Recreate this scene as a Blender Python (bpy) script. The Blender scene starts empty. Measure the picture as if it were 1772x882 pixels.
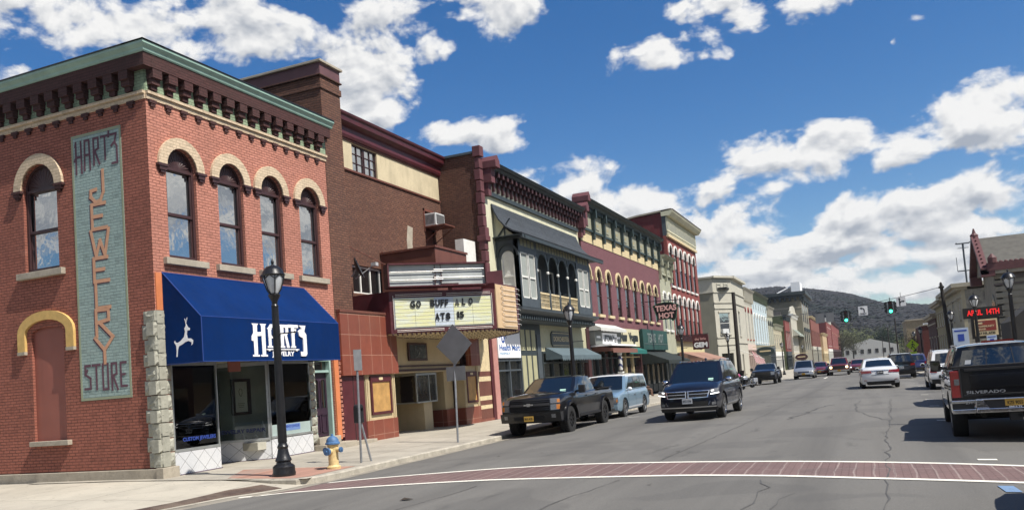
import bpy, math, random
from math import sin, cos, pi, radians, sqrt, atan2
from mathutils import Vector, Matrix
random.seed(11)
S = bpy.context.scene
# ------------------------------------------------------------------ camera
cd = bpy.data.cameras.new('camera'); cam = bpy.data.objects.new('camera', cd); S.collection.objects.link(cam)
S.camera = cam
CM = ((0.9178286, -0.09623635, -0.38513533), (0.38971105, 0.03366202, 0.92032177), (-0.07560397, -0.99478914, 0.06840033))
cam.matrix_world = Matrix(((CM[0][0], -CM[0][1], -CM[0][2], 0), (CM[1][0], -CM[1][1], -CM[1][2], 0), (CM[2][0], -CM[2][1], -CM[2][2], 1.75), (0, 0, 0, 1)))
cd.sensor_width = 36; cd.lens = 36 * 1450 / 1772; cd.shift_y = 116 / 1772; cd.clip_start = .1; cd.clip_end = 6000
S.render.resolution_x = 1024; S.render.resolution_y = 509
# ------------------------------------------------------------------ light
SUN_EL, SUN_AZ = radians(54), radians(12)      # azimuth measured from +X towards -Y
sd = Vector((cos(SUN_EL) * cos(SUN_AZ), -cos(SUN_EL) * sin(SUN_AZ), sin(SUN_EL)))
ld = bpy.data.lights.new('sun', 'SUN'); ld.energy = 4.9; ld.angle = radians(.5); ld.color = (1, .95, .87)
lo = bpy.data.objects.new('sun', ld); S.collection.objects.link(lo); lo.rotation_euler = sd.to_track_quat('Z', 'Y').to_euler()
S.view_settings.view_transform = 'Standard'; S.view_settings.look = 'None'; S.view_settings.exposure = 0.5
S.view_settings.gamma = 1
W = bpy.data.worlds.new('World'); S.world = W; W.use_nodes = True
N = W.node_tree.nodes; L = W.node_tree.links; N.clear()
def wn(t, **k):
    n = N.new(t)
    for a, b in k.items(): setattr(n, a, b)
    return n
def wm(op, a, b=None, c=None):
    n = wn('ShaderNodeMath', operation=op)
    for i, v in enumerate((a, b, c)):
        if v is None: continue
        if isinstance(v, (int, float)): n.inputs[i].default_value = v
        else: L.new(v, n.inputs[i])
    return n.outputs[0]
sky = wn('ShaderNodeTexSky'); sky.sky_type = 'NISHITA'; sky.sun_disc = False; sky.sun_elevation = SUN_EL; sky.sun_rotation = radians(90) + SUN_AZ
sky.air_density = 1.0; sky.dust_density = .25; sky.ozone_density = 3.0
tc = wn('ShaderNodeTexCoord'); sx = wn('ShaderNodeSeparateXYZ'); L.new(tc.outputs['Generated'], sx.inputs[0])
az = wm('ARCTAN2', sx.outputs[0], sx.outputs[1]); el = wm('ARCSINE', sx.outputs[2])
cb = wn('ShaderNodeCombineXYZ'); L.new(az, cb.inputs[0]); L.new(el, cb.inputs[1])
# cumulus banks, some added out of view for reflections in glass: azimuth, elevation, half-width, half-height (radians), softness
CLOUDS = [(2.75, .85, .5, .22, 1), (-2.8, .95, .45, .2, 1), (-.03, .125, .16, .022, 1.0), (.09, .10, .14, .02, .95), (.72, .24, .34, .13, 1), (-2.24, .24, .4, .14, 1), (-0.899, 0.406, 0.066, 0.027, 0.75), (-0.92, 0.414, 0.037, 0.018, 0.8), (-0.702, 0.42, 0.127, 0.036, 1), (-0.597, 0.406, 0.124, 0.041, 1.1), (-0.658, 0.395, 0.113, 0.03, 1), (-0.566, 0.369, 0.066, 0.041, 1), (-0.549, 0.318, 0.054, 0.029, 1), (-0.764, 0.434, 0.064, 0.019, 0.9), (-0.439, 0.294, 0.078, 0.026, 1.05), (-0.371, 0.428, 0.051, 0.025, 0.6), (-0.193, 0.349, 0.071, 0.022, 0.8), (-0.032, 0.381, 0.064, 0.027, 0.85), (-0.117, 0.398, 0.036, 0.016, 0.5), (0.085, 0.342, 0.015, 0.007, 0.6), (0.058, 0.325, 0.009, 0.006, 0.6), (-0.027, 0.22, 0.082, 0.035, 1.1), (0.055, 0.208, 0.067, 0.024, 0.9), (0.128, 0.22, 0.068, 0.035, 1.1), (0.163, 0.247, 0.065, 0.025, 1.0), (-0.076, 0.193, 0.022, 0.016, 0.7), (0.078, 0.157, 0.116, 0.028, 1.1), (0.143, 0.161, 0.066, 0.031, 1.1), (0.003, 0.156, 0.058, 0.02, 0.95), (0.113, 0.118, 0.085, 0.021, 0.95), (0.203, 0.161, 0.075, 0.074, 1), (-0.218, 0.194, 0.089, 0.027, 1), (-0.132, 0.151, 0.105, 0.035, 1.1), (-0.305, 0.22, 0.035, 0.01, 0.5), (-0.176, 0.129, 0.08, 0.03, 1.0), (-0.275, 0.166, 0.091, 0.045, 1), (-0.12, 0.104, 0.074, 0.022, 1), (-0.065, 0.077, 0.061, 0.019, 1), (-0.012, 0.091, 0.026, 0.011, 0.6), (0.045, 0.103, 0.067, 0.018, 0.95), (0.064, 0.069, 0.077, 0.025, 0.95), (0.007, 0.07, 0.057, 0.014, 0.75), (0.119, 0.075, 0.062, 0.033, 0.95), (-0.13, 0.057, 0.138, 0.037, 0.8), (-0.379, 0.162, 0.116, 0.061, 0.8), (-0.909, 0.273, 0.1, 0.058, 0.6), (-1.082, 0.237, 0.101, 0.075, 1), (-1.159, 0.418, 0.1, 0.074, 1), (1.2, 0.5, 0.4, 0.18, 1), (1.9, 0.35, 0.5, 0.16, 1), (2.6, 0.6, 0.45, 0.25, 1), (1.4, 0.22, 0.35, 0.09, 1), (2.2, 0.15, 0.6, 0.08, 1), (3.0, 0.3, 0.3, 0.15, 1), (0.95, 0.75, 0.25, 0.2, 1), (-2.6, 0.4, 0.5, 0.25, 1), (-2.0, 0.6, 0.4, 0.2, 1)]
def field(dv):
    acc = None
    for (a, e, ra, re, k) in CLOUDS:
        n1 = wn('ShaderNodeVectorMath', operation='SUBTRACT'); L.new(cb.outputs[0], n1.inputs[0]); n1.inputs[1].default_value = (a, e + dv, 0)
        n2 = wn('ShaderNodeVectorMath', operation='MULTIPLY'); L.new(n1.outputs[0], n2.inputs[0]); n2.inputs[1].default_value = (1 / ra, 1 / re, 0)
        n3 = wn('ShaderNodeVectorMath', operation='LENGTH'); L.new(n2.outputs[0], n3.inputs[0])
        f = wm('MULTIPLY', wm('SUBTRACT', 1.0, n3.outputs['Value']), k)
        if acc is None: acc = f
        else: acc = wm('SMOOTH_MAX', acc, f, .12)
    return acc
fld = field(0); fup = field(-.012)
mp = wn('ShaderNodeMapping'); L.new(cb.outputs[0], mp.inputs[0]); mp.inputs['Scale'].default_value = (1, 1.55, 1)
def noise(scale, det, rough, off, dist=0):
    m2 = wn('ShaderNodeVectorMath', operation='ADD'); L.new(mp.outputs[0], m2.inputs[0]); m2.inputs[1].default_value = off
    n = wn('ShaderNodeTexNoise', noise_dimensions='2D'); L.new(m2.outputs[0], n.inputs['Vector'])
    n.inputs['Scale'].default_value = scale; n.inputs['Detail'].default_value = det; n.inputs['Roughness'].default_value = rough; n.inputs['Distortion'].default_value = dist
    return n.outputs['Fac']
OFF = (3.1, 1.7, .4); nC = noise(5.5, 3, .5, (1.3, 5.2, 0))
def puff(off, det):
    m2 = wn('ShaderNodeVectorMath', operation='ADD'); L.new(mp.outputs[0], m2.inputs[0]); m2.inputs[1].default_value = off
    w = wn('ShaderNodeTexNoise', noise_dimensions='2D'); L.new(m2.outputs[0], w.inputs['Vector']); w.inputs['Scale'].default_value = 16; w.inputs['Detail'].default_value = 3
    ws = wn('ShaderNodeVectorMath', operation='SCALE'); L.new(w.outputs['Color'], ws.inputs[0]); ws.inputs['Scale'].default_value = .035
    wa = wn('ShaderNodeVectorMath', operation='ADD'); L.new(m2.outputs[0], wa.inputs[0]); L.new(ws.outputs[0], wa.inputs[1])
    v = wn('ShaderNodeTexVoronoi', feature='SMOOTH_F1', normalize=True, voronoi_dimensions='2D'); L.new(wa.outputs[0], v.inputs['Vector']); v.inputs['Scale'].default_value = 17; v.inputs['Detail'].default_value = det; v.inputs['Roughness'].default_value = .55; v.inputs['Lacunarity'].default_value = 2.1; v.inputs['Smoothness'].default_value = .6
    n = noise(9, det + 4, .56, off, .2)
    return wm('ADD', wm('MULTIPLY', wm('SUBTRACT', .42, v.outputs['Distance']), 1.15), wm('MULTIPLY', wm('SUBTRACT', n, .5), 2.0))
nA = puff(OFF, 3)
nB = puff((OFF[0] + .004, OFF[1] + .017, OFF[2]), 2)   # towards the light: thickness difference gives the relief

dens = wm('ADD', wm('ADD', wm('MULTIPLY', nA, 1.55), wm('MULTIPLY', wm('SUBTRACT', nC, .5), 1.6)), wm('MINIMUM', wm('SUBTRACT', fld, .16), .60))
mr = wn('ShaderNodeMapRange', interpolation_type='SMOOTHSTEP'); L.new(dens, mr.inputs[0]); mr.inputs[1].default_value = .06; mr.inputs[2].default_value = .58
relief = wm('MULTIPLY', wm('SUBTRACT', nA, nB), 1.5)
core = wn('ShaderNodeMapRange'); L.new(dens, core.inputs[0]); core.inputs[1].default_value = .2; core.inputs[2].default_value = 1.1; core.inputs[3].default_value = .95; core.inputs[4].default_value = .60
lum = wm('ADD', wm('ADD', core.outputs[0], wm('ADD', relief, wm('MULTIPLY', wm('SUBTRACT', fld, fup), .75))), wm('MULTIPLY', wm('SUBTRACT', nC, .5), .25))
lum = wm('MINIMUM', wm('MAXIMUM', lum, .22), 1.0)
cc = wn('ShaderNodeMix', data_type='RGBA'); L.new(lum, cc.inputs[0])
cc.inputs[6].default_value = (.26, .31, .40, 1); cc.inputs[7].default_value = (1.0, .99, .97, 1)
cs = wn('ShaderNodeVectorMath', operation='SCALE'); L.new(cc.outputs[2], cs.inputs[0]); cs.inputs['Scale'].default_value = 9.2
skh = wn('ShaderNodeHueSaturation'); L.new(sky.outputs[0], skh.inputs['Color']); skh.inputs['Saturation'].default_value = 1.36; skh.inputs['Hue'].default_value = .506; skh.inputs['Value'].default_value = 1.1
mx = wn('ShaderNodeMix', data_type='RGBA'); L.new(wm('MULTIPLY', mr.outputs[0], .97), mx.inputs[0]); L.new(skh.outputs[0], mx.inputs[6]); L.new(cs.outputs[0], mx.inputs[7])
bg = wn('ShaderNodeBackground'); L.new(mx.outputs[2], bg.inputs[0]); bg.inputs[1].default_value = .074
wo = wn('ShaderNodeOutputWorld'); L.new(bg.outputs[0], wo.inputs[0])

# ------------------------------------------------------------------ helpers
C = S.collection
def nodes(name):
    m = bpy.data.materials.new(name); m.use_nodes = True
    return m, m.node_tree.nodes, m.node_tree.links, m.node_tree.nodes['Principled BSDF']
def c4(c): return (c[0], c[1], c[2], 1)
def nz(n, l, scale, det=4, rough=.6, coord=None, dist=0, sc=None):
    t = n.new('ShaderNodeTexCoord'); x = n.new('ShaderNodeTexNoise')
    src = coord if coord else t.outputs['Object']
    if sc:
        mp = n.new('ShaderNodeMapping'); mp.inputs['Scale'].default_value = sc; l.new(src, mp.inputs[0]); src = mp.outputs[0]
    l.new(src, x.inputs['Vector']); x.inputs['Scale'].default_value = scale; x.inputs['Detail'].default_value = det; x.inputs['Roughness'].default_value = rough; x.inputs['Distortion'].default_value = dist
    return x.outputs['Fac']
def mixc(n, l, f, a, b, bt='MIX'):
    x = n.new('ShaderNodeMix'); x.data_type = 'RGBA'; x.blend_type = bt
    for s, v in ((0, f), (6, a), (7, b)):
        if isinstance(v, (int, float)): x.inputs[s].default_value = v
        elif isinstance(v, tuple): x.inputs[s].default_value = c4(v)
        else: l.new(v, x.inputs[s])
    return x.outputs[2]
def rng(n, l, f, a, b, c=0, d=1):
    x = n.new('ShaderNodeMapRange'); l.new(f, x.inputs[0])
    for i, v in enumerate((a, b, c, d)): x.inputs[i + 1].default_value = v
    return x.outputs[0]
def bump(n, l, b, h, st=.3, dist=.02):
    x = n.new('ShaderNodeBump'); l.new(h, x.inputs['Height']); x.inputs['Strength'].default_value = st; x.inputs['Distance'].default_value = dist
    l.new(x.outputs[0], b.inputs['Normal'])
def pm(name, col, rough=.6, metal=0, var=.18, scale=2.0, bmp=0, bscale=60, coat=0, spec=.5, emit=None, es=1, streak=0, grime=0):
    m, n, l, b = nodes(name)
    b.inputs['Roughness'].default_value = rough; b.inputs['Metallic'].default_value = metal; b.inputs['Specular IOR Level'].default_value = spec
    b.inputs['Coat Weight'].default_value = coat; b.inputs['Coat Roughness'].default_value = .03
    if var:
        f = nz(n, l, scale, 6, .65)
        c = mixc(n, l, rng(n, l, f, .3, .7), tuple(v * (1 - var) for v in col), tuple(min(1, v * (1 + var)) for v in col))
        if streak:
            g = nz(n, l, 3.0, 5, .6, sc=(1, 1, .12))
            c = mixc(n, l, rng(n, l, g, .5, .8, 0, streak), c, tuple(v * .45 for v in col))
        if grime:
            g = nz(n, l, 14, 6, .7)
            c = mixc(n, l, rng(n, l, g, .52, .75, 0, grime), c, tuple(v * .5 for v in col))
        l.new(c, b.inputs['Base Color'])
        r = rng(n, l, nz(n, l, scale * 4, 3), .3, .7, max(0, rough - .08), min(1, rough + .08)); l.new(r, b.inputs['Roughness'])
    else: b.inputs['Base Color'].default_value = c4(col)
    if bmp: bump(n, l, b, nz(n, l, bscale, 5, .6), bmp, .01)
    if emit: b.inputs['Emission Color'].default_value = c4(emit); b.inputs['Emission Strength'].default_value = es
    return m
def wallvec(n, l):
    t = n.new('ShaderNodeTexCoord'); s = n.new('ShaderNodeSeparateXYZ'); l.new(t.outputs['Object'], s.inputs[0])
    g = n.new('ShaderNodeNewGeometry'); q = n.new('ShaderNodeSeparateXYZ'); l.new(g.outputs['True Normal'], q.inputs[0])
    a = n.new('ShaderNodeMath'); a.operation = 'ABSOLUTE'; l.new(q.outputs[0], a.inputs[0])
    gt = n.new('ShaderNodeMath'); gt.operation = 'GREATER_THAN'; l.new(a.outputs[0], gt.inputs[0]); gt.inputs[1].default_value = .6
    mx = n.new('ShaderNodeMix'); mx.data_type = 'FLOAT'; l.new(gt.outputs[0], mx.inputs[0]); l.new(s.outputs[0], mx.inputs[2]); l.new(s.outputs[1], mx.inputs[3])
    c = n.new('ShaderNodeCombineXYZ'); l.new(mx.outputs[0], c.inputs[0]); l.new(s.outputs[2], c.inputs[1])
    return c.outputs[0]
def brick(name, c1, c2, mortar, bw=.21, bh=.072, ms=.008, bmp=.5, rough=.8, dirt=.5, dcol=(.05, .035, .03), wear=None):
    m, n, l, b = nodes(name); v = wallvec(n, l)
    t = n.new('ShaderNodeTexBrick'); l.new(v, t.inputs['Vector'])
    t.inputs['Color1'].default_value = c4(c1); t.inputs['Color2'].default_value = c4(c2); t.inputs['Mortar'].default_value = c4(mortar)
    t.inputs['Scale'].default_value = 1; t.inputs['Brick Width'].default_value = bw; t.inputs['Row Height'].default_value = bh
    t.inputs['Mortar Size'].default_value = ms; t.inputs['Mortar Smooth'].default_value = .3; t.inputs['Bias'].default_value = 0
    vs = n.new('ShaderNodeVectorMath'); vs.operation = 'MULTIPLY'; l.new(v, vs.inputs[0]); vs.inputs[1].default_value = (1 / bw, 1 / bh, 0); fl = n.new('ShaderNodeVectorMath'); fl.operation = 'FLOOR'; l.new(vs.outputs[0], fl.inputs[0])
    wn_ = n.new('ShaderNodeTexWhiteNoise'); l.new(fl.outputs[0], wn_.inputs['Vector']); cell = mixc(n, l, rng(n, l, wn_.outputs[0], .72, 1, 0, .45), t.outputs['Color'], tuple(x * .45 for x in c1))
    big = nz(n, l, .55, 7, .62); c = mixc(n, l, rng(n, l, big, .42, .75, 0, dirt), cell, dcol)
    st = nz(n, l, 2.2, 6, .7, sc=(1, 1, .15)); c = mixc(n, l, rng(n, l, st, .5, .85, 0, dirt * .9), c, dcol)
    fine = nz(n, l, 9, 6, .7); c = mixc(n, l, rng(n, l, fine, .35, .7, 0, .35), c, tuple(min(1, x * 1.35) for x in c1))
    if wear:
        w = nz(n, l, 1.4, 8, .75); c = mixc(n, l, rng(n, l, w, .63, .7, 0, .7), c, wear)
    l.new(c, b.inputs['Base Color']); b.inputs['Roughness'].default_value = rough; b.inputs['Specular IOR Level'].default_value = .3
    h = n.new('ShaderNodeMath'); h.operation = 'SUBTRACT'; l.new(nz(n, l, 30, 4), h.inputs[0]); l.new(t.outputs['Fac'], h.inputs[1])
    bump(n, l, b, h.outputs[0], bmp, .012)
    return m
def glassmat(name, tint=(.02, .025, .03), refl=.35, rough=.02, wave=.04, top=1.0):
    m, n, l, b = nodes(name); b.inputs['Base Color'].default_value = c4(tint); b.inputs['Roughness'].default_value = .1
    g = n.new('ShaderNodeBsdfGlossy'); g.inputs['Roughness'].default_value = rough; g.inputs['Color'].default_value = (.93, .93, .90, 1)
    lw = n.new('ShaderNodeLayerWeight'); lw.inputs[0].default_value = .5
    f = rng(n, l, lw.outputs['Fresnel'], 0, 1, refl, top)
    bp = n.new('ShaderNodeBump'); l.new(nz(n, l, 2.5, 2), bp.inputs['Height']); bp.inputs['Strength'].default_value = wave; bp.inputs['Distance'].default_value = .3
    l.new(bp.outputs[0], g.inputs['Normal'])
    ms = n.new('ShaderNodeMixShader'); l.new(f, ms.inputs[0]); l.new(b.outputs[0], ms.inputs[1]); l.new(g.outputs[0], ms.inputs[2])
    l.new(ms.outputs[0], n['Material Output'].inputs[0]); return m
def clearglass(name, refl=.07, tint=(.80, .85, .84)):
    m, n, l, b = nodes(name)
    t = n.new('ShaderNodeBsdfTransparent'); t.inputs[0].default_value = c4(tint); g = n.new('ShaderNodeBsdfGlossy'); g.inputs['Roughness'].default_value = .01
    fr = n.new('ShaderNodeFresnel'); fr.inputs[0].default_value = 1.5
    a = n.new('ShaderNodeMath'); a.operation = 'ADD'; l.new(fr.outputs[0], a.inputs[0]); a.inputs[1].default_value = refl
    ms = n.new('ShaderNodeMixShader'); l.new(a.outputs[0], ms.inputs[0]); l.new(t.outputs[0], ms.inputs[1]); l.new(g.outputs[0], ms.inputs[2])
    l.new(ms.outputs[0], n['Material Output'].inputs[0]); return m

FL = lambda X: (lambda u, d, z: (X + d, u, z))          # facade on the left side of the street, facing +X
FS = lambda Y: (lambda u, d, z: (u, Y - d, z))          # wall facing the camera end of the street (-Y)
FR = lambda X: (lambda u, d, z: (X - d, u, z))          # facade on the right side, facing -X
def FA(p, q):                                            # vertical plane from p to q (2D), outward to the right-hand side of p->q
    dx, dy = q[0] - p[0], q[1] - p[1]; ln = math.hypot(dx, dy); dx /= ln; dy /= ln
    return (lambda u, d, z: (p[0] + dx * u + dy * d, p[1] + dy * u - dx * d, z)), ln
ID = lambda x, y, z: (x, y, z)
class MB:
    def __init__(s, fr=None): s.v = []; s.f = []; s.fr = fr or ID; s.c = []
    def cut(s): s.c.append((len(s.v), len(s.f))); return s
    def sep(s, name, mat, parent=None, **k):      # one object per piece marked with cut()
        s.cut(); a = (0, 0); r = None
        for b in s.c:
            if b[1] > a[1]:
                m = MB(); m.v = s.v[a[0]:b[0]]; m.f = [tuple(i - a[0] for i in f) for f in s.f[a[1]:b[1]]]; r = m.build(name, mat, parent, **k)
            a = b
        return r
    def add(s, vs, fs, fr=None):
        k = len(s.v); g = fr or s.fr
        s.v += [g(*p) for p in vs]; s.f += [tuple(i + k for i in f) for f in fs]; return s
    def box(s, a, b, c, d, e, f):
        return s.add([(a, c, e), (b, c, e), (b, d, e), (a, d, e), (a, c, f), (b, c, f), (b, d, f), (a, d, f)], [(0, 3, 2, 1), (4, 5, 6, 7), (0, 1, 5, 4), (1, 2, 6, 5), (2, 3, 7, 6), (3, 0, 4, 7)])
    def rot(s, k0, mat):
        for i in range(k0, len(s.v)): s.v[i] = tuple(mat @ Vector(s.v[i]))
        return s
    def prism(s, pts, d0, d1, ax=1):     # polygon in (u,z) extruded in d; ax=2: polygon in (x,y) extruded in z; ax=0: polygon (y,z) extruded in x
        n = len(pts)
        g = {1: lambda p, d: (p[0], d, p[1]), 2: lambda p, d: (p[0], p[1], d), 0: lambda p, d: (d, p[0], p[1])}[ax]
        vs = [g(p, d0) for p in pts] + [g(p, d1) for p in pts]
        fs = [tuple(range(n))[::-1], tuple(range(n, 2 * n))] + [(i, (i + 1) % n, n + (i + 1) % n, n + i) for i in range(n)]
        return s.add(vs, fs)
    def tube(s, p, q, r, r2=None, n=8, cap=True):
        p = Vector(p); q = Vector(q); r2 = r if r2 is None else r2; d = (q - p)
        if d.length < 1e-6: return s
        d.normalize(); a = d.orthogonal().normalized(); b = d.cross(a)
        vs = [tuple(p + (a * cos(2 * pi * i / n) + b * sin(2 * pi * i / n)) * r) for i in range(n)] + [tuple(q + (a * cos(2 * pi * i / n) + b * sin(2 * pi * i / n)) * r2) for i in range(n)]
        fs = [(i, (i + 1) % n, n + (i + 1) % n, n + i) for i in range(n)]
        if cap: fs += [tuple(range(n))[::-1], tuple(range(n, 2 * n))]
        return s.add(vs, fs)
    def path(s, pts, r, n=6):
        for a, b in zip(pts, pts[1:]): s.tube(a, b, r, n=n)
        return s
    def lathe(s, prof, c=(0, 0, 0), n=20, ax='z', ang=0):
        vs = []
        for (r, h) in prof:
            for i in range(n):
                t = 2 * pi * i / n + ang; x, y = r * cos(t), r * sin(t)
                vs.append({'z': (c[0] + x, c[1] + y, c[2] + h), 'y': (c[0] + x, c[1] + h, c[2] + y), 'x': (c[0] + h, c[1] + x, c[2] + y)}[ax])
        fs = []
        for j in range(len(prof) - 1):
            for i in range(n): fs.append((j * n + i, j * n + (i + 1) % n, (j + 1) * n + (i + 1) % n, (j + 1) * n + i))
        fs.append(tuple(range(n))[::-1]); k = (len(prof) - 1) * n; fs.append(tuple(range(k, k + n)))
        return s.add(vs, fs)
    def ell(s, c, r, n=12, m=8, jit=0):
        prof = []
        vs = []
        for j in range(m + 1):
            t = -pi / 2 + pi * j / m
            for i in range(n):
                a = 2 * pi * i / n; k = 1 + (random.uniform(-jit, jit) if jit else 0)
                vs.append((c[0] + r[0] * cos(t) * cos(a) * k, c[1] + r[1] * cos(t) * sin(a) * k, c[2] + r[2] * sin(t) * k))
        fs = [(j * n + i, j * n + (i + 1) % n, (j + 1) * n + (i + 1) % n, (j + 1) * n + i) for j in range(m) for i in range(n)]
        return s.add(vs, fs)
    def build(s, name, mat, parent=None, smooth=None, bev=0, weld=True, auto=True):
        me = bpy.data.meshes.new(name); me.from_pydata(s.v, [], s.f); me.validate()
        import bmesh
        bm = bmesh.new(); bm.from_mesh(me)
        if weld: bmesh.ops.remove_doubles(bm, verts=bm.verts, dist=.0004)
        if auto: bmesh.ops.recalc_face_normals(bm, faces=bm.faces)
        bm.to_mesh(me); bm.free()
        if smooth:
            for p in me.polygons: p.use_smooth = True
            me.set_sharp_from_angle(angle=radians(smooth))
        me.materials.append(mat)
        o = bpy.data.objects.new(name, me); C.objects.link(o)
        if parent is not None: attach(o, parent)
        if bev:
            b = o.modifiers.new('bevel', 'BEVEL'); b.width = bev; b.segments = 2; b.limit_method = 'ANGLE'; b.angle_limit = radians(40)
        return o
PROTO = set()
def attach(o, parent):
    o.parent = parent
    p = parent; loc = Vector((0, 0, 0))
    while p is not None: loc += p.location; p = p.parent
    if parent.type == 'EMPTY' and parent.name not in PROTO: o.matrix_parent_inverse = Matrix.Translation(-parent.location)
def tag(o, label=None, cat=None, group=None, kind=None):
    if label: o['label'] = label
    if cat: o['category'] = cat
    if group: o['group'] = group
    if kind: o['kind'] = kind
    return o
def thing(name, label, cat, loc=(0, 0, 0), group=None):
    o = bpy.data.objects.new(name, None); C.objects.link(o); o.location = loc; o.empty_display_size = .3
    return tag(o, label, cat, group)
def kids(o): return [c for c in bpy.data.objects if c.parent == o]
def copy_tree(o, parent=None):
    c = o.copy(); C.objects.link(c); c.parent = parent
    if parent is not None: c.matrix_parent_inverse = o.matrix_parent_inverse.copy()
    for ch in kids(o): copy_tree(ch, c)
    return c
def dup(o, loc, rz=None, label=None, group=None):
    c = copy_tree(o); c.location = loc
    if rz is not None: c.rotation_euler.z = rz
    return tag(c, label, None, group)

def wall(mb, u0, u1, z0, z1, d0, d1, holes=()):
    us = sorted({u0, u1} | {h[0] for h in holes} | {h[1] for h in holes}); zs = sorted({z0, z1} | {h[2] for h in holes} | {h[3] for h in holes})
    us = [u for u in us if u0 - 1e-6 <= u <= u1 + 1e-6]; zs = [z for z in zs if z0 - 1e-6 <= z <= z1 + 1e-6]
    def solid(i, j):
        if i < 0 or j < 0 or i >= len(us) - 1 or j >= len(zs) - 1: return False
        cu = (us[i] + us[i + 1]) / 2; cz = (zs[j] + zs[j + 1]) / 2
        return not any(h[0] < cu < h[1] and h[2] < cz < h[3] for h in holes)
    for i in range(len(us) - 1):
        for j in range(len(zs) - 1):
            if not solid(i, j): continue
            a, b, c, d = us[i], us[i + 1], zs[j], zs[j + 1]
            mb.add([(a, d1, c), (b, d1, c), (b, d1, d), (a, d1, d), (a, d0, c), (b, d0, c), (b, d0, d), (a, d0, d)],
                   [(0, 1, 2, 3), (7, 6, 5, 4)] + ([] if solid(i - 1, j) else [(0, 3, 7, 4)]) + ([] if solid(i + 1, j) else [(1, 5, 6, 2)]) + ([] if solid(i, j - 1) else [(0, 4, 5, 1)]) + ([] if solid(i, j + 1) else [(3, 2, 6, 7)]))
    for h in holes:
        if len(h) > 4 and h[4]:
            a, b, z, r = h[0], h[1], h[3], h[4]; n = 12; P = arc(a, b, z - r, r, n)
            for k in range(n):
                p, q = P[k], P[k + 1]
                mb.add([(p[0], d1, p[1]), (q[0], d1, q[1]), (q[0], d1, z), (p[0], d1, z), (p[0], d0, p[1]), (q[0], d0, q[1])], [(0, 1, 2, 3), (0, 4, 5, 1)])
    return mb
def arc(a, b, zs, r, n=12):
    m, h = (a + b) / 2, (b - a) / 2
    return [(m - h * cos(pi * k / n), zs + r * sin(pi * k / n)) for k in range(n + 1)]
def archpoly(a, b, z0, z1, r, n=12): return [(a, z0), (b, z0)] + arc(a, b, z1 - r, r, n)[::-1]
def ring(mb, a, b, zs, r, w, d0, d1, leg=0, n=14, wt=None):
    wt = w if wt is None else wt
    I = arc(a, b, zs, r, n); O = arc(a - w, b + w, zs, r + wt, n)
    if leg: I = [(a, zs - leg)] + I + [(b, zs - leg)]; O = [(a - w, zs - leg)] + O + [(b + w, zs - leg)]
    for k in range(len(I) - 1):
        p, q, r_, s_ = I[k], I[k + 1], O[k + 1], O[k]
        mb.add([(x[0], d, x[1]) for d in (d0, d1) for x in (p, q, r_, s_)], [(0, 1, 2, 3), (7, 6, 5, 4), (0, 4, 5, 1), (3, 2, 6, 7)] + ([(0, 3, 7, 4)] if k == 0 else []) + ([(1, 5, 6, 2)] if k == len(I) - 2 else []))
    return mb
_T = {}
def tmesh(s, bold):
    if (s, bold) not in _T:
        cu = bpy.data.curves.new('t', 'FONT'); cu.body = s; cu.size = 1; cu.offset = bold; cu.resolution_u = 3
        o = bpy.data.objects.new('t', cu); C.objects.link(o); bpy.context.view_layer.update()
        me = bpy.data.meshes.new_from_object(o.evaluated_get(bpy.context.evaluated_depsgraph_get()))
        vs = [tuple(v.co) for v in me.vertices]; fs = [tuple(p.vertices) for p in me.polygons]
        bpy.data.objects.remove(o); bpy.data.curves.remove(cu); bpy.data.meshes.remove(me)
        x0 = min(v[0] for v in vs); x1 = max(v[0] for v in vs); y0 = min(v[1] for v in vs); y1 = max(v[1] for v in vs)
        _T[(s, bold)] = ([((v[0] - x0) / (x1 - x0), (v[1] - y0) / (y1 - y0)) for v in vs], fs)
    return _T[(s, bold)]
def text(mb, s, u0, u1, z0, z1, d, t=.01, bold=.02):
    vs, fs = tmesh(s, bold)
    k = len(vs); P = [(u0 + (u1 - u0) * x, d + t, z0 + (z1 - z0) * y) for x, y in vs]
    Q = [(p[0], d, p[2]) for p in P]
    from collections import Counter
    E = Counter()
    for f in fs:
        for a, b in zip(f, f[1:] + f[:1]): E[(min(a, b), max(a, b))] += 1
    side = []
    for f in fs:
        for a, b in zip(f, f[1:] + f[:1]):
            if E[(min(a, b), max(a, b))] == 1: side.append((a, b, b + k, a + k))
    mb.add(P + Q, list(fs) + side); return mb
def strokes(mb, lines, u0, u1, z0, z1, d, w, t=.006):
    for ln in lines:
        P = [(u0 + (u1 - u0) * x, z0 + (z1 - z0) * y) for x, y in ln]
        for (a, b) in zip(P, P[1:]):
            dx, dz = b[0] - a[0], b[1] - a[1]; l = math.hypot(dx, dz) or 1; nx, nz_ = -dz / l * w / 2, dx / l * w / 2; ex, ez = dx / l * w / 2, dz / l * w / 2
            mb.prism([(a[0] - ex + nx, a[1] - ez + nz_), (b[0] + ex + nx, b[1] + ez + nz_), (b[0] + ex - nx, b[1] + ez - nz_), (a[0] - ex - nx, a[1] - ez - nz_)], d, d + t)
            t += .0004
    return mb
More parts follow.
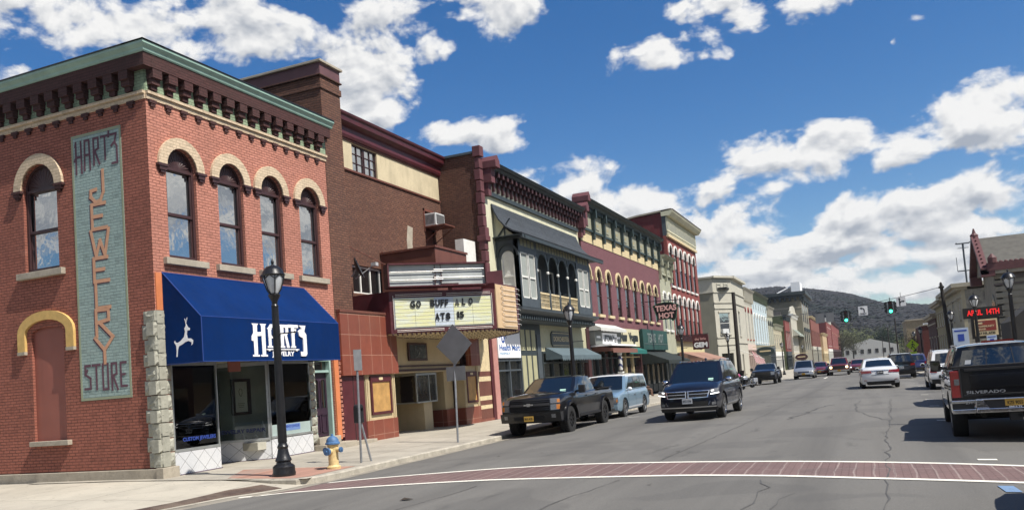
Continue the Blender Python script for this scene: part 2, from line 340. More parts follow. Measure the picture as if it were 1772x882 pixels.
# ------------------------------------------------------------------ materials
def asphalt():
    m, n, l, b = nodes('asphalt')
    big = nz(n, l, .16, 7, .62, sc=(1, .35, 1)); mid = nz(n, l, 1.1, 6, .65); fine = nz(n, l, 55, 3, .8); agg = nz(n, l, 150, 2, .9)
    c = mixc(n, l, rng(n, l, big, .32, .68), (.135, .130, .119), (.185, .178, .162))
    c = mixc(n, l, rng(n, l, mid, .35, .7, 0, .4), c, (.165, .155, .138))
    c = mixc(n, l, rng(n, l, fine, .42, .62, 0, .45), c, (.06, .058, .054))
    c = mixc(n, l, rng(n, l, agg, .6, .7, 0, .5), c, (.26, .25, .23))
    tr = nz(n, l, .9, 5, .6, sc=(1.1, .05, 1)); c = mixc(n, l, rng(n, l, tr, .48, .75, 0, .5), c, (.07, .067, .062))
    sp = nz(n, l, .7, 9, .78, dist=1.5); c = mixc(n, l, rng(n, l, sp, .64, .7, 0, .5), c, (.05, .05, .048)); pt_ = nz(n, l, .35, 2, .5, dist=.4); c = mixc(n, l, rng(n, l, pt_, .55, .57, 0, .28), c, (.075, .073, .07)); ol = nz(n, l, 1.6, 4, .6, sc=(1, .25, 1)); c = mixc(n, l, rng(n, l, ol, .62, .72, 0, .45), c, (.04, .039, .037))
    t = n.new('ShaderNodeTexCoord'); s = n.new('ShaderNodeSeparateXYZ'); l.new(t.outputs['Object'], s.inputs[0]); p = n.new('ShaderNodeMath'); p.operation = 'PINGPONG'; l.new(s.outputs[0], p.inputs[0]); p.inputs[1].default_value = .92
    a = n.new('ShaderNodeMath'); a.operation = 'MULTIPLY'; l.new(rng(n, l, p.outputs[0], .35, .92, 0, .55), a.inputs[0]); l.new(rng(n, l, nz(n, l, .5, 5, .7, sc=(1, .12, 1)), .35, .65), a.inputs[1]); c = mixc(n, l, a.outputs[0], c, (.085, .082, .077))
    l.new(c, b.inputs['Base Color']); b.inputs['Roughness'].default_value = .82; b.inputs['Specular IOR Level'].default_value = .35
    bump(n, l, b, nz(n, l, 90, 4, .8), .55, .012); return m
def concrete(name, col, joints=1.5, dark=.4):
    m, n, l, b = nodes(name)
    t = n.new('ShaderNodeTexCoord'); br = n.new('ShaderNodeTexBrick'); l.new(t.outputs['Object'], br.inputs['Vector'])
    br.offset = 0; br.inputs['Scale'].default_value = 1; br.inputs['Brick Width'].default_value = joints; br.inputs['Row Height'].default_value = joints; br.inputs['Mortar Size'].default_value = .012
    br.inputs['Color1'].default_value = c4(col); br.inputs['Color2'].default_value = c4(tuple(v * .86 for v in col)); br.inputs['Mortar'].default_value = c4(tuple(v * .35 for v in col))
    c = mixc(n, l, rng(n, l, nz(n, l, .8, 8, .7), .42, .75, 0, dark), br.outputs['Color'], tuple(v * .5 for v in col))
    c = mixc(n, l, rng(n, l, nz(n, l, 40, 4, .8), .4, .7, 0, .3), c, tuple(v * .7 for v in col))
    vo = n.new('ShaderNodeTexVoronoi'); vo.inputs['Scale'].default_value = 3.2; l.new(t.outputs['Object'], vo.inputs['Vector']); c = mixc(n, l, rng(n, l, vo.outputs['Distance'], .06, .09, .65, 0), c, (.07, .065, .06))
    c = mixc(n, l, rng(n, l, nz(n, l, 2.6, 9, .75, dist=1), .56, .66, 0, .35), c, tuple(v * .42 for v in col))
    l.new(c, b.inputs['Base Color']); b.inputs['Roughness'].default_value = .85; bump(n, l, b, nz(n, l, 70, 5, .7), .25, .01); return m
M_ASPH = asphalt(); M_WALK = concrete('sidewalk_concrete', (.40, .365, .30), 1.5, .75); M_CURB = pm('curb_stone', (.36, .33, .27), .9, 0, .3, 3, .5, 30, grime=.7)
M_SLAB = concrete('corner_concrete', (.47, .43, .35), 2.4, .6)
def roadpaint(name, col, wear):
    m, n, l, b = nodes(name)
    w = nz(n, l, 7, 9, .8); c = mixc(n, l, rng(n, l, w, .56, .66, 0, wear), col, (.09, .085, .08))
    l.new(c, b.inputs['Base Color']); b.inputs['Roughness'].default_value = .7; return m
M_WPAINT = roadpaint('white_road_paint', (.74, .71, .62), .55); M_BPAINT = roadpaint('blue_road_paint', (.15, .24, .38), .9)
def crossbrick():
    m, n, l, b = nodes('crosswalk_brick')
    t = n.new('ShaderNodeTexCoord'); s = n.new('ShaderNodeSeparateXYZ'); l.new(t.outputs['Object'], s.inputs[0]); c_ = n.new('ShaderNodeCombineXYZ')
    l.new(s.outputs[1], c_.inputs[0]); l.new(s.outputs[0], c_.inputs[1])
    d = n.new('ShaderNodeVectorMath'); d.operation = 'ADD'; l.new(c_.outputs[0], d.inputs[0])
    nn = n.new('ShaderNodeTexNoise'); nn.inputs['Scale'].default_value = .8; l.new(t.outputs['Object'], nn.inputs['Vector'])
    sc = n.new('ShaderNodeVectorMath'); sc.operation = 'SCALE'; l.new(nn.outputs['Color'], sc.inputs[0]); sc.inputs['Scale'].default_value = .12; l.new(sc.outputs[0], d.inputs[1])
    t1 = n.new('ShaderNodeTexBrick'); l.new(d.outputs[0], t1.inputs[0]); t1.inputs['Scale'].default_value = 1; t1.inputs['Brick Width'].default_value = 9; t1.inputs['Row Height'].default_value = .255
    t1.inputs['Mortar Size'].default_value = .013; t1.inputs['Color1'].default_value = (.175, .108, .098, 1); t1.inputs['Color2'].default_value = (.145, .09, .083, 1); t1.inputs['Mortar'].default_value = (.27, .21, .19, 1)
    t2 = n.new('ShaderNodeTexBrick'); l.new(c_.outputs[0], t2.inputs[0]); t2.inputs['Scale'].default_value = 1; t2.inputs['Brick Width'].default_value = .21; t2.inputs['Row Height'].default_value = .1
    t2.inputs['Mortar Size'].default_value = .006; t2.inputs['Color1'].default_value = (.9, .9, .9, 1); t2.inputs['Color2'].default_value = (1, 1, 1, 1); t2.inputs['Mortar'].default_value = (.6, .55, .55, 1)
    c = mixc(n, l, 1.0, t1.outputs[0], t2.outputs[0], 'MULTIPLY')
    c = mixc(n, l, rng(n, l, nz(n, l, .7, 8, .7), .45, .75, 0, .6), c, (.08, .062, .058)); c = mixc(n, l, rng(n, l, nz(n, l, 30, 4, .8), .5, .7, 0, .35), c, (.33, .22, .2))
    l.new(c, b.inputs['Base Color']); b.inputs['Roughness'].default_value = .8; bump(n, l, b, nz(n, l, 60, 3), .3, .01); return m
M_CROSS = crossbrick()
M_BLACK = pm('black_cast_iron', (.012, .012, .013), .35, .2, .3, 6, .15, 60, spec=.6)
M_GALV = pm('galvanised_steel', (.28, .29, .30), .5, .6, .2, 8)
M_SIGNBACK = pm('sign_back_aluminium', (.20, .205, .21), .55, .4, .15, 3)
M_CREAM = pm('cream_painted_trim', (.58, .47, .28), .7, 0, .15, 5, .2, 40, grime=.5)
M_PALE = pm('pale_cream_stucco', (.55, .53, .38), .8, 0, .12, 1.2, .3, 50, streak=.35)
M_WHITE = pm('white_painted_wood', (.68, .67, .62), .6, 0, .1, 4, grime=.3)
M_STONE = pm('grey_sandstone_trim', (.34, .30, .235), .85, 0, .2, 3, .4, 30, grime=.6)
M_MAROON = pm('maroon_painted_metal', (.075, .014, .018), .45, 0, .25, 2, streak=.4)
M_DBROWN = pm('dark_brown_window_frame', (.045, .018, .018), .5, 0, .2, 5)
M_SLATE = pm('slate_blue_grey_trim', (.055, .068, .078), .6, 0, .2, 3, grime=.4)
M_DGREEN = pm('dark_green_cornice', (.02, .035, .033), .55, 0, .2, 3)
M_ROOF = pm('flat_roof_tar', (.03, .03, .03), .9, 0, .3, 1)
M_DARK = pm('dark_shop_interior', (.012, .012, .011), .8, 0, .3, 1)
M_INT = pm('shop_interior_wall', (.42, .40, .33), .8, 0, .25, 1)
M_GUP = glassmat('upper_window_glass', (.03, .035, .04), .42, .02, .01)
M_GSH = glassmat('far_window_glass', (.010, .011, .012), .05, .04, .03, .3)
M_GDK = glassmat('shop_window_glass', (.008, .009, .009), .05, .02, .02)
M_GCL = clearglass('clear_shop_glass', .04, (.9, .94, .92))
M_ALU = pm('aluminium_trim', (.45, .47, .46), .35, .7, .1, 4)

# ------------------------------------------------------------------ ground
def zr(x, y):
    c = min(abs(x + 3.6), 7.3); return .10 - .0034 * c * c - .0065 * max(0, min(y, 110) - 30)
def zs(x, y): return zr(-10.9, y) + .14 + max(0, min(-10.7 - x, 5)) * .014
def sheet(mb, A, B, off, n=1, zf=zr):     # strip between two polylines (x,y) draped on the road
    for i in range(len(A) - 1):
        for k in range(n):
            f0, f1 = k / n, (k + 1) / n
            lp = lambda a, b, f: (a[0] + (b[0] - a[0]) * f, a[1] + (b[1] - a[1]) * f)
            q = [lp(A[i], B[i], f0), lp(A[i + 1], B[i + 1], f0), lp(A[i + 1], B[i + 1], f1), lp(A[i], B[i], f1)]
            mb.add([(p[0], p[1], zf(*p) + off) for p in q], [(0, 1, 2, 3)])
    return mb
def dens(P, st=.8):
    o = []
    for a, b in zip(P, P[1:]):
        k = max(1, int(math.hypot(b[0] - a[0], b[1] - a[1]) / st))
        o += [(a[0] + (b[0] - a[0]) * i / k, a[1] + (b[1] - a[1]) * i / k) for i in range(k)]
    return o + [P[-1]]
def offs(P, w):
    o = []
    for i, p in enumerate(P):
        a = P[max(0, i - 1)]; b = P[min(len(P) - 1, i + 1)]; dx, dy = b[0] - a[0], b[1] - a[1]; l = math.hypot(dx, dy) or 1
        o.append((p[0] - dy / l * w, p[1] + dx / l * w))
    return o
CREST = [(-1.6, .06), (-.9, .075), (-.45, .08), (-0.214, 0.0823), (-0.1675, 0.0813), (-0.1122, 0.0812), (-0.0868, 0.0812), (-0.053, 0.0749), (-0.0232, 0.0678), (-0.0058, 0.062), (0.0055, 0.057), (0.0224, 0.0501), (0.0394, 0.0482), (0.0616, 0.044), (0.0781, 0.0435), (0.1256, 0.0365), (.5, .05), (1.5, .06)]
def itp(T, x):
    if x <= T[0][0]: return T[0][1]
    for (a, b), (c, d) in zip(T, T[1:]):
        if x <= c: return b + (d - b) * (x - a) / (c - a)
    return T[-1][1]
def terr(x, y):
    r = math.hypot(x, y)
    if r < 420: return -1.4
    a = math.atan2(x, y) if y > -1 else (1.5 if x > 0 else -1.5)
    R = 1250; top = R * itp(CREST, a) * .97 + 1.75
    t = min(1, (r - 420) / (R - 420)); w = 3 * t * t - 2 * t ** 3
    u = .30 * min(1, (r - 420) / 200) * .12 + w * .96
    h = -1.4 + top * min(1, u) + 3.5 * sin(a * 23 + r * .006) * t * (1 - t) * 2
    if r > R: h = top * (1 - (r - R) / 2600)
    return h
mb = MB(); rr = [0, 60, 150, 300, 420] + [420 + 35 * i for i in range(1, 26)] + [1400, 1700, 2200, 3000]
aa = [-pi + .25 * i for i in range(7)] + [-1.6 + .05 * i for i in range(25)] + [-.35 + .0125 * i for i in range(56)] + [.35 + .05 * i for i in range(26)] + [1.65 + .25 * i for i in range(6)]
aa = sorted(set(round(a, 4) for a in aa)); na = len(aa)
vs = [(r * sin(a), r * cos(a), terr(r * sin(a), r * cos(a))) for r in rr for a in aa]
mb.add(vs, [(i * na + j, i * na + (j + 1) % na, (i + 1) * na + (j + 1) % na, (i + 1) * na + j) for i in range(len(rr) - 1) for j in range(na)])
def hillmat():
    m, n, l, b = nodes('wooded_hillside')
    c = mixc(n, l, rng(n, l, nz(n, l, .012, 7, .7), .35, .65), (.028, .028, .031), (.040, .039, .040))
    c = mixc(n, l, rng(n, l, nz(n, l, .006, 5, .6), .52, .7), c, (.022, .030, .018))
    g = n.new('ShaderNodeNewGeometry'); s = n.new('ShaderNodeSeparateXYZ'); l.new(g.outputs['Position'], s.inputs[0])
    low = rng(n, l, s.outputs[2], 3, 26, 1, 0)
    c = mixc(n, l, low, c, mixc(n, l, rng(n, l, nz(n, l, .03, 5, .7), .4, .6), (.055, .065, .03), (.12, .12, .06)))
    l.new(c, b.inputs['Base Color']); b.inputs['Roughness'].default_value = 1; b.inputs['Specular IOR Level'].default_value = 0
    bump(n, l, b, nz(n, l, .12, 6, .8), 1, 5); return m
tag(mb.build('hills', hillmat(), smooth=60), kind='structure')
mb = MB(); xs = [-70, -45, -25, -16] + [-11.5 + .8 * i for i in range(21)] + [6, 12, 25, 45, 70]; ys = [-60, -30, -12] + [-4 + 2 * i for i in range(40)] + [76 + 6 * i for i in range(12)] + [150, 180, 230, 300, 400, 520]
mb.add([(x, y, zr(x, y)) for y in ys for x in xs], [(j * len(xs) + i, j * len(xs) + i + 1, (j + 1) * len(xs) + i + 1, (j + 1) * len(xs) + i) for j in range(len(ys) - 1) for i in range(len(xs) - 1)])
tag(mb.build('road', M_ASPH, smooth=60), kind='structure')
near = [(-12.11, 12.43), (-10.27, 13.03), (-7.77, 13.07), (-6.08, 13.09), (-4.48, 12.96), (-2.6, 12.88), (-1.32, 12.68), (-0.16, 12.4), (0.87, 12.2), (1.63, 12.05), (2.63, 11.84), (3.9, 11.6)]
far = [(-10.4, 14.31), (-9.42, 14.51), (-8.05, 14.66), (-6.64, 14.86), (-5.14, 14.92), (-2.93, 14.64), (-1.48, 14.44), (-0.16, 14.22), (1.01, 13.97), (1.88, 13.72), (3.01, 13.46), (3.9, 13.3)]
def xline(P, xs): return [(x, itp(P, x)) for x in xs]
XS = [-11.2 + .3 * i for i in range(51)]; XS2 = [x for x in XS if x > -10.4]
nA, fA = xline(near, XS), xline([(-11.4, 14.1)] + far, XS)
tag(sheet(MB(), nA, fA, .004, 2).build('crosswalk_brick', M_CROSS), kind='structure')
mk = MB(); sheet(mk, offs(nA, -.075), offs(nA, .075), .008); sheet(mk, offs(xline(far, XS2), -.07), offs(xline(far, XS2), .07), .008)
for x, y in [(1.51, 14.45), (1.51, 22.45), (1.72, 28.29), (1.82, 32.23), (1.91, 36.42), (2.1, 42.3), (2.32, 47.31), (2.4, 53), (2.5, 60)]:
    sheet(mk, [(x - .13, y - .07), (x + .13, y - .07)], [(x - .13, y + .09), (x + .13, y + .09)], .009)
for y in (30.6, 37.2, 43.8, 50.4, 57, 63.6, 70.2): sheet(mk, [(-8.4, y - .05), (-8.0, y - .05)], [(-8.4, y + .07), (-8.0, y + .07)], .009)
for y in (86, 89): sheet(mk, [(-10, y), (3, y)], [(-10, y + .3), (3, y + .3)], .009)
sheet(mk, [(-3.7, 78), (-3.7, 84)], [(-3.55, 78), (-3.55, 84)], .009)
tag(mk.build('road_paint', M_WPAINT), kind='structure')
tag(sheet(MB(), [(1.30, 11.74), (1.47, 11.74)], [(1.33, 11.25), (1.50, 11.25)], .009).build('blue_road_paint', M_BPAINT), kind='structure')
ck = MB()
def crack(P, w, jit=.05):
    Q = [(p[0] + random.uniform(-jit, jit), p[1]) for p in dens(P, .35)]; ws = [w * random.uniform(.15, .8) for _ in Q]
    A = [(q[0] - a, q[1] - a * .3) for q, a in zip(Q, ws)]; B = [(q[0] + a, q[1] + a * .3) for q, a in zip(Q, ws)]; sheet(ck, A, B, .005)
crack([(0.01, 9.91), (0.07, 11.46), (0.14, 14.13), (0.21, 17.84), (0.4, 24.18), (0.63, 33.36)], .022)
crack([(-1.5, 9.83), (-1.41, 11.2), (-1.45, 12.3)], .025, .1); crack([(-1.15, 9.9), (-1.2, 10.6), (-1.0, 11.1), (-.6, 11.2)], .02, .06)
crack([(-2.23, 24.34), (-1.83, 26.48), (-1.69, 28.97), (-1.26, 30.72)], .05, .1); crack([(0.42, 22.55), (-0.16, 24.85), (-0.43, 26.98), (-0.52, 30.17), (-0.36, 33.21)], .03)
crack([(-3.99, 9.89), (-3.68, 12.54)], .018); crack([(-3.6, 15.0), (-3.01, 27.28), (-2.7, 42.23), (-2.1, 64.8)], .02, .03)
crack([(-11.3, 16.97), (-9.0, 16.6), (-7.14, 16.0), (-6.45, 17.26)], .025, .06); crack([(-6.3, 9.2), (-6.0, 12.4)], .015); crack([(-9, 30), (-5, 31), (0, 30.5)], .015)
tag(ck.build('road_cracks', pm('crack_tar', (.075, .073, .069), .8, 0, .2)), kind='structure')
lt = MB()
for k in range(9):
    x, y = random.uniform(-9, 1), random.uniform(9, 22); lt.add([(x + random.uniform(-.05, .05), y + random.uniform(-.05, .05), zr(x, y) + .012 + random.uniform(0, .02)) for _ in range(4)], [(0, 1, 2, 3)])
lt.add([(-6.65, 11.0, zr(-6.6, 11) + .01), (-6.5, 11.02, zr(-6.6, 11) + .03), (-6.47, 11.12, zr(-6.6, 11) + .012), (-6.62, 11.1, zr(-6.6, 11) + .04)], [(0, 1, 2, 3)])
tag(lt.build('leaf_litter', pm('dead_leaves', (.03, .022, .016), .9, 0, .2)), 'few dead leaves and scraps lying on the asphalt', 'litter', kind='stuff')
# pavement on the left: raised slab with kerb, and the flush corner ramp
YB = [14.25, 16, 18, 20, 22, 24, 28, 34, 40, 50, 60, 70, 80, 86]
def walkslab(Y, x0, name='sidewalk', nx=6):
    mb = MB(); X = [x0[1] + (x0[0] - x0[1]) * i / nx for i in range(nx + 1)]
    mb.add([(x, y, zs(x, y)) for y in Y for x in X], [(j * (nx + 1) + i, j * (nx + 1) + i + 1, (j + 1) * (nx + 1) + i + 1, (j + 1) * (nx + 1) + i) for j in range(len(Y) - 1) for i in range(nx)])
    return tag(mb.build(name, M_WALK, smooth=60), kind='structure')
walkslab(YB, (-10.78, -19)); walkslab([92, 98, 104, 110, 120, 130, 150, 180, 230, 300, 400], (-7.3, -19))
kb = MB()
def kerb(P, w=.16, zf=zs):
    o = offs(P, w)
    for i in range(len(P) - 1):
        q = []
        for p, r in ((P[i], o[i]), (P[i + 1], o[i + 1])):
            jz = random.uniform(-.006, .006); z = zf(*r) + .003; q += [(p[0], p[1], -.9), (p[0], p[1], z - .025 + jz), (p[0] + (r[0] - p[0]) * .18, p[1] + (r[1] - p[1]) * .18, z + jz), (r[0], r[1], z), (r[0], r[1], -.9)]
        kb.add(q, [(k, k + 1, k + 6, k + 5) for k in range(4)])
KP = dens([(-10.62, 86), (-10.62, 60), (-10.62, 30), (-10.62, 22), (-10.64, 19), (-10.68, 17), (-10.64, 15.2), (-10.72, 14.5), (-11.0, 14.2), (-11.6, 14.16), (-12.9, 14.34)][::-1], 1.2)
kerb([(x, y) for x, y in KP]); kerb([(-14, 91.8), (-8.5, 91.9), (-7.5, 92.4)] + [(-7.15, y) for y in range(94, 400, 8)])
tag(kb.build('kerb', M_CURB, smooth=30), kind='structure')
O = dens([(-10.78, 14.3), (-10.85, 13.7), (-11.02, 13.25), (-11.4, 12.6), (-11.7, 11.1), (-12.3, 9.3), (-13.6, 8.0), (-16, 7.3), (-22, 7.2), (-60, 7.2)], .6)
I = [(min(-12.9 - i * 0, p[0] - 0) if p[1] > 13.9 else min(-13, p[0] - .3), 14.42) for i, p in enumerate(O)]
def zc(o, i, t): return (zr(*o) + .012) * (1 - t) + (zs(i[0], i[1]) - .012) * t
mb = MB(); nt = 6
for k in range(len(O) - 1):
    for j in range(nt):
        q = []
        for (a, t) in ((k, j / nt), (k + 1, j / nt), (k + 1, (j + 1) / nt), (k, (j + 1) / nt)):
            o, i = O[a], I[a]; q.append((o[0] + (i[0] - o[0]) * t, o[1] + (i[1] - o[1]) * t, zc(o, i, t)))
        mb.add(q, [(0, 1, 2, 3)])
tag(mb.build('corner_ramp', M_SLAB, smooth=60), kind='structure')
mb = MB(); st = MB()
for k in range(len(O) - 1):
    if 9 < O[k][1] < 13.9:
        q = []
        for (a, w, z) in ((k, .15, .006), (k + 1, .15, .006), (k + 1, .15 + .75, .022), (k, .15 + .75, .022)):
            o, i = O[a], I[a]; l = math.hypot(i[0] - o[0], i[1] - o[1]); t = min(1, w / l) ; q.append((o[0] + (i[0] - o[0]) * t, o[1] + (i[1] - o[1]) * t, zc(o, i, t) + .006))
        mb.add(q, [(0, 1, 2, 3)])
def dots():
    m, n, l, b = nodes('rusty_tactile_paving'); t = n.new('ShaderNodeTexCoord'); v = n.new('ShaderNodeTexVoronoi'); v.inputs['Scale'].default_value = 16; v.inputs['Randomness'].default_value = 0; l.new(t.outputs['Object'], v.inputs['Vector'])
    c = mixc(n, l, rng(n, l, v.outputs['Distance'], .15, .45), (.19, .105, .07), (.06, .036, .028)); c = mixc(n, l, rng(n, l, nz(n, l, 2, 6, .7), .4, .7, 0, .5), c, (.24, .2, .15))
    l.new(c, b.inputs['Base Color']); b.inputs['Roughness'].default_value = .8; bump(n, l, b, rng(n, l, v.outputs['Distance'], 0, .5, 1, 0), .7, .01); return m
tag(mb.build('tactile_paving', dots()), kind='structure')
gut = MB(); sheet(gut, offs(O, 0), offs(O, .38), .006); sheet(gut, [(p[0], p[1]) for p in KP], [(p[0] + .32, p[1] - (.0 if p[1] > 14.4 else .3)) for p in KP], .0045)
tag(gut.build('gutter', pm('gutter_concrete', (.26, .235, .19), .9, 0, .3, 1.5, .3, 40, grime=.7)), kind='structure')
pt = MB(); zf = lambda x, y: zs(x, y)
sheet(pt, [(-13.0, 14.45), (-12.3, 14.35), (-11.2, 14.3), (-10.95, 14.6)], [(-13.9, 16.0), (-12.6, 16.2), (-11.8, 16.25), (-10.95, 16.3)], .005, 2, zf)
tag(pt.build('brick_paving', brick('pink_paver', (.36, .20, .15), (.30, .17, .13), (.3, .22, .18), .2, .1, .006, .2, dirt=.3, dcol=(.2, .15, .12))), kind='structure')
# right pavement
mb = MB(); mb.add([(x, y, zr(3.9, y) + .12) for y in [15, 30, 50, 80, 110, 200, 400] for x in (3.95, 30)], [(2 * j, 2 * j + 1, 2 * j + 3, 2 * j + 2) for j in range(6)])
mb.add([(3.95, y, z) for y in [15, 30, 50, 80, 110, 200, 400] for z in (-.9, zr(3.9, y) + .12)], [(2 * j, 2 * j + 1, 2 * j + 3, 2 * j + 2) for j in range(6)])
tag(mb.build('sidewalk', M_WALK), kind='structure')

# ------------------------------------------------------------------ street furniture
M_LGLASS = pm('frosted_lamp_glass', (.52, .54, .55), .25, 0, .06, 6, coat=.4)
def make_lamp():
    t = thing('street_lamp', '', 'street lamp', (0, 0, 0))
    MB().lathe([(.24, 0), (.25, .06), (.235, .1), (.235, .2), (.2, .24), (.16, .26), (.15, .30), (.175, .33), (.17, .36), (.145, .40), (.12, .50), (.105, .58), (.115, .60), (.12, .63), (.1, .66), (.09, .70), (.085, .74)], n=16).build('base', M_BLACK, t, smooth=30)
    p = MB().lathe([(.10, .72), (.075, 3.62), (.075, 3.63), (.08, 3.66), (.06, 3.70), (.065, 3.76), (.12, 3.86), (.135, 3.90), (.1, 3.93), (.08, 3.95)], n=14)
    p.build('pole', M_BLACK, t, smooth=30)
    g = MB().lathe([(.09, 3.93), (.14, 4.03), (.215, 4.25), (.225, 4.34), (.18, 4.37)], n=16).build('globe', M_LGLASS, t, smooth=50)
    r = MB()
    for k in range(6):
        a = pi / 3 * k + .3; c, s = cos(a), sin(a)
        r.path([(.1 * c, .1 * s, 3.93), (.16 * c, .16 * s, 4.02), (.235 * c, .235 * s, 4.25), (.235 * c, .235 * s, 4.34)], .014, 5)
        b_ = pi / 3 * (k + .5) + .3; r.path([(.235 * c, .235 * s, 4.24), (.235 * cos(b_), .235 * sin(b_), 4.33), (.235 * cos(a + pi / 3), .235 * sin(a + pi / 3), 4.24)], .012, 5)
    r.build('cage', M_BLACK, t, smooth=40)
    MB().lathe([(.24, 4.31), (.26, 4.34), (.235, 4.38), (.21, 4.44), (.14, 4.52), (.06, 4.545), (.03, 4.56), (.025, 4.59), (.035, 4.61), (.03, 4.64), (.008, 4.70)], n=16).build('cap', M_BLACK, t, smooth=40)
    a = MB(); a.tube((0, 0, 3.05), (.48, 0, 3.05), .014, n=6); a.tube((0, 0, 3.05), (0, .0, 3.0), .09, n=12); a.ell((.49, 0, 3.05), (.025, .025, .025), 8, 6)
    a.build('banner_arm', M_BLACK, t, smooth=40)
    return t
lamp0 = make_lamp()
LAMPS = [(-11.72, 14.75, 0, 'tall black street lamp in front of the blue awning'), (-10.95, 32.2, .5, 'black street lamp behind the black lifted pickup by the bay windows'),
 (-10.95, 54.3, 1.1, 'black street lamp below the hanging black sign with pink letters'), (-10.95, 74, .3, 'black street lamp on the pavement in front of the grey corner building'),
 (-10.95, 124, .7, 'black street lamp just left of the silver minivan'), (-10.95, 165, .1, 'black street lamp just right of the silver minivan by the cream shopfront'), (-10.95, 218, .9, 'farthest black street lamp on the left pavement before the red pickup'),
 (5.5, 38.7, .2, 'nearest black street lamp on the right, rising behind the black pickup tailgate'), (5.65, 52, .6, 'black street lamp overlapping the left end of the red letter display'), (5.9, 69, 0, 'black street lamp on the right next to the thick utility pole'),
 (5.7, 104, .4, 'black street lamp beyond the utility pole, in front of the dark red brick building'), (5.9, 122, .8, 'farther small black street lamp in front of the tan building with two windows')]
for k, (x, y, r, lb) in enumerate(LAMPS):
    z = (zs(x, y) if x < 0 else zr(3.9, y) + .12)
    if k == 0: lamp0.location = (x, y, z); lamp0.rotation_euler.z = r; tag(lamp0, lb, None, 'street lamps along the pavement')
    else: dup(lamp0, (x, y, z), r, lb, 'street lamps along the pavement')
t = thing('street_lamp', 'short thin black lamp in front of the red and cream sign', 'street lamp', (7.0, 57, -.1))
MB().lathe([(.16, -.1), (.16, .1), (.08, .3), (.05, .5), (.045, 2.7), (.09, 2.8), (.05, 2.85)], (7, 57, 0), 10).build('pole', M_BLACK, t, smooth=30)
MB().lathe([(.07, 2.85), (.17, 3.1), (.12, 3.2)], (7, 57, 0), 10).build('globe', M_LGLASS, t, smooth=30)
MB().lathe([(.3, 3.1), (.26, 3.16), (.1, 3.3), (.02, 3.4)], (7, 57, 0), 10).build('cap', M_BLACK, t, smooth=30)
# hydrant
hx, hy = -11.25, 15.9; hz = zs(hx, hy)
t = thing('fire_hydrant', 'yellow fire hydrant with a faded blue bonnet at the kerb', 'fire hydrant', (hx, hy, hz))
MY = pm('faded_yellow_paint', (.60, .46, .22), .55, 0, .25, 8, .1, grime=.6); MBL = pm('faded_blue_paint', (.06, .14, .28), .6, 0, .3, 8, grime=.6)
c = (hx, hy, hz)
MB().lathe([(.155, 0), (.16, .05), (.13, .07), (.115, .09), (.11, .42), (.118, .5), (.135, .52), (.135, .55)], c, 20).build('barrel', MY, t, smooth=30)
MB().lathe([(.165, .55), (.165, .585), (.14, .60), (.135, .65), (.10, .70), (.05, .73), (.03, .735), (.028, .775), (.01, .78)], c, 20).build('bonnet', MBL, t, smooth=30)
n_ = MB(); n_.tube((hx, hy, hz + .40), (hx, hy - .19, hz + .40), .07, n=14); n_.tube((hx - .01, hy, hz + .42), (hx + .19, hy, hz + .42), .05, n=12); n_.tube((hx, hy, hz + .42), (hx - .19, hy, hz + .42), .05, n=12)
no = n_.build('nozzle', MY, t, smooth=30)
n_ = MB(); n_.tube((hx, hy - .19, hz + .40), (hx, hy - .25, hz + .40), .085, n=12); n_.tube((hx, hy - .25, hz + .40), (hx, hy - .28, hz + .40), .025, n=5).cut()
for sx_ in (-1, 1): n_.tube((hx + sx_ * .19, hy, hz + .42), (hx + sx_ * .235, hy, hz + .42), .06, n=10); n_.tube((hx + sx_ * .235, hy, hz + .42), (hx + sx_ * .26, hy, hz + .42), .02, n=5).cut()
n_.sep('cap', MBL, no, smooth=30)
# sign posts
px_, py_ = -11.15, 21.9; pz = zs(px_, py_)
t = thing('diamond_sign', 'grey back of a diamond road sign with a small plate below it', 'road sign', (px_, py_, pz))
MB().tube((px_, py_, pz - .1), (px_ - .08, py_ + .35, 3.45), .032, n=8).build('post', M_GALV, t, smooth=30)
fr, ln = FA((px_ - .65, py_ + .25), (px_ + .65, py_ + .25 - .12)); cu_ = ln / 2
dm = MB(fr); dm.prism([(cu_, 2.30 + .0), (cu_ + .62, 2.90), (cu_, 3.52), (cu_ - .62, 2.90)], .0, .006); dm.build('diamond_panel', M_SIGNBACK, t)
MB(fr).box(cu_ - .33, cu_ + .33, 0, .006, 1.85, 2.27).build('lower_panel', M_SIGNBACK, t)
px_, py_ = -11.25, 17.0; pz = zs(px_, py_)
t = thing('parking_sign', 'narrow grey sign seen edge on atop a steel post beside the yellow hydrant', 'road sign', (px_, py_, pz))
MB().tube((px_, py_, pz - .1), (px_ + .02, py_ + .06, 2.75), .028, n=8).build('post', M_GALV, t, smooth=30)
fr, ln = FA((px_ - .06, py_ - .12), (px_ + .1, py_ + .2)); sb = MB(fr); sb.box(.08, ln - .06, .035, .042, 2.25, 2.75); sb.build('panel', M_SIGNBACK, t)
t = thing('parking_meter', 'black parking meter box on a leaning steel post beside the hydrant', 'parking meter', (px_ + .04, py_ + .32, pz))
MB().tube((px_ + .08, py_ + .35, pz - .1), (px_ - .1, py_ + .16, 1.25), .026, n=8).build('post', M_GALV, t, smooth=30)
h = MB(); h.box(px_ - .19, px_ - .01, py_ + .08, py_ + .26, 1.0, 1.36); h.tube((px_ - .19, py_ + .17, 1.36), (px_ - .01, py_ + .17, 1.36), .09, n=14)
h.build('meter_head', pm('black_plastic', (.015, .015, .017), .4, 0, .1), t, smooth=30, bev=.015)

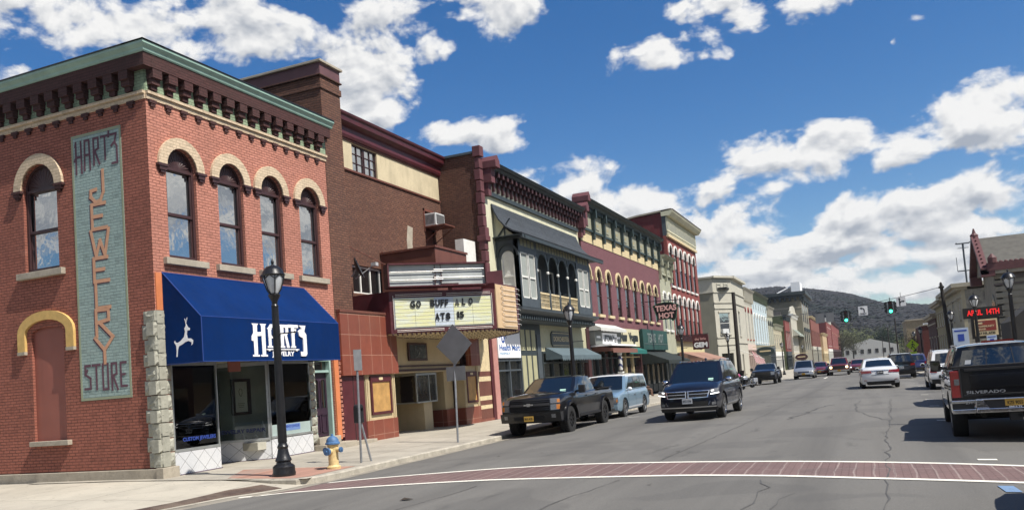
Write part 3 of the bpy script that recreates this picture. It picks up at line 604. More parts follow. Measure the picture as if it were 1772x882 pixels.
hz = MB().box(-1500, 1500, -250, 1600, -4, 135)
hm = bpy.data.materials.new('pale_haze'); hm.use_nodes = True; n_ = hm.node_tree.nodes; n_.remove(n_['Principled BSDF']); pv = n_.new('ShaderNodeVolumePrincipled'); pv.inputs['Color'].default_value = (.75, .82, .92, 1); pv.inputs['Density'].default_value = .00014; pv.inputs['Anisotropy'].default_value = .2
hm.node_tree.links.new(pv.outputs[0], n_['Material Output'].inputs['Volume'])
tag(hz.build('haze', hm), kind='stuff')
# ------------------------------------------------------------------ corner jewellery shop
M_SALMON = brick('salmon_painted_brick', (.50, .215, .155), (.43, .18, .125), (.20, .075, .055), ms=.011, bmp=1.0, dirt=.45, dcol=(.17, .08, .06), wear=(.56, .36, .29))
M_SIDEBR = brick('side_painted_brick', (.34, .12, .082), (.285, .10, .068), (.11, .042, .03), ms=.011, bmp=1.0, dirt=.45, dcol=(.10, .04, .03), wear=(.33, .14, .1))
M_OXB = brick('oxblood_brick', (.075, .03, .028), (.06, .024, .022), (.03, .015, .014), bmp=.8, dirt=.4)
M_MINTB = brick('mint_painted_brick', (.28, .36, .24), (.24, .32, .21), (.14, .18, .12), bmp=.8, dirt=.3)
M_TANB = brick('tan_painted_brick', (.58, .46, .32), (.52, .41, .28), (.34, .26, .18), .21, .075, bmp=.6, dirt=.3, dcol=(.25, .18, .12))
M_MINT = pm('mint_metal_cornice', (.27, .40, .33), .5, 0, .15, 1.5, streak=.4)
M_ORANGE = pm('orange_painted_panel', (.55, .18, .07), .6, 0, .12, 2, grime=.3)
M_RED2 = pm('red_brown_panel', (.26, .085, .06), .6, 0, .12, 1.5, .15, 60, streak=.3)
M_BLUE = pm('blue_awning_canvas', (.0003, .018, .092), .85, 0, .14, 1.2, .9, 5, grime=.25, streak=.3)
M_BLUE.node_tree.nodes['Principled BSDF'].inputs['Specular IOR Level'].default_value = .12
M_LET = pm('white_sign_vinyl', (.80, .80, .80), .5, 0, .04, 6)
def tilemat():
    m, n, l, b = nodes('diamond_marble_tile'); v = wallvec(n, l)
    r = n.new('ShaderNodeMapping'); r.inputs['Rotation'].default_value = (0, 0, radians(45)); l.new(v, r.inputs[0])
    t = n.new('ShaderNodeTexBrick'); t.offset = 0; l.new(r.outputs[0], t.inputs[0]); t.inputs['Scale'].default_value = 1; t.inputs['Brick Width'].default_value = .3; t.inputs['Row Height'].default_value = .3; t.inputs['Mortar Size'].default_value = .006
    t.inputs['Color1'].default_value = (.60, .60, .60, 1); t.inputs['Color2'].default_value = (.55, .56, .57, 1); t.inputs['Mortar'].default_value = (.22, .22, .22, 1)
    c = mixc(n, l, rng(n, l, nz(n, l, 9, 8, .7, dist=2), .45, .6, 0, .25), t.outputs[0], (.38, .40, .42)); l.new(c, b.inputs['Base Color']); b.inputs['Roughness'].default_value = .25; return m
M_TILE = tilemat(); M_PURB = pm('purple_granite', (.10, .07, .10), .4, 0, .35, 14)
M_DOORP = pm('dark_purple_door', (.035, .018, .032), .4, 0, .12, 4); M_TEAL = pm('pale_teal_frame', (.28, .40, .36), .6, 0, .12, 4)
M_GOLD = pm('yellow_wood_frame', (.45, .30, .09), .5, 0, .15, 6)
HX = -15.0; HY = 14.6; F = FL(HX); G_ = FS(HY)
hart = thing('jewelry_shop_building', 'salmon brick corner building with blue awning, bracketed cornice and four arched front windows', 'building', (HX, HY, 0))
wins = [(15.12, 16.10), (16.86, 17.82), (18.50, 19.46), (20.24, 21.22)]
Z0, Z1 = 5.24, 7.98
fh = [(a, b, Z0, Z1, (b - a) / 2) for a, b in wins] + [(14.98, 20.3, .1, 2.78), (20.45, 21.45, .30, 2.86)]
mb = MB(F); wall(mb, HY + .003, 21.72, .35, 9.28, -.32, 0, fh); mb.build('front_wall', M_SALMON, hart)
sw_ = [(-19.24, -18.04), (-23.6, -22.4)]
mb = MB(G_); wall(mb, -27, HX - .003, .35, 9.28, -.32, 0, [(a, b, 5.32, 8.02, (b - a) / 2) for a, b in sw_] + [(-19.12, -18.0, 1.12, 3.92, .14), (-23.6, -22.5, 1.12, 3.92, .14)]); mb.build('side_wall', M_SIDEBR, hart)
MB().box(-27, HX - .4, HY + .4, 21.6, 9.1, 9.9).box(-27, -26.7, HY + .3, 21.9, -.5, 9.5).build('roof', M_ROOF, hart)
mb = MB(); mb.box(-27, HX - 2.6, HY + .33, 21.6, 4.6, 4.7); mb.build('floor_slab', M_DARK, hart)
# base course
mb = MB(G_); mb.box(-27, HX + .02, -.1, .07, .06, .34); mb.build('stone_base', M_STONE, hart, bev=.012)
mb = MB(G_); mb.box(-27, HX + .1, -.1, .03, -.6, .06); mb.build('foundation', M_PURB, hart)
# entablature
def entab(fr, u0, u1, step, first, sm, em):
    MB(fr).box(u0, u1, 0, .035, 8.98, 9.10).box(u0, u1, 0, .085, 9.10, 9.17).build('string_course', M_TANB, hart)
    MB(fr).box(u0, u1, -.3, .02, 9.17, 9.68).build('frieze', M_MINTB, hart)
    MB(fr).box(u0, u1 + (0 if fr is F else .236), -.3, .24, 9.68 + (.002 if fr is F else 0), 9.988 + (.002 if fr is F else 0)).build('upper_course', M_OXB, hart)
    br = MB(fr); cb_ = MB(fr); u = first
    while u < u1 - .1:
        w = .13
        br.box(u - w * 1.1, u + w * 1.1, .02, .23, 9.46, 9.677).box(u - w, u + w, .02, .17, 9.32, 9.46).box(u - w * .7, u + w * .7, .02, .11, 9.20, 9.32)
        cb_.box(u - .11, u + .11, 0, .06, 8.90, 8.98).box(u - .06, u + .06, 0, .045, 8.82, 8.90); br.cut(); cb_.cut()
        u += step
    br.sep('bracket', M_OXB, hart); cb_.sep('corbel', M_OXB, hart)
    P = [(-.3, 9.99), (.26, 9.99), (.28, 10.02), (.29, 10.07), (.33, 10.11), (.36, 10.15), (.36, 10.21), (-.3, 10.21)]
    a, b = sm, em; mb = MB(fr)
    mb.add([(a(d) if callable(a) else a, d, z) for d, z in P] + [(b(d) if callable(b) else b, d, z) for d, z in P], [(i, (i + 1) % 8, 8 + (i + 1) % 8, 8 + i) for i in range(8)] + [tuple(range(8)), tuple(range(15, 7, -1))])
    mb.build('cornice', M_MINT, hart)
    MB(fr).box(a(.38) if callable(a) else a, b(.38) if callable(b) else b, -.3, .38, 10.21 + (.002 if fr is F else 0), 10.24).build('coping', M_BLACK, hart)
entab(F, HY, 21.72, .497, HY + .18, lambda d: HY - max(d, 0), 21.8)
entab(G_, -27, HX, .497, -26.87, -27, lambda d: HX + max(d, 0))
# windows
def sunburst(root, fr, a, b, zs_, r, d):
    MB(fr).prism(archpoly(a, b, zs_ - .02, zs_ + r, r), d - .02, d).build('lunette', M_DBROWN, root)
    mb = MB(fr); m = (a + b) / 2
    for k in range(1, 12):
        t = pi * k / 12; mb.add([(m + r * .22 * cos(t), d, zs_ + r * .2 * sin(t)), (m + r * .9 * cos(t - .06), d, zs_ + r * .9 * sin(t - .06)), (m + r * .9 * cos(t), d + .022, zs_ + r * .9 * sin(t)), (m + r * .9 * cos(t + .06), d, zs_ + r * .9 * sin(t + .06))], [(0, 1, 2), (0, 2, 3)])
    mb.build('sunburst', M_DBROWN, root)
def hartwin(fr, a, b, z0, z1):
    r = (b - a) / 2; zsp = z1 - r
    w = MB(fr); fw = .075
    w.box(a, a + fw, -.2, -.08, z0, zsp).box(b - fw, b, -.2, -.08, z0, zsp).box(a + fw, b - fw, -.2, -.08, z0, z0 + .1).box(a + fw, b - fw, -.2, -.07, zsp - .07, zsp)
    mz = (z0 + zsp) / 2 - .02; w.box(a + fw, b - fw, -.17, -.1, mz - .035, mz + .035)
    for s, (p, q) in ((0, (mz + .035, zsp - .07)), (1, (z0 + .1, mz - .035))):
        dd = -.14 if s == 0 else -.17
        w.box(a + fw, a + fw + .04, dd, dd + .04, p, q).box(b - fw - .04, b - fw, dd, dd + .04, p, q)
    ring(w, a + .05, b - .05, zsp, r - .05, .05, -.2, -.08)
    win = w.build('window', M_DBROWN, hart, bev=.006)
    MB(fr).box(a + fw, b - fw, -.172, -.165, z0 + .1, zsp - .07).build('glass', M_GUP, win)
    sunburst(win, fr, a + .05, b - .05, zsp, r - .05, -.13)
    ring(MB(fr), a + .0, b - .0, zsp, r, .26, -.02, .07, 0).build('arch_hood', M_TANB, win)
    ring(MB(fr), a + .0, b - .0, zsp, r, .055, -.02, .035, .06).build('arch_reveal', M_SALMON, win)
    c = MB(fr)
    for q in (a - .14, b + .14): c.box(q - .16, q + .16, 0, .10, zsp - .06, zsp).box(q - .11, q + .11, 0, .08, zsp - .15, zsp - .06).box(q - .06, q + .06, 0, .06, zsp - .21, zsp - .15).cut()
    c.sep('impost', M_OXB if fr is G_ else M_DBROWN, win)
    MB(fr).box(a - .2, b + .2, -.1, .12, z0 - .16, z0).build('sill', M_STONE, win, bev=.01)
for a, b in wins: hartwin(F, a, b, Z0, Z1)
for a, b in sw_: hartwin(G_, a, b, 5.32, 8.02)
for a, b in ((-19.12, -18.0), (-23.6, -22.5)):
    p = MB(G_); p.prism(archpoly(a, b, 1.12, 3.92, .14), -.2, -.07); bp_ = p.build('blocked_doorway', M_RED2, hart)
    ring(MB(G_), a - .16, b + .16, 3.78, .32, .26, -.01, .07, .42, wt=.22).build('arch_hood', pm('yellow_painted_brick', (.55, .36, .12), .8, 0, .15, 6, .3, 30), bp_)
    MB(G_).box(a - .42, a - .16, 0, .085, 3.28, 3.36).cut().box(b + .16, b + .42, 0, .085, 3.28, 3.36).sep('label_stop', M_STONE, bp_)
    MB(G_).box(a - .06, b + .16, -.05, .12, 1.0, 1.12).build('sill', M_STONE, bp_, bev=.01)
# painted wall sign
M_AQUA = brick('aqua_painted_brick', (.31, .40, .37), (.27, .36, .335), (.17, .23, .22), bmp=.9, dirt=.3, dcol=(.2, .24, .22))
M_OLIVE = pm('sage_painted_border', (.27, .30, .2), .8, 0, .1, 4); M_PEACH = pm('peach_sign_paint', (.56, .30, .18), .8, 0, .12, 8); M_PLUM = pm('plum_sign_paint', (.11, .05, .07), .8, 0, .12, 8)
u0, u1, z0, z1 = -17.47, -15.82, 2.02, 8.5
sg = MB(G_).box(u0, u1, 0, .006, z0, z1).build('painted_sign', M_AQUA, hart)
MB(G_).box(u0, u0 + .06, .006, .010, z0, z1).box(u1 - .06, u1, .006, .010, z0, z1).box(u0 + .06, u1 - .06, .006, .010, z0, z0 + .06).box(u0 + .06, u1 - .06, .006, .010, z1 - .06, z1).build('border', M_OLIVE, sg)
DECO = {'H': [[(.08, 0), (.1, 1)], [(.1, 1), (0, .88)], [(.9, 0), (.85, 1)], [(-.12, .42), (.1, .52), (.9, .52)]],
 'A': [[(0, 0), (.12, 1), (.75, 1), (.85, 0)], [(.05, .5), (.8, .5)]], 'R': [[(.1, 0), (.1, 1), (.8, 1), (.8, .6), (.1, .5)], [(.3, .5), (.9, 0)]],
 'T': [[(-.1, 1), (1.0, 1)], [(.45, 1), (.45, 0)]], '3': [[(0, 1), (.8, 1), (.55, .72), (.85, .55), (.85, 0), (.15, 0)], [(.1, .62), (.55, .72)], [(-.25, 1.12), (-.3, .95)]],
 'S': [[(.85, 1), (.1, 1), (.1, .62), (.4, .8)], [(.1, .62), (.85, .45), (.85, 0), (0, 0)]], 'O': [[(.1, 0), (.1, 1), (.85, 1), (.85, 0), (.1, 0)]],
 'E': [[(.85, 1), (.1, 1), (.1, 0), (.9, 0)], [(.1, .5), (.65, .5)]], 'W': [[(0, 1), (.25, 0), (.5, .6), (.75, 0), (1, 1)]], 'L': [[(.15, 1), (.15, 0), (.9, 0)]],
 'J': [[(.8, 1), (.8, .3), (.62, .04), (.35, 0), (.08, .2), (.1, .4), (.38, .42)]], 'Y': [[(0, 1), (.5, .5), (1, 1)], [(.5, .5), (.5, 0)]]}
def deco(fr, word, u0, u1, z0, z1, d, w, hf=None):
    mb = MB(fr); n = len(word); cw = (u1 - u0) / n
    for i, ch in enumerate(word):
        zz0 = hf[i] if hf else z0; strokes(mb, DECO[ch], u0 + cw * i + cw * .08, u0 + cw * (i + 1) - cw * .16, zz0, z1, d, w, .003)
    return mb
deco(G_, 'HART3', -17.36, -15.88, 7.75, 8.32, .011, .055, [7.55, 7.6, 7.68, 7.76, 7.62]).build('lettering', M_PLUM, sg)
deco(G_, 'STORE', -17.34, -15.9, 2.22, 2.85, .011, .055, [2.3, 2.28, 2.26, 2.24, 2.3]).build('lettering', M_PLUM, sg)
for off_, mt, dd, nm in ((.028, M_PLUM, .008, 'letter_shadow'), (0, M_PEACH, .012, 'lettering')):
    mb = MB(G_); zt = 7.5
    for ch, h in zip('JEWELRY', (.74, .60, .62, .56, .60, .62, .60)):
        strokes(mb, DECO[ch], -16.92 - off_, -16.34 - off_, zt - h - off_, zt - off_, dd, .085, .003); zt -= h + .045
    mb.build(nm, mt, sg)
# rusticated stone pier at the corner and beside the doors
M_RUST = pm('split_face_stone', (.31, .305, .25), .9, 0, .2, 4, .5, 14, grime=.5)
def stones(fr, u0, u1, z0, z1, h, corner=None, name='stone_pier'):
    mb = MB(fr); z = z0; i = 0
    while z < z1 - .02:
        hh = min(h * random.uniform(.92, 1.08), z1 - z); a = u0 - (.05 if i % 2 else -.0); b = u1
        nu, nv = 7, 5; off = len(mb.v)
        vs = []
        for j in range(nv + 1):
            for k in range(nu + 1):
                e = min(k, nu - k, j, nv - j) ; uu = a + (b - a) * k / nu; zz = z + .012 + (hh - .024) * j / nv
                dd = .0 if e == 0 else (.03 if e == 1 else .045) + random.uniform(-.016, .018)
                if e: uu += random.uniform(-.02, .02); zz += random.uniform(-.02, .02)
                vs.append((uu, dd + .012, zz))
        mb.add(vs, [(j * (nu + 1) + k, j * (nu + 1) + k + 1, (j + 1) * (nu + 1) + k + 1, (j + 1) * (nu + 1) + k) for j in range(nv) for k in range(nu)])
        mb.box(a, b, -.2, .013, z + .012, z + hh - .012); z += hh; i += 1
    return mb.build(name, M_RUST, hart)
stones(F, HY - .05, HY + .38, .36, 3.98, .33); stones(G_, HX - .36, HX + .06, .36, 3.98, .33)
MB(F).box(HY - .1, HY + .4, -.1, .12, .08, .36).build('stone_base', M_STONE, hart, bev=.012)
MB(F).box(HY + .03, HY + .40, -.02, .03, 3.98, 4.86).build('corner_panel', M_ORANGE, hart)
stones(F, 20.26, 20.50, .34, 2.8, .26)
MB(F).box(21.46, 21.68, -.02, .05, .35, 2.8).build('edge_pilaster', M_ORANGE, hart)
mb = MB(F)
for k in range(18): mb.box(21.69, 21.80, -.02, .04 + .02 * (k % 2), .4 + k * .13, .49 + k * .13)
mb.build('brick_toothing', M_SALMON, hart)
# shopfront
bk = MB(F); bk.box(14.98, 16.47, -.1, .02, .14, .66).build('bulkhead', M_TILE, hart)
MB(F).box(14.9, 16.5, -.1, .035, -.3, .14).cut().box(18.40, 20.27, -.1, .035, -.3, .14).sep('plinth', M_PURB, hart)
MB(F).box(18.42, 20.25, -.1, .02, .14, .64).build('bulkhead', M_TILE, hart)
fd, ld_ = FA((HX - 1.55, 17.35), (HX - .02, 18.42))
MB(fd).box(0, ld_, -.1, 0, .14, .64).build('bulkhead', M_TILE, hart); MB(fd).box(0, ld_, -.1, .01, -.3, .14).build('plinth', M_PURB, hart)
w = MB(F)
for a, b in ((14.98, 16.47), (18.42, 20.25)):
    w.cut().box(a, b, -.06, .03, .66, .72).box(a, b, -.06, .02, 2.68, 2.78).box(a, a + .04, -.05, .01, .72, 2.68).box(b - .04, b, -.05, .01, .72, 2.68)
w.sep('shop_window_frame', M_ALU, hart)
w = MB(fd); w.box(0, ld_, -.05, .03, .64, .70).box(0, ld_, -.05, .02, 2.66, 2.76).box(0, .05, -.05, .02, .7, 2.66).box(ld_ - .05, ld_, -.05, .03, .7, 2.66); w.build('shop_window_frame', M_ALU, hart)
MB(F).box(15.02, 16.43, -.03, -.024, .72, 2.68).build('shop_glass', M_GCL, hart); MB(F).box(18.46, 20.21, -.03, -.024, .70, 2.68).build('shop_glass', M_GCL, hart)
MB(fd).box(.05, ld_ - .05, -.03, -.024, .70, 2.66).build('shop_glass', M_GCL, hart)
fe, le_ = FA((HX - .02, 16.47), (HX - 1.55, 16.9)); 
MB(F).box(16.44, 16.50, -1.5, -.02, .1, .66).build('bulkhead', M_TILE, hart); MB(F).box(16.44, 16.49, -1.5, -1.44, .66, 2.7).box(16.44, 16.49, -1.5, -.02, 2.62, 2.72).build('shop_window_frame', M_ALU, hart)
MB(F).box(16.46, 16.465, -1.44, -.05, .7, 2.62).build('shop_glass', M_GCL, hart)
MB(F).box(16.4, 18.45, -1.7, -.02, 2.78, 2.86).build('entry_soffit', M_INT, hart)
e = MB(F); e.box(16.62, 16.72, -1.62, -1.5, .1, 2.3).box(17.2, 17.30, -1.62, -1.5, .1, 2.3).box(16.72, 17.2, -1.62, -1.5, 2.2, 2.3)
dr = e.build('entrance_door', M_GOLD, hart); MB(F).box(16.72, 17.2, -1.6, -1.57, .12, 2.2).build('glass', M_GDK, dr)
MB(F).box(16.44, 17.5, -1.66, -1.5, 2.3, 2.8).box(17.30, 17.42, -1.66, -1.5, .1, 2.3).box(16.5, 16.62, -1.66, -1.5, .1, 2.3).build('door_surround', M_TEAL, hart)
MB(F).box(16.9, 17.35, -.02, .01, 2.5, 2.79).build('transom_panel', M_RED2, hart)
# inside
MB(F).box(14.95, 21.6, -5.1, -5.0, .0, 4.6).box(14.95, 15.0, -5, -.35, 0, 4.5).box(21.55, 21.6, -5, -.3, 0, 4.5).build('interior_wall', M_INT, hart)
MB(F).box(14.95, 21.6, -5.1, -.33, 3.2, 3.3).build('ceiling', M_INT, hart)
MB(F).box(15.0, 16.42, -1.5, -.12, .4, .6).box(18.0, 20.2, -1.2, -.12, .4, .6).box(17.5, 21.5, -5, -1.7, -.1, .12).box(14.9, 18.4, -5, -.1, -.1, .075).build('display_floor', M_INT, hart)
MB(F).box(17.9, 20.2, -1.3, -1.25, .55, 3.2).build('display_backdrop', pm('grey_green_backdrop', (.22, .235, .2), .8, 0, .2, 1.5), hart)
pf = MB(F); pf.box(18.35, 18.45, -1.24, -1.18, 1.35, 2.35).box(19.0, 19.1, -1.24, -1.18, 1.35, 2.35).box(18.45, 19.0, -1.24, -1.18, 1.35, 1.43).box(18.45, 19.0, -1.24, -1.18, 2.27, 2.35)
pfo = pf.build('picture_frame', M_BLACK, hart); MB(F).box(18.45, 19.0, -1.245, -1.235, 1.43, 2.27).build('picture', pm('cream_print', (.45, .45, .38), .7, 0, .1), pfo)
sk = MB(F); P_ = [(18.66, 2.0), (18.7, 2.08), (18.78, 2.06), (18.8, 1.96), (18.74, 1.86), (18.68, 1.92), (18.66, 2.0)]
for a, b in zip(P_, P_[1:]): sk.tube((a[0], -1.23, a[1]), (b[0], -1.23, b[1]), .006, n=4)
for k in range(3): sk.box(18.6 + .02 * k, 18.88 - .02 * k, -1.236, -1.232, 1.66 - .05 * k, 1.67 - .05 * k)
sk.build('drawing', M_DARK, pfo)
dp = MB(F); random.seed(5)
for k in range(9):
    u = 18.2 + .23 * k; h = random.choice([.14, .2, .26, .55]); d = -random.uniform(.4, .9)
    dp.lathe([(.06, .6), (.07, .62), (.03, .6 + h * .4), (.05, .6 + h * .6), (.02, .6 + h)], (0, 0, 0), 8) if False else dp.cut().box(u - .045, u + .045, d - .04, d + .04, .6, .6 + h * .6).add([(u - .05, d - .05, .6 + h * .6), (u + .05, d - .05, .6 + h * .6), (u + .05, d + .05, .6 + h * .6), (u - .05, d + .05, .6 + h * .6), (u, d, .6 + h)], [(0, 1, 4), (1, 2, 4), (2, 3, 4), (3, 0, 4)])
for k in range(6): dp.cut().box(15.08 + .2 * k, 15.2 + .2 * k, -.5, -.3, .6, .68 + .02 * (k % 3))
dp.sep('jewelry_display', pm('pale_display_stand', (.5, .5, .47), .6, 0, .1), hart)
cs = MB(F); cs.box(15.2, 18, -3.2, -2.6, .1, 1.05).box(18.9, 21.3, -2.6, -2.1, .1, 1.0); cs.build('display_case', pm('dark_walnut', (.05, .03, .02), .4, 0, .2, 5), hart)
po = MB(F).box(15.95, 16.2, -.05, -.035, 1.35, 1.72).build('window_notice', M_DARK, hart); MB(F).box(15.97, 16.18, -.036, -.033, 1.37, 1.70).build('paper', M_LET, po); text(MB(F), '&', 16.0, 16.15, 1.45, 1.62, -.033, .002).build('lettering', M_DARK, po)
MW = pm('blue_window_lettering', (.02, .05, .26), .6, 0, .05)
text(MB(F), 'CUSTOM JEWELERS', 15.28, 16.36, .86, .98, -.022, .003, .03).build('window_lettering', MW, hart)
text(MB(fd), 'JEWELRY REPAIR', .55, 1.75, .84, .98, -.022, .003, .03).build('window_lettering', pm('navy_window_lettering', (.01, .02, .09), .6, 0, .05), hart)
MB(F).box(18.47, 20.2, -.022, -.019, .70, 1.02).build('frosted_band', pm('pale_green_frosting', (.30, .37, .35), .6, 0, .1), hart)
bl_ = MB(F).box(19.05, 19.72, -.019, -.016, .82, 1.0).build('blue_decal', pm('mid_blue_decal', (.12, .2, .42), .6, 0, .05), hart); text(MB(F), 'BENCH JEWELER', 19.08, 19.69, .88, .97, -.016, .002, .03).build('lettering', MW, bl_)
vl = MB(F); pts = [(15.05 + 1.15 * k / 12, 2.6 - .32 * sin(pi * k / 12) ** .7) for k in range(13)]; vl.prism([(15.05, 2.66)] + pts + [(16.2, 2.66)], -.08, -.07); vl.build('window_valance', pm('grey_valance', (.20, .21, .19), .8, 0, .15), hart)
# purple door
d_ = MB(F); d_.box(20.58, 21.34, -.26, -.2, .50, 2.40); pd = d_.build('side_door', M_DOORP, hart)
pn = MB(F)
for a, b in ((20.66, 20.92), (21.0, 21.26)):
    ring(pn, a + .03, b - .03, 2.1, .1, .03, -.2, -.17, .75); pn.box(a, a + .03, -.2, -.175, .6, 1.15).box(b - .03, b, -.2, -.175, .6, 1.15).box(a, b, -.2, -.175, 1.12, 1.15).box(a, b, -.2, -.175, .6, .63)
pn.build('panel_moulding', M_DOORP, pd)
for a, b in ((20.69, 20.89), (21.03, 21.23)): MB(F).prism(archpoly(a, b, 1.35, 2.2, .1), -.2, -.19).build('glass', M_GDK, pd)
h = MB(F); h.ell((20.64, -.16, 1.35), (.03, .03, .03), 10, 8); h.ell((20.64, -.16, 1.5), (.022, .02, .022), 10, 8); h.build('handle', M_ALU, pd, smooth=60)
MB(F).box(20.50, 20.58, -.3, -.05, .3, 2.80).box(21.34, 21.42, -.3, -.05, .3, 2.80).box(20.58, 21.34, -.3, -.08, 2.40, 2.47).box(20.58, 21.34, -.3, -.05, 2.74, 2.80).build('door_frame', M_TEAL, hart)
MB(F).box(20.58, 21.34, -.2, -.19, 2.47, 2.74).build('transom_glass', M_GDK, hart)
MB(F).box(20.42, 21.5, -.3, .12, .28, .48).box(20.3, 21.9, -.2, .42, -.2, .28).build('door_step', M_STONE, hart, bev=.01)
# awning
u0, u1, dF = 14.82, 20.2, 1.14
a = MB(F); a.add([(u0, .02, 4.86), (u1, .02, 4.86), (u1, dF, 3.73), (u0, dF, 3.73), (u0, dF, 2.70), (u1, dF, 2.70), (u0, .02, 2.72), (u1, .02, 2.72)],
                 [(0, 1, 2, 3), (3, 2, 5, 4), (0, 3, 4, 6), (1, 7, 5, 2)])
aw = a.build('awning', M_BLUE, hart, auto=False); so = aw.modifiers.new('s', 'SOLIDIFY'); so.thickness = .012; so.offset = -1
sp_ = MB(F)
for p, q in (((u0, .03, 4.87), (u0, dF, 3.735)), ((u0, dF + .004, 3.735), (u1, dF + .004, 3.735)), ((u1, .03, 4.87), (u1, dF, 3.735)), ((u0, dF + .004, 3.73), (u0, dF + .004, 2.7)), ((u0, dF, 2.7), (u1, dF, 2.7)), ((u0, .03, 2.7), (u0, dF, 2.7)), ((u0, .03, 4.87), (u1, .03, 4.87))): sp_.tube(p, q, .012, n=6)
for k in range(1, 5): sp_.tube((u0 + k * 1.08, .02, 2.76), (u0 + k * 1.08, dF - .03, 2.74), .012, n=5)
sp_.build('awning_frame', pm('blue_awning_piping', (.008, .04, .2), .6, 0, .1), aw)
t_ = MB(F); random.seed(3)
for k in range(34):
    u = random.uniform(u0 + .3, u1 - .2); s_ = random.uniform(.05, .8); d = .02 + (dF - .02) * s_; z = 4.86 - 1.13 * s_ + .006; r = random.uniform(.006, .02); ln_ = random.uniform(1, 3.5)
    t_.add([(u - r * .5, d - r * ln_, z + r * ln_), (u + r * .5, d - r * ln_, z + r * ln_), (u + r, d + r * ln_, z - r * ln_), (u - r * .3, d + r * ln_, z - r * ln_)], [(0, 1, 2, 3)])
t_.build('bird_droppings', pm('bird_dropping', (.30, .36, .45), .9, 0, .1), aw)
lt_ = MB(F); d = dF + .006
def ser(ch, a, b, z0, z1, w):
    H, V = {'H': ([(.0, .62, .98, .62)], [(.14, 0, .14, 1), (.80, 0, .80, 1)]), }.get(ch, ([], []))
class _L(MB):
    def prism(s, pts, d0, d1, ax=1): s.q = getattr(s, 'q', 0) + .0012; return MB.prism(s, pts, d0, d1 + s.q, ax)
    def box(s, *a): s.q = getattr(s, 'q', 0) + .0012; return MB.box(s, a[0], a[1], a[2], a[3] + s.q, a[4], a[5])
lt_ = _L(lambda u, d, z: F(u - .5, d, z))
def bx(a, b, c, e): lt_.box(a, b, d, d + .008, c, e)
L0, L1 = 17.0, 19.02     # HART'S
zt, zb = 3.62, 2.80
def leg(u, w, z0, z1, fl=.05): lt_.prism([(u - w * .42, z0), (u + w * .42, z0), (u + w * .5, z1 - .05), (u + w * .5 + fl, z1), (u - w * .5 - fl, z1), (u - w * .5, z1 - .05)], d, d + .008); lt_.box(u - w * .5 - fl, u + w * .5 + fl, d, d + .0084, z0, z0 + .045)
leg(17.12, .15, zb, zt, .05); leg(17.42, .15, zb, zt, .05)
lt_.prism([(16.98, 3.3), (17.06, 3.4), (17.42, 3.42), (17.42, 3.32), (17.1, 3.3), (17.03, 3.18), (16.97, 3.2)], d + .0004, d + .009)
leg(17.66, .12, 3.02, 3.52, .04); leg(17.92, .13, 3.02, 3.62, .04); lt_.prism([(17.58, 3.5), (17.7, 3.62), (17.98, 3.62), (17.98, 3.54), (17.72, 3.53)], d + .0004, d + .009); bx(17.6, 17.98, 3.26, 3.33)
leg(18.14, .13, 3.02, 3.62, .03); lt_.prism([(18.14, 3.62), (18.34, 3.62), (18.39, 3.54), (18.39, 3.42), (18.32, 3.34), (18.2, 3.34), (18.2, 3.40), (18.28, 3.42), (18.28, 3.54), (18.14, 3.56)], d + .0004, d + .009); lt_.prism([(18.22, 3.36), (18.32, 3.36), (18.42, 3.02), (18.31, 3.02)], d + .0006, d + .0095)
leg(18.58, .13, 3.02, 3.6, .03); bx(18.36, 18.80, 3.55, 3.63)
lt_.prism([(18.66, 3.52), (18.72, 3.52), (18.7, 3.42), (18.65, 3.4)], d, d + .008)
lt_.prism([(18.84, 3.62), (19.12, 3.62), (19.06, 3.46), (19.14, 3.38), (19.14, 2.86), (19.08, 2.80), (18.88, 2.80), (18.86, 2.92), (19.0, 2.92), (19.0, 3.28), (18.84, 3.34), (18.8, 3.46), (18.9, 3.52), (18.98, 3.53)], d, d + .008)
bx(17.5, 18.8, 2.965, 2.99); lt_.prism([(17.5, 2.99), (17.6, 2.93), (17.64, 2.95), (17.58, 2.99)], d + .0004, d + .009); lt_.prism([(18.8, 2.99), (18.7, 2.93), (18.66, 2.95), (18.72, 2.99)], d + .0004, d + .009)
text(lt_, 'JEWELRY', 17.72, 18.62, 2.77, 2.93, d, .008, .03)
lt_.build('lettering', M_LET, aw)
fs_ = lambda u, dd, z: (HX + u, 14.82 - .008 - dd, z)
dm = MB(fs_)
DEER = [(.30, 2.86), (.335, 2.86), (.36, 3.02), (.40, 3.10), (.52, 3.14), (.60, 3.18), (.70, 3.20), (.80, 3.16), (.79, 3.09), (.83, 3.12), (.85, 3.20), (.78, 3.25), (.68, 3.26), (.66, 3.36), (.68, 3.44), (.75, 3.44), (.77, 3.48), (.70, 3.52), (.66, 3.60), (.62, 3.52), (.59, 3.50), (.61, 3.42), (.57, 3.30), (.46, 3.22), (.36, 3.18), (.29, 3.20), (.28, 3.24), (.25, 3.20), (.31, 3.12), (.32, 3.0)]
dm.prism([(.08 + x * .95, z) for x, z in DEER], 0, .006)
dm.path([(.08 + .62, 0, 3.56), (.08 + .6, 0, 3.66), (.08 + .66, 0, 3.74)], .007, 4); dm.path([(.08 + .62, 0, 3.58), (.08 + .58, 0, 3.72)], .006, 4); dm.path([(.7, 0, 3.62), (.74, 0, 3.72)], .006, 4)
dm.build('leaping_deer', M_LET, aw)

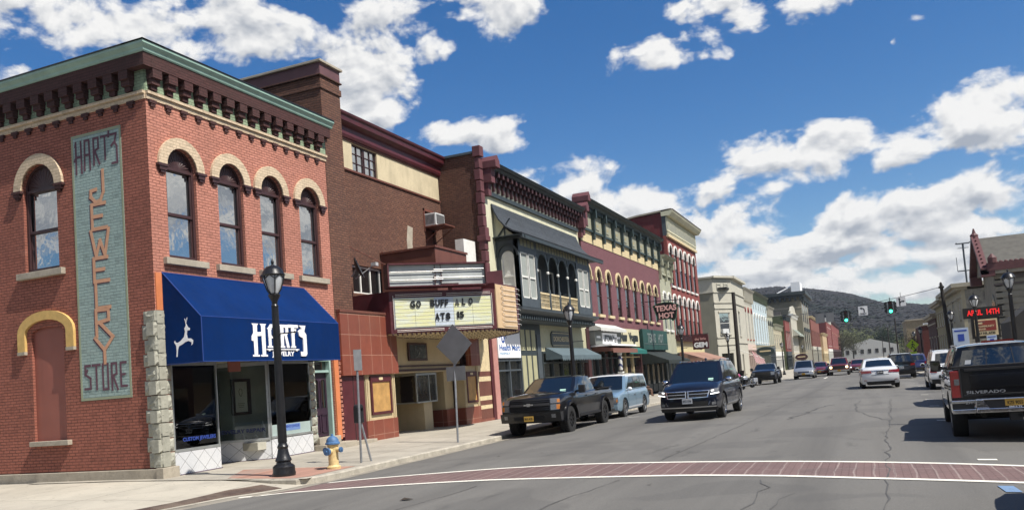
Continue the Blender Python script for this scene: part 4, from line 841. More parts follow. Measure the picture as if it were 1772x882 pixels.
# ------------------------------------------------------------------ theater
M_BRN = brick('brown_brick', (.175, .082, .052), (.10, .043, .03), (.05, .03, .024), .22, .08, .013, .9, dirt=.45)
M_DBRN = brick('dark_brown_brick', (.14, .064, .042), (.085, .037, .027), (.042, .025, .02), .22, .08, .013, .9, dirt=.5)
M_LIME = pm('cracked_tan_stucco', (.52, .44, .29), .85, 0, .15, 1.0, .3, 30, streak=.5, grime=.4)
def tcm():
    m, n, l, b = nodes('terracotta_tile'); v = wallvec(n, l)
    t = n.new('ShaderNodeTexBrick'); t.offset = 0; mp = n.new('ShaderNodeMapping'); mp.inputs['Location'].default_value = (.1, .35, 0); l.new(v, mp.inputs[0]); l.new(mp.outputs[0], t.inputs[0]); t.inputs['Scale'].default_value = 1; t.inputs['Brick Width'].default_value = .62; t.inputs['Row Height'].default_value = .65; t.inputs['Mortar Size'].default_value = .010
    t.inputs['Color1'].default_value = (.23, .065, .04, 1); t.inputs['Color2'].default_value = (.185, .052, .033, 1); t.inputs['Mortar'].default_value = (.36, .20, .14, 1)
    c = mixc(n, l, rng(n, l, nz(n, l, 1.5, 7, .7), .4, .7, 0, .5), t.outputs[0], (.13, .04, .028)); l.new(c, b.inputs['Base Color']); b.inputs['Roughness'].default_value = .35; return m
M_TCOT = tcm(); M_TCR = pm('dark_terracotta_box', (.13, .045, .03), .6, 0, .15, 2, streak=.4)
th = thing('theater_building', 'brown brick theater with a tall end pier, maroon cornice and terracotta tile front', 'building', (HX, 22, 0))
MB(F).box(21.7, 22.75, -3.4, 0, 2.2, 11.75).box(21.66, 22.79, -3.4, .04, 11.35, 11.55).build('end_pier', M_BRN, th)
MB(F).box(21.62, 22.83, -3.45, .06, 11.75, 11.80).build('pier_coping', M_DBRN, th, bev=.01)
MB(F).box(21.68, 22.77, -3.42, .02, 11.80, 12.18).build('pier_cap', pm('plum_pier_cap', (.11, .05, .055), .7, 0, .2, 2), th)
MB(F).box(21.6, 22.85, -3.5, .1, 12.18, 12.26).build('pier_coping', M_STONE, th, bev=.01)
MB(F).box(21.8, 22.6, -8, -3.4, 9, 10.9).build('rear_parapet', M_DBRN, th)
TX = -2.0
aw_ = [(26.35, 28.1, 9.98, 11.02), (31.7, 32.6, 5.6, 9.3), (25.9, 28.6, 5.35, 6.4)]
mb = MB(F); wall(mb, 22.6, 33.3, 4.2, 9.9, TX - .3, TX, aw_[1:]); mb.build('front_wall', M_BRN, th)
mb = MB(F); wall(mb, 25.4, 33.25, 9.96, 11.05, TX - .25, TX + .0, aw_[:1]); mb.box(22.6, 25.4, TX - .25, TX, 9.96, 11.05); mb.build('stucco_band', M_LIME, th)
MB(F).box(22.6, 33.25, TX - .2, TX + .06, 9.9, 9.97).box(22.6, 33.25, TX - .2, TX + .05, 11.05, 11.12).build('band_moulding', M_TCR, th)
cn = MB(F); P = [(-.2, 11.12), (.10, 11.12), (.14, 11.22), (.12, 11.5), (.26, 11.56), (.34, 11.62), (.36, 11.78), (.42, 11.84), (.44, 11.92), (-.2, 11.92)]
cn.add([(u, TX + d, z) for u in (22.7, 33.3) for d, z in P], [(i, (i + 1) % 10, 10 + (i + 1) % 10, 10 + i) for i in range(10)] + [tuple(range(10)), tuple(range(19, 9, -1))]); cn.build('cornice', M_MAROON, th)
MB(F).box(22.6, 33.2, -14, TX - .25, 11, 11.4).build('roof', M_ROOF, th)
def gridwin(root, fr, a, b, z0, z1, d, nu, nv, fm, gm, fw=.05, mw=.03, nm='window'):
    w = MB(fr); w.box(a, a + fw, d - .06, d, z0, z1).box(b - fw, b, d - .06, d, z0, z1).box(a + fw, b - fw, d - .06, d, z0, z0 + fw).box(a + fw, b - fw, d - .06, d, z1 - fw, z1)
    for k in range(1, nu): u = a + (b - a) * k / nu; w.box(u - mw / 2, u + mw / 2, d - .05, d - .005, z0 + fw, z1 - fw)
    for k in range(1, nv): z = z0 + (z1 - z0) * k / nv; w.box(a + fw, b - fw, d - .048, d - .008, z - mw / 2, z + mw / 2)
    o = w.build(nm, fm, root); MB(fr).box(a + fw, b - fw, d - .045, d - .04, z0 + fw, z1 - fw).build('pane', gm, o); return o
gridwin(th, F, 26.35, 27.2, 9.98, 11.02, TX - .06, 2, 3, M_DBROWN, M_GUP); gridwin(th, F, 27.25, 28.1, 9.98, 11.02, TX - .06, 2, 3, M_DBROWN, M_GUP)
gridwin(th, F, 25.9, 28.6, 5.35, 6.4, TX - .1, 4, 1, M_WHITE, M_GSH, .07, .07)
MB(F).box(31.7, 32.6, TX - .2, TX - .12, 5.6, 8.5).build('blocked_window', M_TCR, th); MB(F).box(31.62, 31.7, TX - .1, TX + .04, 8.4, 9.4).box(32.6, 32.68, TX - .1, TX + .04, 8.4, 9.4).box(31.62, 32.68, TX - .1, TX + .04, 9.3, 9.4).build('window_surround', M_TCR, th)
MB(F).box(31.7, 32.6, TX - .25, TX - .15, 8.5, 9.3).build('blocked_window', M_MAROON, th)
pp = MB(F); pp.prism([(30.1, 6.9), (30.55, 6.95), (30.5, 7.7), (30.62, 8.4), (30.2, 8.45), (30.05, 7.8)], TX, TX + .006); pp.build('bare_plaster_patch', M_STONE, th)
cb = MB(); 
# the return wall of the neighbour rises beyond (brick flank with quoins) is built with the cream building
M_ACW = pm('white_appliance_metal', (.55, .56, .55), .5, 0, .06, 6, streak=.3)
t = thing('air_conditioner', 'white window air conditioner on an iron shelf high on the brown brick wall', 'air conditioner', (HX + TX, 32.1, 8.6))
MB(F).box(31.72, 32.55, TX - .15, TX + .55, 8.62, 9.16).build('casing', M_ACW, t, bev=.02); g = MB(F)
g.box(31.78, 32.49, TX + .552, TX + .56, 8.68, 9.10).build('grille', pm('ac_grille', (.12, .12, .12), .6, .3, .1), t); g = MB(F)
for k in range(8): g.box(31.715, 31.719, TX + .02 + k * .06, TX + .05 + k * .06, 8.68, 9.1)
g.build('side_louvre', M_DARK, t)
g = MB(F); g.box(31.65, 32.62, TX, TX + 1.0, 8.55, 8.60)
for u in (31.7, 32.57): g.tube((u, TX, 7.95), (u, TX + .95, 8.56), .02, n=6)
g.build('shelf_bracket', M_TCR, t)
t = thing('satellite_dish', 'dark round satellite dish on the brown wall left of the marquee', 'satellite dish', (HX + TX + .2, 25.3, 6.1))
d_ = MB(); d_.lathe([(.02, 0), (.2, .02), (.34, .07), (.42, .12), (.42, .135), (.34, .085), (.2, .035), (.02, .015)], (0, 0, 0), 20)
mt = Matrix.Translation((HX + TX + .55, 25.3, 6.1)) @ Vector((.78, .38, .35)).to_track_quat('Z', 'Y').to_matrix().to_4x4(); d_.rot(0, mt); d_.build('dish', pm('dark_grey_dish', (.03, .03, .033), .5, 0, .1), t, smooth=60)
a_ = MB(); a_.path([(HX + TX, 25.2, 5.8), (HX + TX + .4, 25.25, 5.85), (HX + TX + .55, 25.3, 6.1)], .03); a_.path([(HX + TX + .5, 25.3, 5.75), (HX + TX + 1.2, 25.5, 6.2)], .02); a_.box(HX + TX + 1.1, HX + TX + 1.3, 25.42, 25.6, 6.15, 6.27); a_.build('arm', pm('light_grey_arm', (.4, .4, .4), .5, 0, .1), t)
# ground floor of the theater
MB(F).box(21.78, 25.1, -.1, .14, 2.27, 4.25).cut().box(30.9, 31.75, -.1, .14, 2.45, 4.25).sep('tile_fascia', M_TCOT, th)
MB(F).box(21.76, 25.12, -.15, .17, 4.25, 4.33).build('tile_coping', M_TCR, th)
MB(F).box(21.85, 23.08, -.1, .02, .22, 2.27).build('side_door', M_MAROON, th); MB(F).box(22.44, 22.47, .02, .024, .22, 2.27).build('door_seam', M_DARK, th)
MB(F).box(21.8, 23.15, -.2, .35, -.2, .22).build('door_step', M_STONE, th, bev=.01)
M_BUFF = pm('buff_enamel_panel', (.50, .40, .24), .5, 0, .12, 1.5, streak=.35)
def poster(a, b):
    z0, z1 = .78, 2.27
    MB(F).box(a, b, -.35, .0, z0, 2.45).build('buff_panel', M_BUFF, th)
    r = MB(F)
    for k in range(2):
        for s_ in (0, 1):
            r.cut(); u = a + .04 + .1 * k if s_ == 0 else b - .04 - .1 * k
            r.box(u - .03, u + .03, 0, .035, z0, 2.45)
    r.sep('fluting', M_BUFF, th)
    MB(F).box(a - .05, b + .02, -.4, .05, -.2, z0).build('tile_plinth', M_TCOT, th)
    m = (a + b) / 2; w_ = (b - a) * .30
    f = MB(F); f.box(m - w_ - .09, m - w_, .0, .06, .95, 2.22).box(m + w_, m + w_ + .09, 0, .06, .95, 2.22).box(m - w_, m + w_, 0, .06, .95, 1.04).box(m - w_, m + w_, 0, .06, 2.02, 2.22)
    fo = f.build('poster_case', M_MAROON, th); MB(F).box(m - w_, m + w_, 0, .03, 1.04, 2.02).build('faded_poster', pm('amber_faded_poster', (.42, .24, .08), .5, 0, .3, 3, streak=.6), fo)
    MB(F).box(m - .14, m + .1, .06, .065, 2.08, 2.17).build('small_plate', M_CREAM, fo)
poster(23.15, 24.98); poster(30.35, 31.7)
# striped end panel
for k, (a, b, m_) in enumerate(((.2, .62, M_TCR), (.62, .78, M_CREAM), (.78, .98, M_TCR), (.98, 1.16, M_CREAM), (1.16, 1.78, M_TCR), (1.78, 1.98, M_CREAM), (1.98, 2.2, M_TCR), (2.2, 5.6, M_CREAM))):
    MB(F).box(31.75, 32.95, -.3, .02, a, b).build('stripe', m_, th)
MB(F).box(31.7, 33.0, -.4, .05, -.3, .2).build('tile_plinth', M_TCOT, th)
# lobby recess
MB(F).box(24.95, 30.4, -2.2, -1.9, 0, 3.3).box(24.95, 25.1, -2, -.1, .0, 3.3).build('lobby_wall', M_BUFF, th)
MB(F).box(24.9, 31.7, -2.2, -.35, 4.1, 4.2).box(25.0, 30.9, -1.9, -.36, 2.28, 2.34).build('lobby_ceiling', M_BUFF, th)
MB(F).box(25.1, 30.9, -.7, -.35, 2.35, 3.9).build('lobby_fascia', M_BUFF, th)
f = MB(F); f.box(25.1, 30.9, -.35, -.30, 3.55, 3.62).box(25.1, 30.9, -.35, -.30, 2.5, 2.56).box(25.1, 30.9, -.35, -.30, 2.34, 2.42).box(30.8, 30.9, -.35, -.3, 2.42, 3.55); f.build('fascia_moulding', M_DBROWN, th)
f = MB(F); f.box(26.6, 28.0, -.33, -.28, 2.72, 3.38); fo = f.build('fascia_case', M_DBROWN, th); MB(F).box(26.7, 27.9, -.28, -.275, 2.8, 3.3).build('dark_panel', M_GDK, fo)
f = MB(F); f.box(25.1, 27.2, -1.79, -1.6, .1, .8).cut().box(29.5, 30.4, -1.1, -.4, .1, .78); f.sep('tile_plinth', M_TCOT, th)
for a, b in ((25.3, 26.3),): MB(F).box(a, b, -1.9, -1.86, .12, 2.2).build('lobby_door', M_DBROWN, th)
MB(F).box(29.75, 30.2, -1.3, -1.14, .12, 2.26).build('lobby_door', M_DARK, th)
MB(F).box(30.2, 30.4, -1.88, -1.13, .12, 2.3).box(29.6, 30.34, -1.12, -.5, .78, 2.3).build('buff_panel', M_BUFF, th)
# ticket booth with round dark backing
bt = MB(F); bt.box(27.95, 28.6, -1.85, -.55, .1, 1.15).box(26.3, 29.8, -1.9, -1.8, .1, 2.3); bo = bt.build('ticket_booth', M_BUFF, th)
dk = MB(F); dk.prism([(28.9 + .95 * cos(2 * pi * k / 28), 1.45 + .95 * sin(2 * pi * k / 28)) for k in range(28)], -1.8, -1.77); dk.build('round_panel', M_GDK, bo)
MB(F).box(27.3, 28.9, -1.75, -.45, 1.15, 1.20).box(27.3, 28.9, -1.75, -.45, 2.18, 2.26).box(27.3, 27.35, -.5, -.45, 1.2, 2.18).box(28.85, 28.9, -.5, -.45, 1.2, 2.18).box(28.3, 28.34, -.49, -.46, 1.2, 2.18).build('booth_frame', M_ALU, bo)
MB(F).box(27.35, 28.85, -1.7, -.48, 1.2, 2.18).build('booth_glass', M_GDK, bo)
cd_ = MB(F); cd_.prism([(24.4 + .8 * cos(t_ * pi / 14 - pi / 2), 1.35 + .85 * sin(t_ * pi / 14 - pi / 2)) for t_ in range(15)], -.3, -.28)
# ---- marquee
ZB = 3.60
pA, pB, pC, pD, pE = (-14.66, 24.45), (-12.0, 27.2), (-12.0, 29.1), (-12.25, 29.95), (-14.66, 32.4)
foot = [(-16.98, 24.45), pA, pB, pC, (-12.04, 29.4), (-12.12, 29.7), pD, pE, (-16.98, 32.4)]
mq = MB(); mq.prism(foot, ZB, 5.03, ax=2); mqo = mq.build('marquee', M_MAROON, th)
sf = MB(); sf.prism([(p[0] + (-13.8 - p[0]) * .03, p[1] + (28.4 - p[1]) * .03) for p in foot], ZB - .03, ZB + .001, ax=2); sf.build('soffit', M_CREAM, mqo)
bb = MB(); random.seed(9)
for i in range(9):
    for j in range(17):
        x = -14.9 + i * .34; y = 24.7 + j * .46
        if y < 24.45 + (x + 14.66) * 1.034 + .25: continue
        if x > -12.2: continue
        if y > 29.9 and x > -12.25 - (y - 29.95) * .98 - .2: continue
        bb.lathe([(.035, 0), (.04, -.03), (.03, -.06), (.01, -.08)], (x, y, ZB - .03), 6)
tag(bb.build('soffit_bulbs', pm('dusty_bulb', (.45, .38, .25), .3, 0, .1), mqo), kind='stuff')
eb = MB()
for a, b in ((pA, pB), (pB, pC), (pD, pE)):
    n_ = int(math.hypot(b[0] - a[0], b[1] - a[1]) / .16)
    for k in range(n_): f_ = (k + .5) / n_; eb.lathe([(.03, 0), (.04, -.04), (.02, -.08)], (a[0] + (b[0] - a[0]) * f_ - .03, a[1] + (b[1] - a[1]) * f_, ZB), 6)
tag(eb.build('edge_bulbs', M_DBROWN, mqo), kind='stuff')
fm, lm = FA(pA, pB)
MB(fm).box(.14, lm - .12, .0, .012, ZB + .16, ZB + 1.2).build('letter_board_frame', M_ALU, mqo)
a_, b_ = .17, lm - .15
def boardmat():
    m, n, l, b = nodes('yellowed_letter_board'); t = n.new('ShaderNodeTexCoord'); s = n.new('ShaderNodeSeparateXYZ'); l.new(t.outputs['Object'], s.inputs[0])
    m1 = n.new('ShaderNodeMath'); m1.operation = 'PINGPONG'; l.new(s.outputs[2], m1.inputs[0]); m1.inputs[1].default_value = .0625
    c = mixc(n, l, rng(n, l, m1.outputs[0], .045, .06, 0, 1), (.62, .62, .34), (.72, .70, .50)); c = mixc(n, l, rng(n, l, nz(n, l, 1.2, 6, .7, sc=(1, 1, 3)), .45, .6, 0, .6), c, (.60, .66, .66)); l.new(c, b.inputs['Base Color']); b.inputs['Roughness'].default_value = .35; return m
M_BOARD = boardmat(); wdt = (b_ - a_) / 5
for k in range(5): MB(fm).box(a_ + k * wdt + .006, a_ + (k + 1) * wdt - .006, .012, .020, ZB + .19, ZB + 1.17).build('letter_board', pm('blue_white_board', (.50, .56, .62), .35, 0, .1, 3) if k == 2 else M_BOARD, mqo)
rl = MB(fm)
for k in range(8): rl.box(a_, b_, .020, .026, ZB + .205 + k * .123, ZB + .213 + k * .123)
rl.build('letter_rails', pm('clear_rail', (.42, .42, .32), .3, 0, .05), mqo)
def bword(s_, f0, z0, z1, wl, gap):
    mb = MB(fm); u = a_ + (b_ - a_) * f0
    for ch in s_:
        if ch == ' ': u += wl * .62; continue
        w_ = wl * (.45 if ch in '1' else .8 if ch in 'FL' else 1); text(mb, ch, u, u + w_, z0, z1, .034, .03, .03); u += w_ + gap
    return mb
bword('GO', .155, ZB + .86, ZB + 1.09, .165, .045).build('letters', M_BLACK, mqo); bword('BUFF', .36, ZB + .87, ZB + 1.10, .15, .035).build('letters', M_BLACK, mqo)
bword('A', .615, ZB + .885, ZB + 1.10, .15, .035).build('letters', pm('grey_letter', (.05, .055, .06), .5, 0, .1), mqo); bword('L O', .69, ZB + .90, ZB + 1.12, .15, .03).build('letters', M_BLACK, mqo)
bword('AT8', .40, ZB + .40, ZB + .64, .155, .04).build('letters', M_BLACK, mqo); bword('15', .63, ZB + .44, ZB + .66, .15, .03).build('letters', M_BLACK, mqo)
tb = MB(fm)
for a2, b2 in ((.2, lm * .49), (lm * .53, lm - .16)):
    for z in (ZB + 1.25, ZB + 1.31, ZB + .10, ZB + .05): tb.tube((a2, .04, z), (b2, .04, z + (.015 if z > 4 else 0)), .009, n=6)
tb.tube((lm - .11, .04, ZB + .12), (lm - .11, .04, ZB + 1.28), .009, n=6); tb.tube((.12, .04, ZB + .12), (.12, .04, ZB + 1.28), .009, n=6)
M_TUBE = pm('neon_tube_glass', (.70, .66, .60), .2, 0, .05); tb.build('neon_tube', M_TUBE, mqo)
MB().box(-12.0, -11.96, 27.28, 29.1, ZB + .03, 5.2).build('nose_panel', pm('tan_enamel_panel', (.60, .42, .24), .5, 0, .1, 2, streak=.3), mqo)
MB().prism([(-12.5, 27.25), (-11.98, 27.25), (-11.98, 29.1), (-12.02, 29.4), (-12.12, 29.7), (-12.3, 30.0), (-12.6, 30.1)], 5.03, 5.25, ax=2).build('nose_cap', M_MAROON, mqo)
tb = MB()
for k in range(8):
    z = ZB + .22 + k * .19
    tb.path([(-11.94, 27.75 + .02 * k, z + .02), (-11.9, 27.7, z), (-11.93, 27.9, z - .1), (-11.93, 29.05, z - .1)], .01, 5)
    tb.path([(-11.94, 29.1, z), (-11.96, 29.4, z), (-12.05, 29.72, z), (-12.22, 30.1, z)], .011, 5)
tb.build('neon_tube', M_TUBE, mqo)
# upper light box (empty sign), fin, roof boxes
fu, lu = FA((-14.6, 24.3), (-12.05, 26.75)); z0, z1 = 5.14, 5.95
u = MB(fu); u.box(0, lu, -.5, -.02, z0, z1).box(0, lu, -.02, .12, z1 - .05, z1).box(0, lu, -.02, .12, z0, z0 + .04).box(0, .05, -.02, .12, z0, z1).box(lu - .05, lu, -.02, .12, z0, z1); uo = u.build('upper_sign_box', M_MAROON, th)
MB(fu).box(.05, lu - .05, -.02, -.01, z0 + .04, z1 - .05).build('reflector', pm('grey_reflector', (.36, .38, .37), .5, 0, .15, 2, streak=.3), uo)
tb = MB(fu); 
for z, a2, b2 in ((5.38, .1, lu * .55), (5.66, .1, lu * .55), (5.44, lu * .46, lu - .1), (5.72, lu * .46, lu - .1)): tb.tube((a2, .05, z), (b2, .05, z), .017, n=8)
tb.build('fluorescent_tube', M_TUBE, uo)
tb = MB(fu)
for x_ in (.47, .53): tb.path([(lu * x_, .03, z0 + .04), (lu * x_ + .02, .05, (z0 + z1) / 2), (lu * x_, .03, z1 - .05)], .012, 5); tb.box(lu * x_ - .04, lu * x_ + .04, .0, .05, 5.3, 5.5)
tb.box(lu * .53, lu * .7, .02, .1, z0 + .04, z0 + .09); tb.build('ballast_wiring', M_DBROWN, uo)
MB().box(-17, -15.05, 21.8, 33, 4.15, 4.22).build('canopy_roof', M_ROOF, th)
fn = MB(); fn.prism([(-14.6, 5.0), (-14.6, 5.6), (-12.2, 6.1), (-12.2, 5.0)], 28.9, 29.5) if False else None
fq = FA((-13.7, 27.3), (-12.2, 28.6))[0]; fn = MB(fq); fn.prism([(0, 5.0), (1.98, 5.0), (1.98, 5.85), (0, 5.7)], -.6, 0); fn.build('fin_box', M_MAROON, th)
MB().box(-17, -14.6, 27.9, 30.6, 4.6, 6.95).build('roof_box', M_TCR, th); MB().box(-17, -14.55, 27.85, 30.65, 6.95, 7.03).build('roof_box_lid', M_TCR, th)
MB().box(-15.75, -15.35, 32.0, 33.15, 4.8, 7.9).build('white_roof_box', M_WHITE, th)
cb = MB(); cb.path([(-17, 25.4, 7.1), (-14.0, 25.9, 5.3)], .02, 5); cb.cut(); cb.path([(-17, 28.0, 7.1), (-15.0, 28.2, 5.9)], .02, 5)
cb.sep('stay_rod', M_TCR, th)
# ------------------------------------------------------------------ shared facade pieces
def archwin(root, fr, a, b, z0, z1, hood=None, hw=.14, sill=None, d=-.045, fm=None, gm=None, round_=True, fw=.06, impost=None):
    r = (b - a) / 2 if round_ else (z1 - z0) * .0001; fm = fm or M_WHITE; zsp = z1 - r; w = MB(fr)
    w.box(a, a + fw, d - .06, d, z0, zsp).box(b - fw, b, d - .06, d, z0, zsp).box(a + fw, b - fw, d - .06, d, z0, z0 + fw).box(a + fw, b - fw, d - .05, d + .01, (z0 + zsp) / 2 - fw * .4, (z0 + zsp) / 2 + fw * .4)
    if round_: ring(w, a + fw, b - fw, zsp, r - fw, fw, d - .06, d, n=8)
    else: w.box(a + fw, b - fw, d - .06, d, z1 - fw, z1)
    o = w.build('window', fm, root)
    if round_: MB(fr).prism(archpoly(a + .02, b - .02, z0, z1 - .02, r - .02, 8), d - .045, d - .04).build('pane', gm or M_GSH, o)
    else: MB(fr).box(a + fw, b - fw, d - .045, d - .04, z0 + fw, z1 - fw).build('pane', gm or M_GSH, o)
    if hood:
        h = MB(fr)
        if round_: ring(h, a, b, zsp, r, hw, -.02, .09, .12, n=10)
        else: h.box(a - hw, b + hw, -.02, .1, z1, z1 + hw * 1.3)
        if impost: h.box(a - hw - .03, a, 0, .13, zsp - .3, zsp - .1).box(b, b + hw + .03, 0, .13, zsp - .3, zsp - .1)
        h.build('window_hood', hood, o)
    if sill: MB(fr).box(a - .1, b + .1, -.1, .12, z0 - .17, z0).build('sill', sill, o)
    return o
def body(root, x0, x1, y0, y1, z1, side, zb=-.9, sidename='side_wall', holes=()):   # flanks + roof behind a facade whose front is x1 (left of street)
    MB().box(x0, x1 - .32, y0, y0 + .3, zb, z1).build(sidename, side, root)
    MB().box(x0, x1 - .32, y1 - .3, y1, zb, z1).build(sidename, side, root)
    MB().box(x0, x1 - .32, y0 + .3, y1 - .3, z1 - .5, z1 - .3).build('roof', M_ROOF, root)
    MB().box(x1 - 3.2, x1 - 3.0, y0 + .3, y1 - .3, zb, z1 - .5).build('inner_wall', M_DARK, root)
def corn(fr, u0, u1, prof, root, mat, nm='cornice'):
    k = len(prof); MB(fr).add([(u, d, z) for u in (u0, u1) for d, z in prof], [(i, (i + 1) % k, k + (i + 1) % k, k + i) for i in range(k)] + [tuple(range(k)), tuple(range(2 * k - 1, k - 1, -1))]).build(nm, mat, root)
def shop(root, fr, u0, u1, z0, z1, n, fm, door=None, gm=None, bulk=None, bz=.6, fw=.09):
    m = MB(fr); m.box(u0, u0 + fw, -.15, .04, z0, z1).box(u1 - fw, u1, -.15, .04, z0, z1).box(u0 + fw, u1 - fw, -.15, .03, z1 - fw, z1)
    for k in range(1, n): u = u0 + (u1 - u0) * k / n; m.box(u - fw / 2, u + fw / 2, -.14, .02, z0, z1 - fw)
    tz = z0 + (z1 - z0) * .8; m.box(u0 + fw, u1 - fw, -.12, .01, tz - .04, tz + .04)
    o = m.build('shopfront_frame', fm, root); MB(fr).box(u0 + fw, u1 - fw, -.1, -.09, z0 + bz, z1 - fw).build('glass', gm or M_GDK, o)
    MB(fr).box(u0 + fw, u1 - fw, -.14, -.02, z0, z0 + bz).build('bulkhead', bulk or fm, o)
    if door is not None:
        a = u0 + (u1 - u0) * door / n + fw / 2; b = u0 + (u1 - u0) * (door + 1) / n - fw / 2
        MB(fr).box(a, b, -.6, -.55, z0, tz).build('door', M_GDK, o)
    return o
# ------------------------------------------------------------------ cream building with the bay
CX_ = -15.0
cr = thing('bay_window_building', 'pale cream building with a slate roofed timber bay and balcony beside the theater', 'building', (CX_, 33.4, 0))
M_QUOIN = pm('plum_quoin', (.11, .036, .042), .75, 0, .2, 3, .3, 30, grime=.5)
M_PINKP = pm('dusty_pink_pilaster', (.42, .20, .17), .7, 0, .12, 2)
M_NAVY = pm('charcoal_green_trim', (.028, .038, .042), .55, 0, .2, 3, grime=.4)
MB().box(-30, CX_ - .05, 33.3, 33.62, -.9, 11.85).build('side_wall', M_DBRN, cr); MB().box(-30, CX_ - .3, 46.9, 47.2, -.9, 10.6).build('side_wall', M_DBRN, cr)
MB().box(-30, CX_ - .3, 33.62, 46.9, 10.0, 10.2).build('roof', M_ROOF, cr); MB().box(-30, CX_ + .04, 33.22, 33.7, 11.85, 11.95).build('parapet_coping', M_SLATE, cr)
q = MB()
z = 4.9; i = 0
while z < 11.8:
    h = .52; w_ = .2 if i % 2 else .14
    k = .08 if 7.6 < z < 8.3 or z > 11.2 or z < 5.4 else 0
    q.box(CX_ - w_, CX_ + .1 + k, 33.24 - k * .5, 33.6, z + .02, z + h - .02); z += h; i += 1
q.box(CX_ - .25, CX_ + .2, 33.18, 33.66, 7.9, 8.15).box(CX_ - .25, CX_ + .24, 33.14, 33.7, 4.75, 4.95)
q.build('quoin', M_QUOIN, cr, bev=.025)
MB(FL(CX_)).box(33.25, 33.75, -.3, .08, .1, 4.8).build('pilaster', M_PINKP, cr); MB(FL(CX_)).box(33.0, 33.25, -.3, .05, .1, 5.5).build('pilaster', M_MAROON, cr)
f_ = FL(CX_)
mb = MB(f_); wall(mb, 33.75, 47.0, 4.4, 10.3, -.3, 0, [(34.9, 45.3, 4.9, 8.2)]); mb.build('front_wall', M_PALE, cr)
v = MB(f_)
for u in (35.6, 43.9):
    for k in range(9): v.box(u - .1, u + .1, 0, .015, 9.78 + k * .06 - .55, 9.81 + k * .06 - .55)
v.build('wall_vent', M_SLATE, cr)
def cornice3(root, fr, u0, u1, zb, zt, dark, brk, back, step=.52):
    MB(fr).box(u0, u1, -.3, .06, zb, zt - .25).build('frieze', back, root); MB(fr).box(u0, u1, 0, .12, zb - .14, zb + .04).build('string_course', dark, root)
    corn(fr, u0, u1, [(-.3, zt - .25), (.42, zt - .25), (.5, zt - .15), (.6, zt - .12), (.68, zt), (-.3, zt)], root, dark)
    b = MB(fr); u = u0 + step / 2
    while u < u1: b.box(u - .09, u + .09, .06, .44, zt - .5, zt - .27).box(u - .09, u + .09, .06, .3, zt - .72, zt - .5).box(u - .08, u + .08, .06, .18, zb + .1, zt - .72).cut(); u += step
    b.sep('bracket', brk, root)
M_OXB2 = pm('oxblood_bracket', (.045, .013, .014), .6, 0, .2, 4)  # oxblood darkened to stand in for shade among the cornice brackets
cornice3(cr, f_, 33.8, 46.7, 10.22, 11.42, M_NAVY, M_OXB2, pm('grey_green_frieze', (.13, .14, .12), .7, 0, .15, 3))
def endbr(root, fr, u, zb, zt, mat): MB(fr).box(u - .2, u + .2, -.1, .45, zb + .35, zt - .3).prism([(u - .24, zt - .3), (u + .24, zt - .3), (u + .24, zt), (u, zt + .25), (u - .24, zt)], -.3, .72).box(u - .16, u + .16, -.1, .25, zb - .2, zb + .35).build('end_console', mat, root)
endbr(cr, f_, 33.85, 10.2, 11.5, M_QUOIN); endbr(cr, f_, 47.0, 10.0, 11.6, M_QUOIN)
# bay
BX = 1.05
fb = FL(CX_)
bay = MB(fb); bay.box(34.6, 45.2, -.25, BX - .02, 4.95, 5.0).build('bay_floor', M_SLATE, cr)
b = MB(fb)
for u in (34.6, 36.15, 37.75, 39.2, 40.7, 42.2, 43.6, 45.1): pass
# left enclosed bay 34.6-36.9, balcony 36.9-42.9, right window 42.9-45.1
b.box(34.6, 34.85, BX - .2, BX, 5.0, 8.2).box(36.75, 36.95, -.0, BX, 5.0, 8.2).box(42.85, 43.05, -.0, BX, 5.0, 8.2).box(44.95, 45.2, 0, BX, 5.0, 8.2)
b.box(34.85, 36.75, BX - .12, BX, 5.0, 5.4).box(34.85, 36.75, BX - .12, BX, 7.5, 8.2).box(43.05, 44.95, BX - .12, BX, 5.0, 5.4).box(43.05, 44.95, BX - .12, BX, 7.5, 8.2)
b.box(36.95, 42.85, BX - .14, BX, 7.75, 8.2)
b.build('bay_frame', M_SLATE, cr)
pan = MB(fb)
for k in range(14): pan.box(37.0 + k * .42, 37.3 + k * .42, BX, BX + .01, 7.82, 8.12).cut()
for a in (34.95, 35.4, 35.85, 36.3, 43.15, 43.6, 44.05, 44.5): pan.box(a, a + .32, BX, BX + .01, 7.78, 8.1).cut()
pan.sep('bay_panel', pm('olive_bay_panel', (.22, .21, .13), .7, 0, .12, 4), cr)
M_CURT = pm('white_curtain', (.27, .29, .27), .8, 0, .1, 3, streak=.25)
for a, c in ((34.95, 35.8), (35.9, 36.7), (43.15, 44.0), (44.1, 44.9)):
    o = MB(fb); o.box(a, a + .05, BX - .1, BX - .02, 5.4, 7.5).box(c - .05, c, BX - .1, BX - .02, 5.4, 7.5).box(a, c, BX - .1, BX - .02, 7.45, 7.5).box(a, c, BX - .1, BX - .02, 5.4, 5.46).box(a, c, BX - .09, BX - .03, 6.35, 6.42)
    o = o.build('window', M_WHITE, cr); MB(fb).box(a + .05, c - .05, BX - .09, BX - .08, 5.46, 7.45).build('curtain', M_CURT, o)
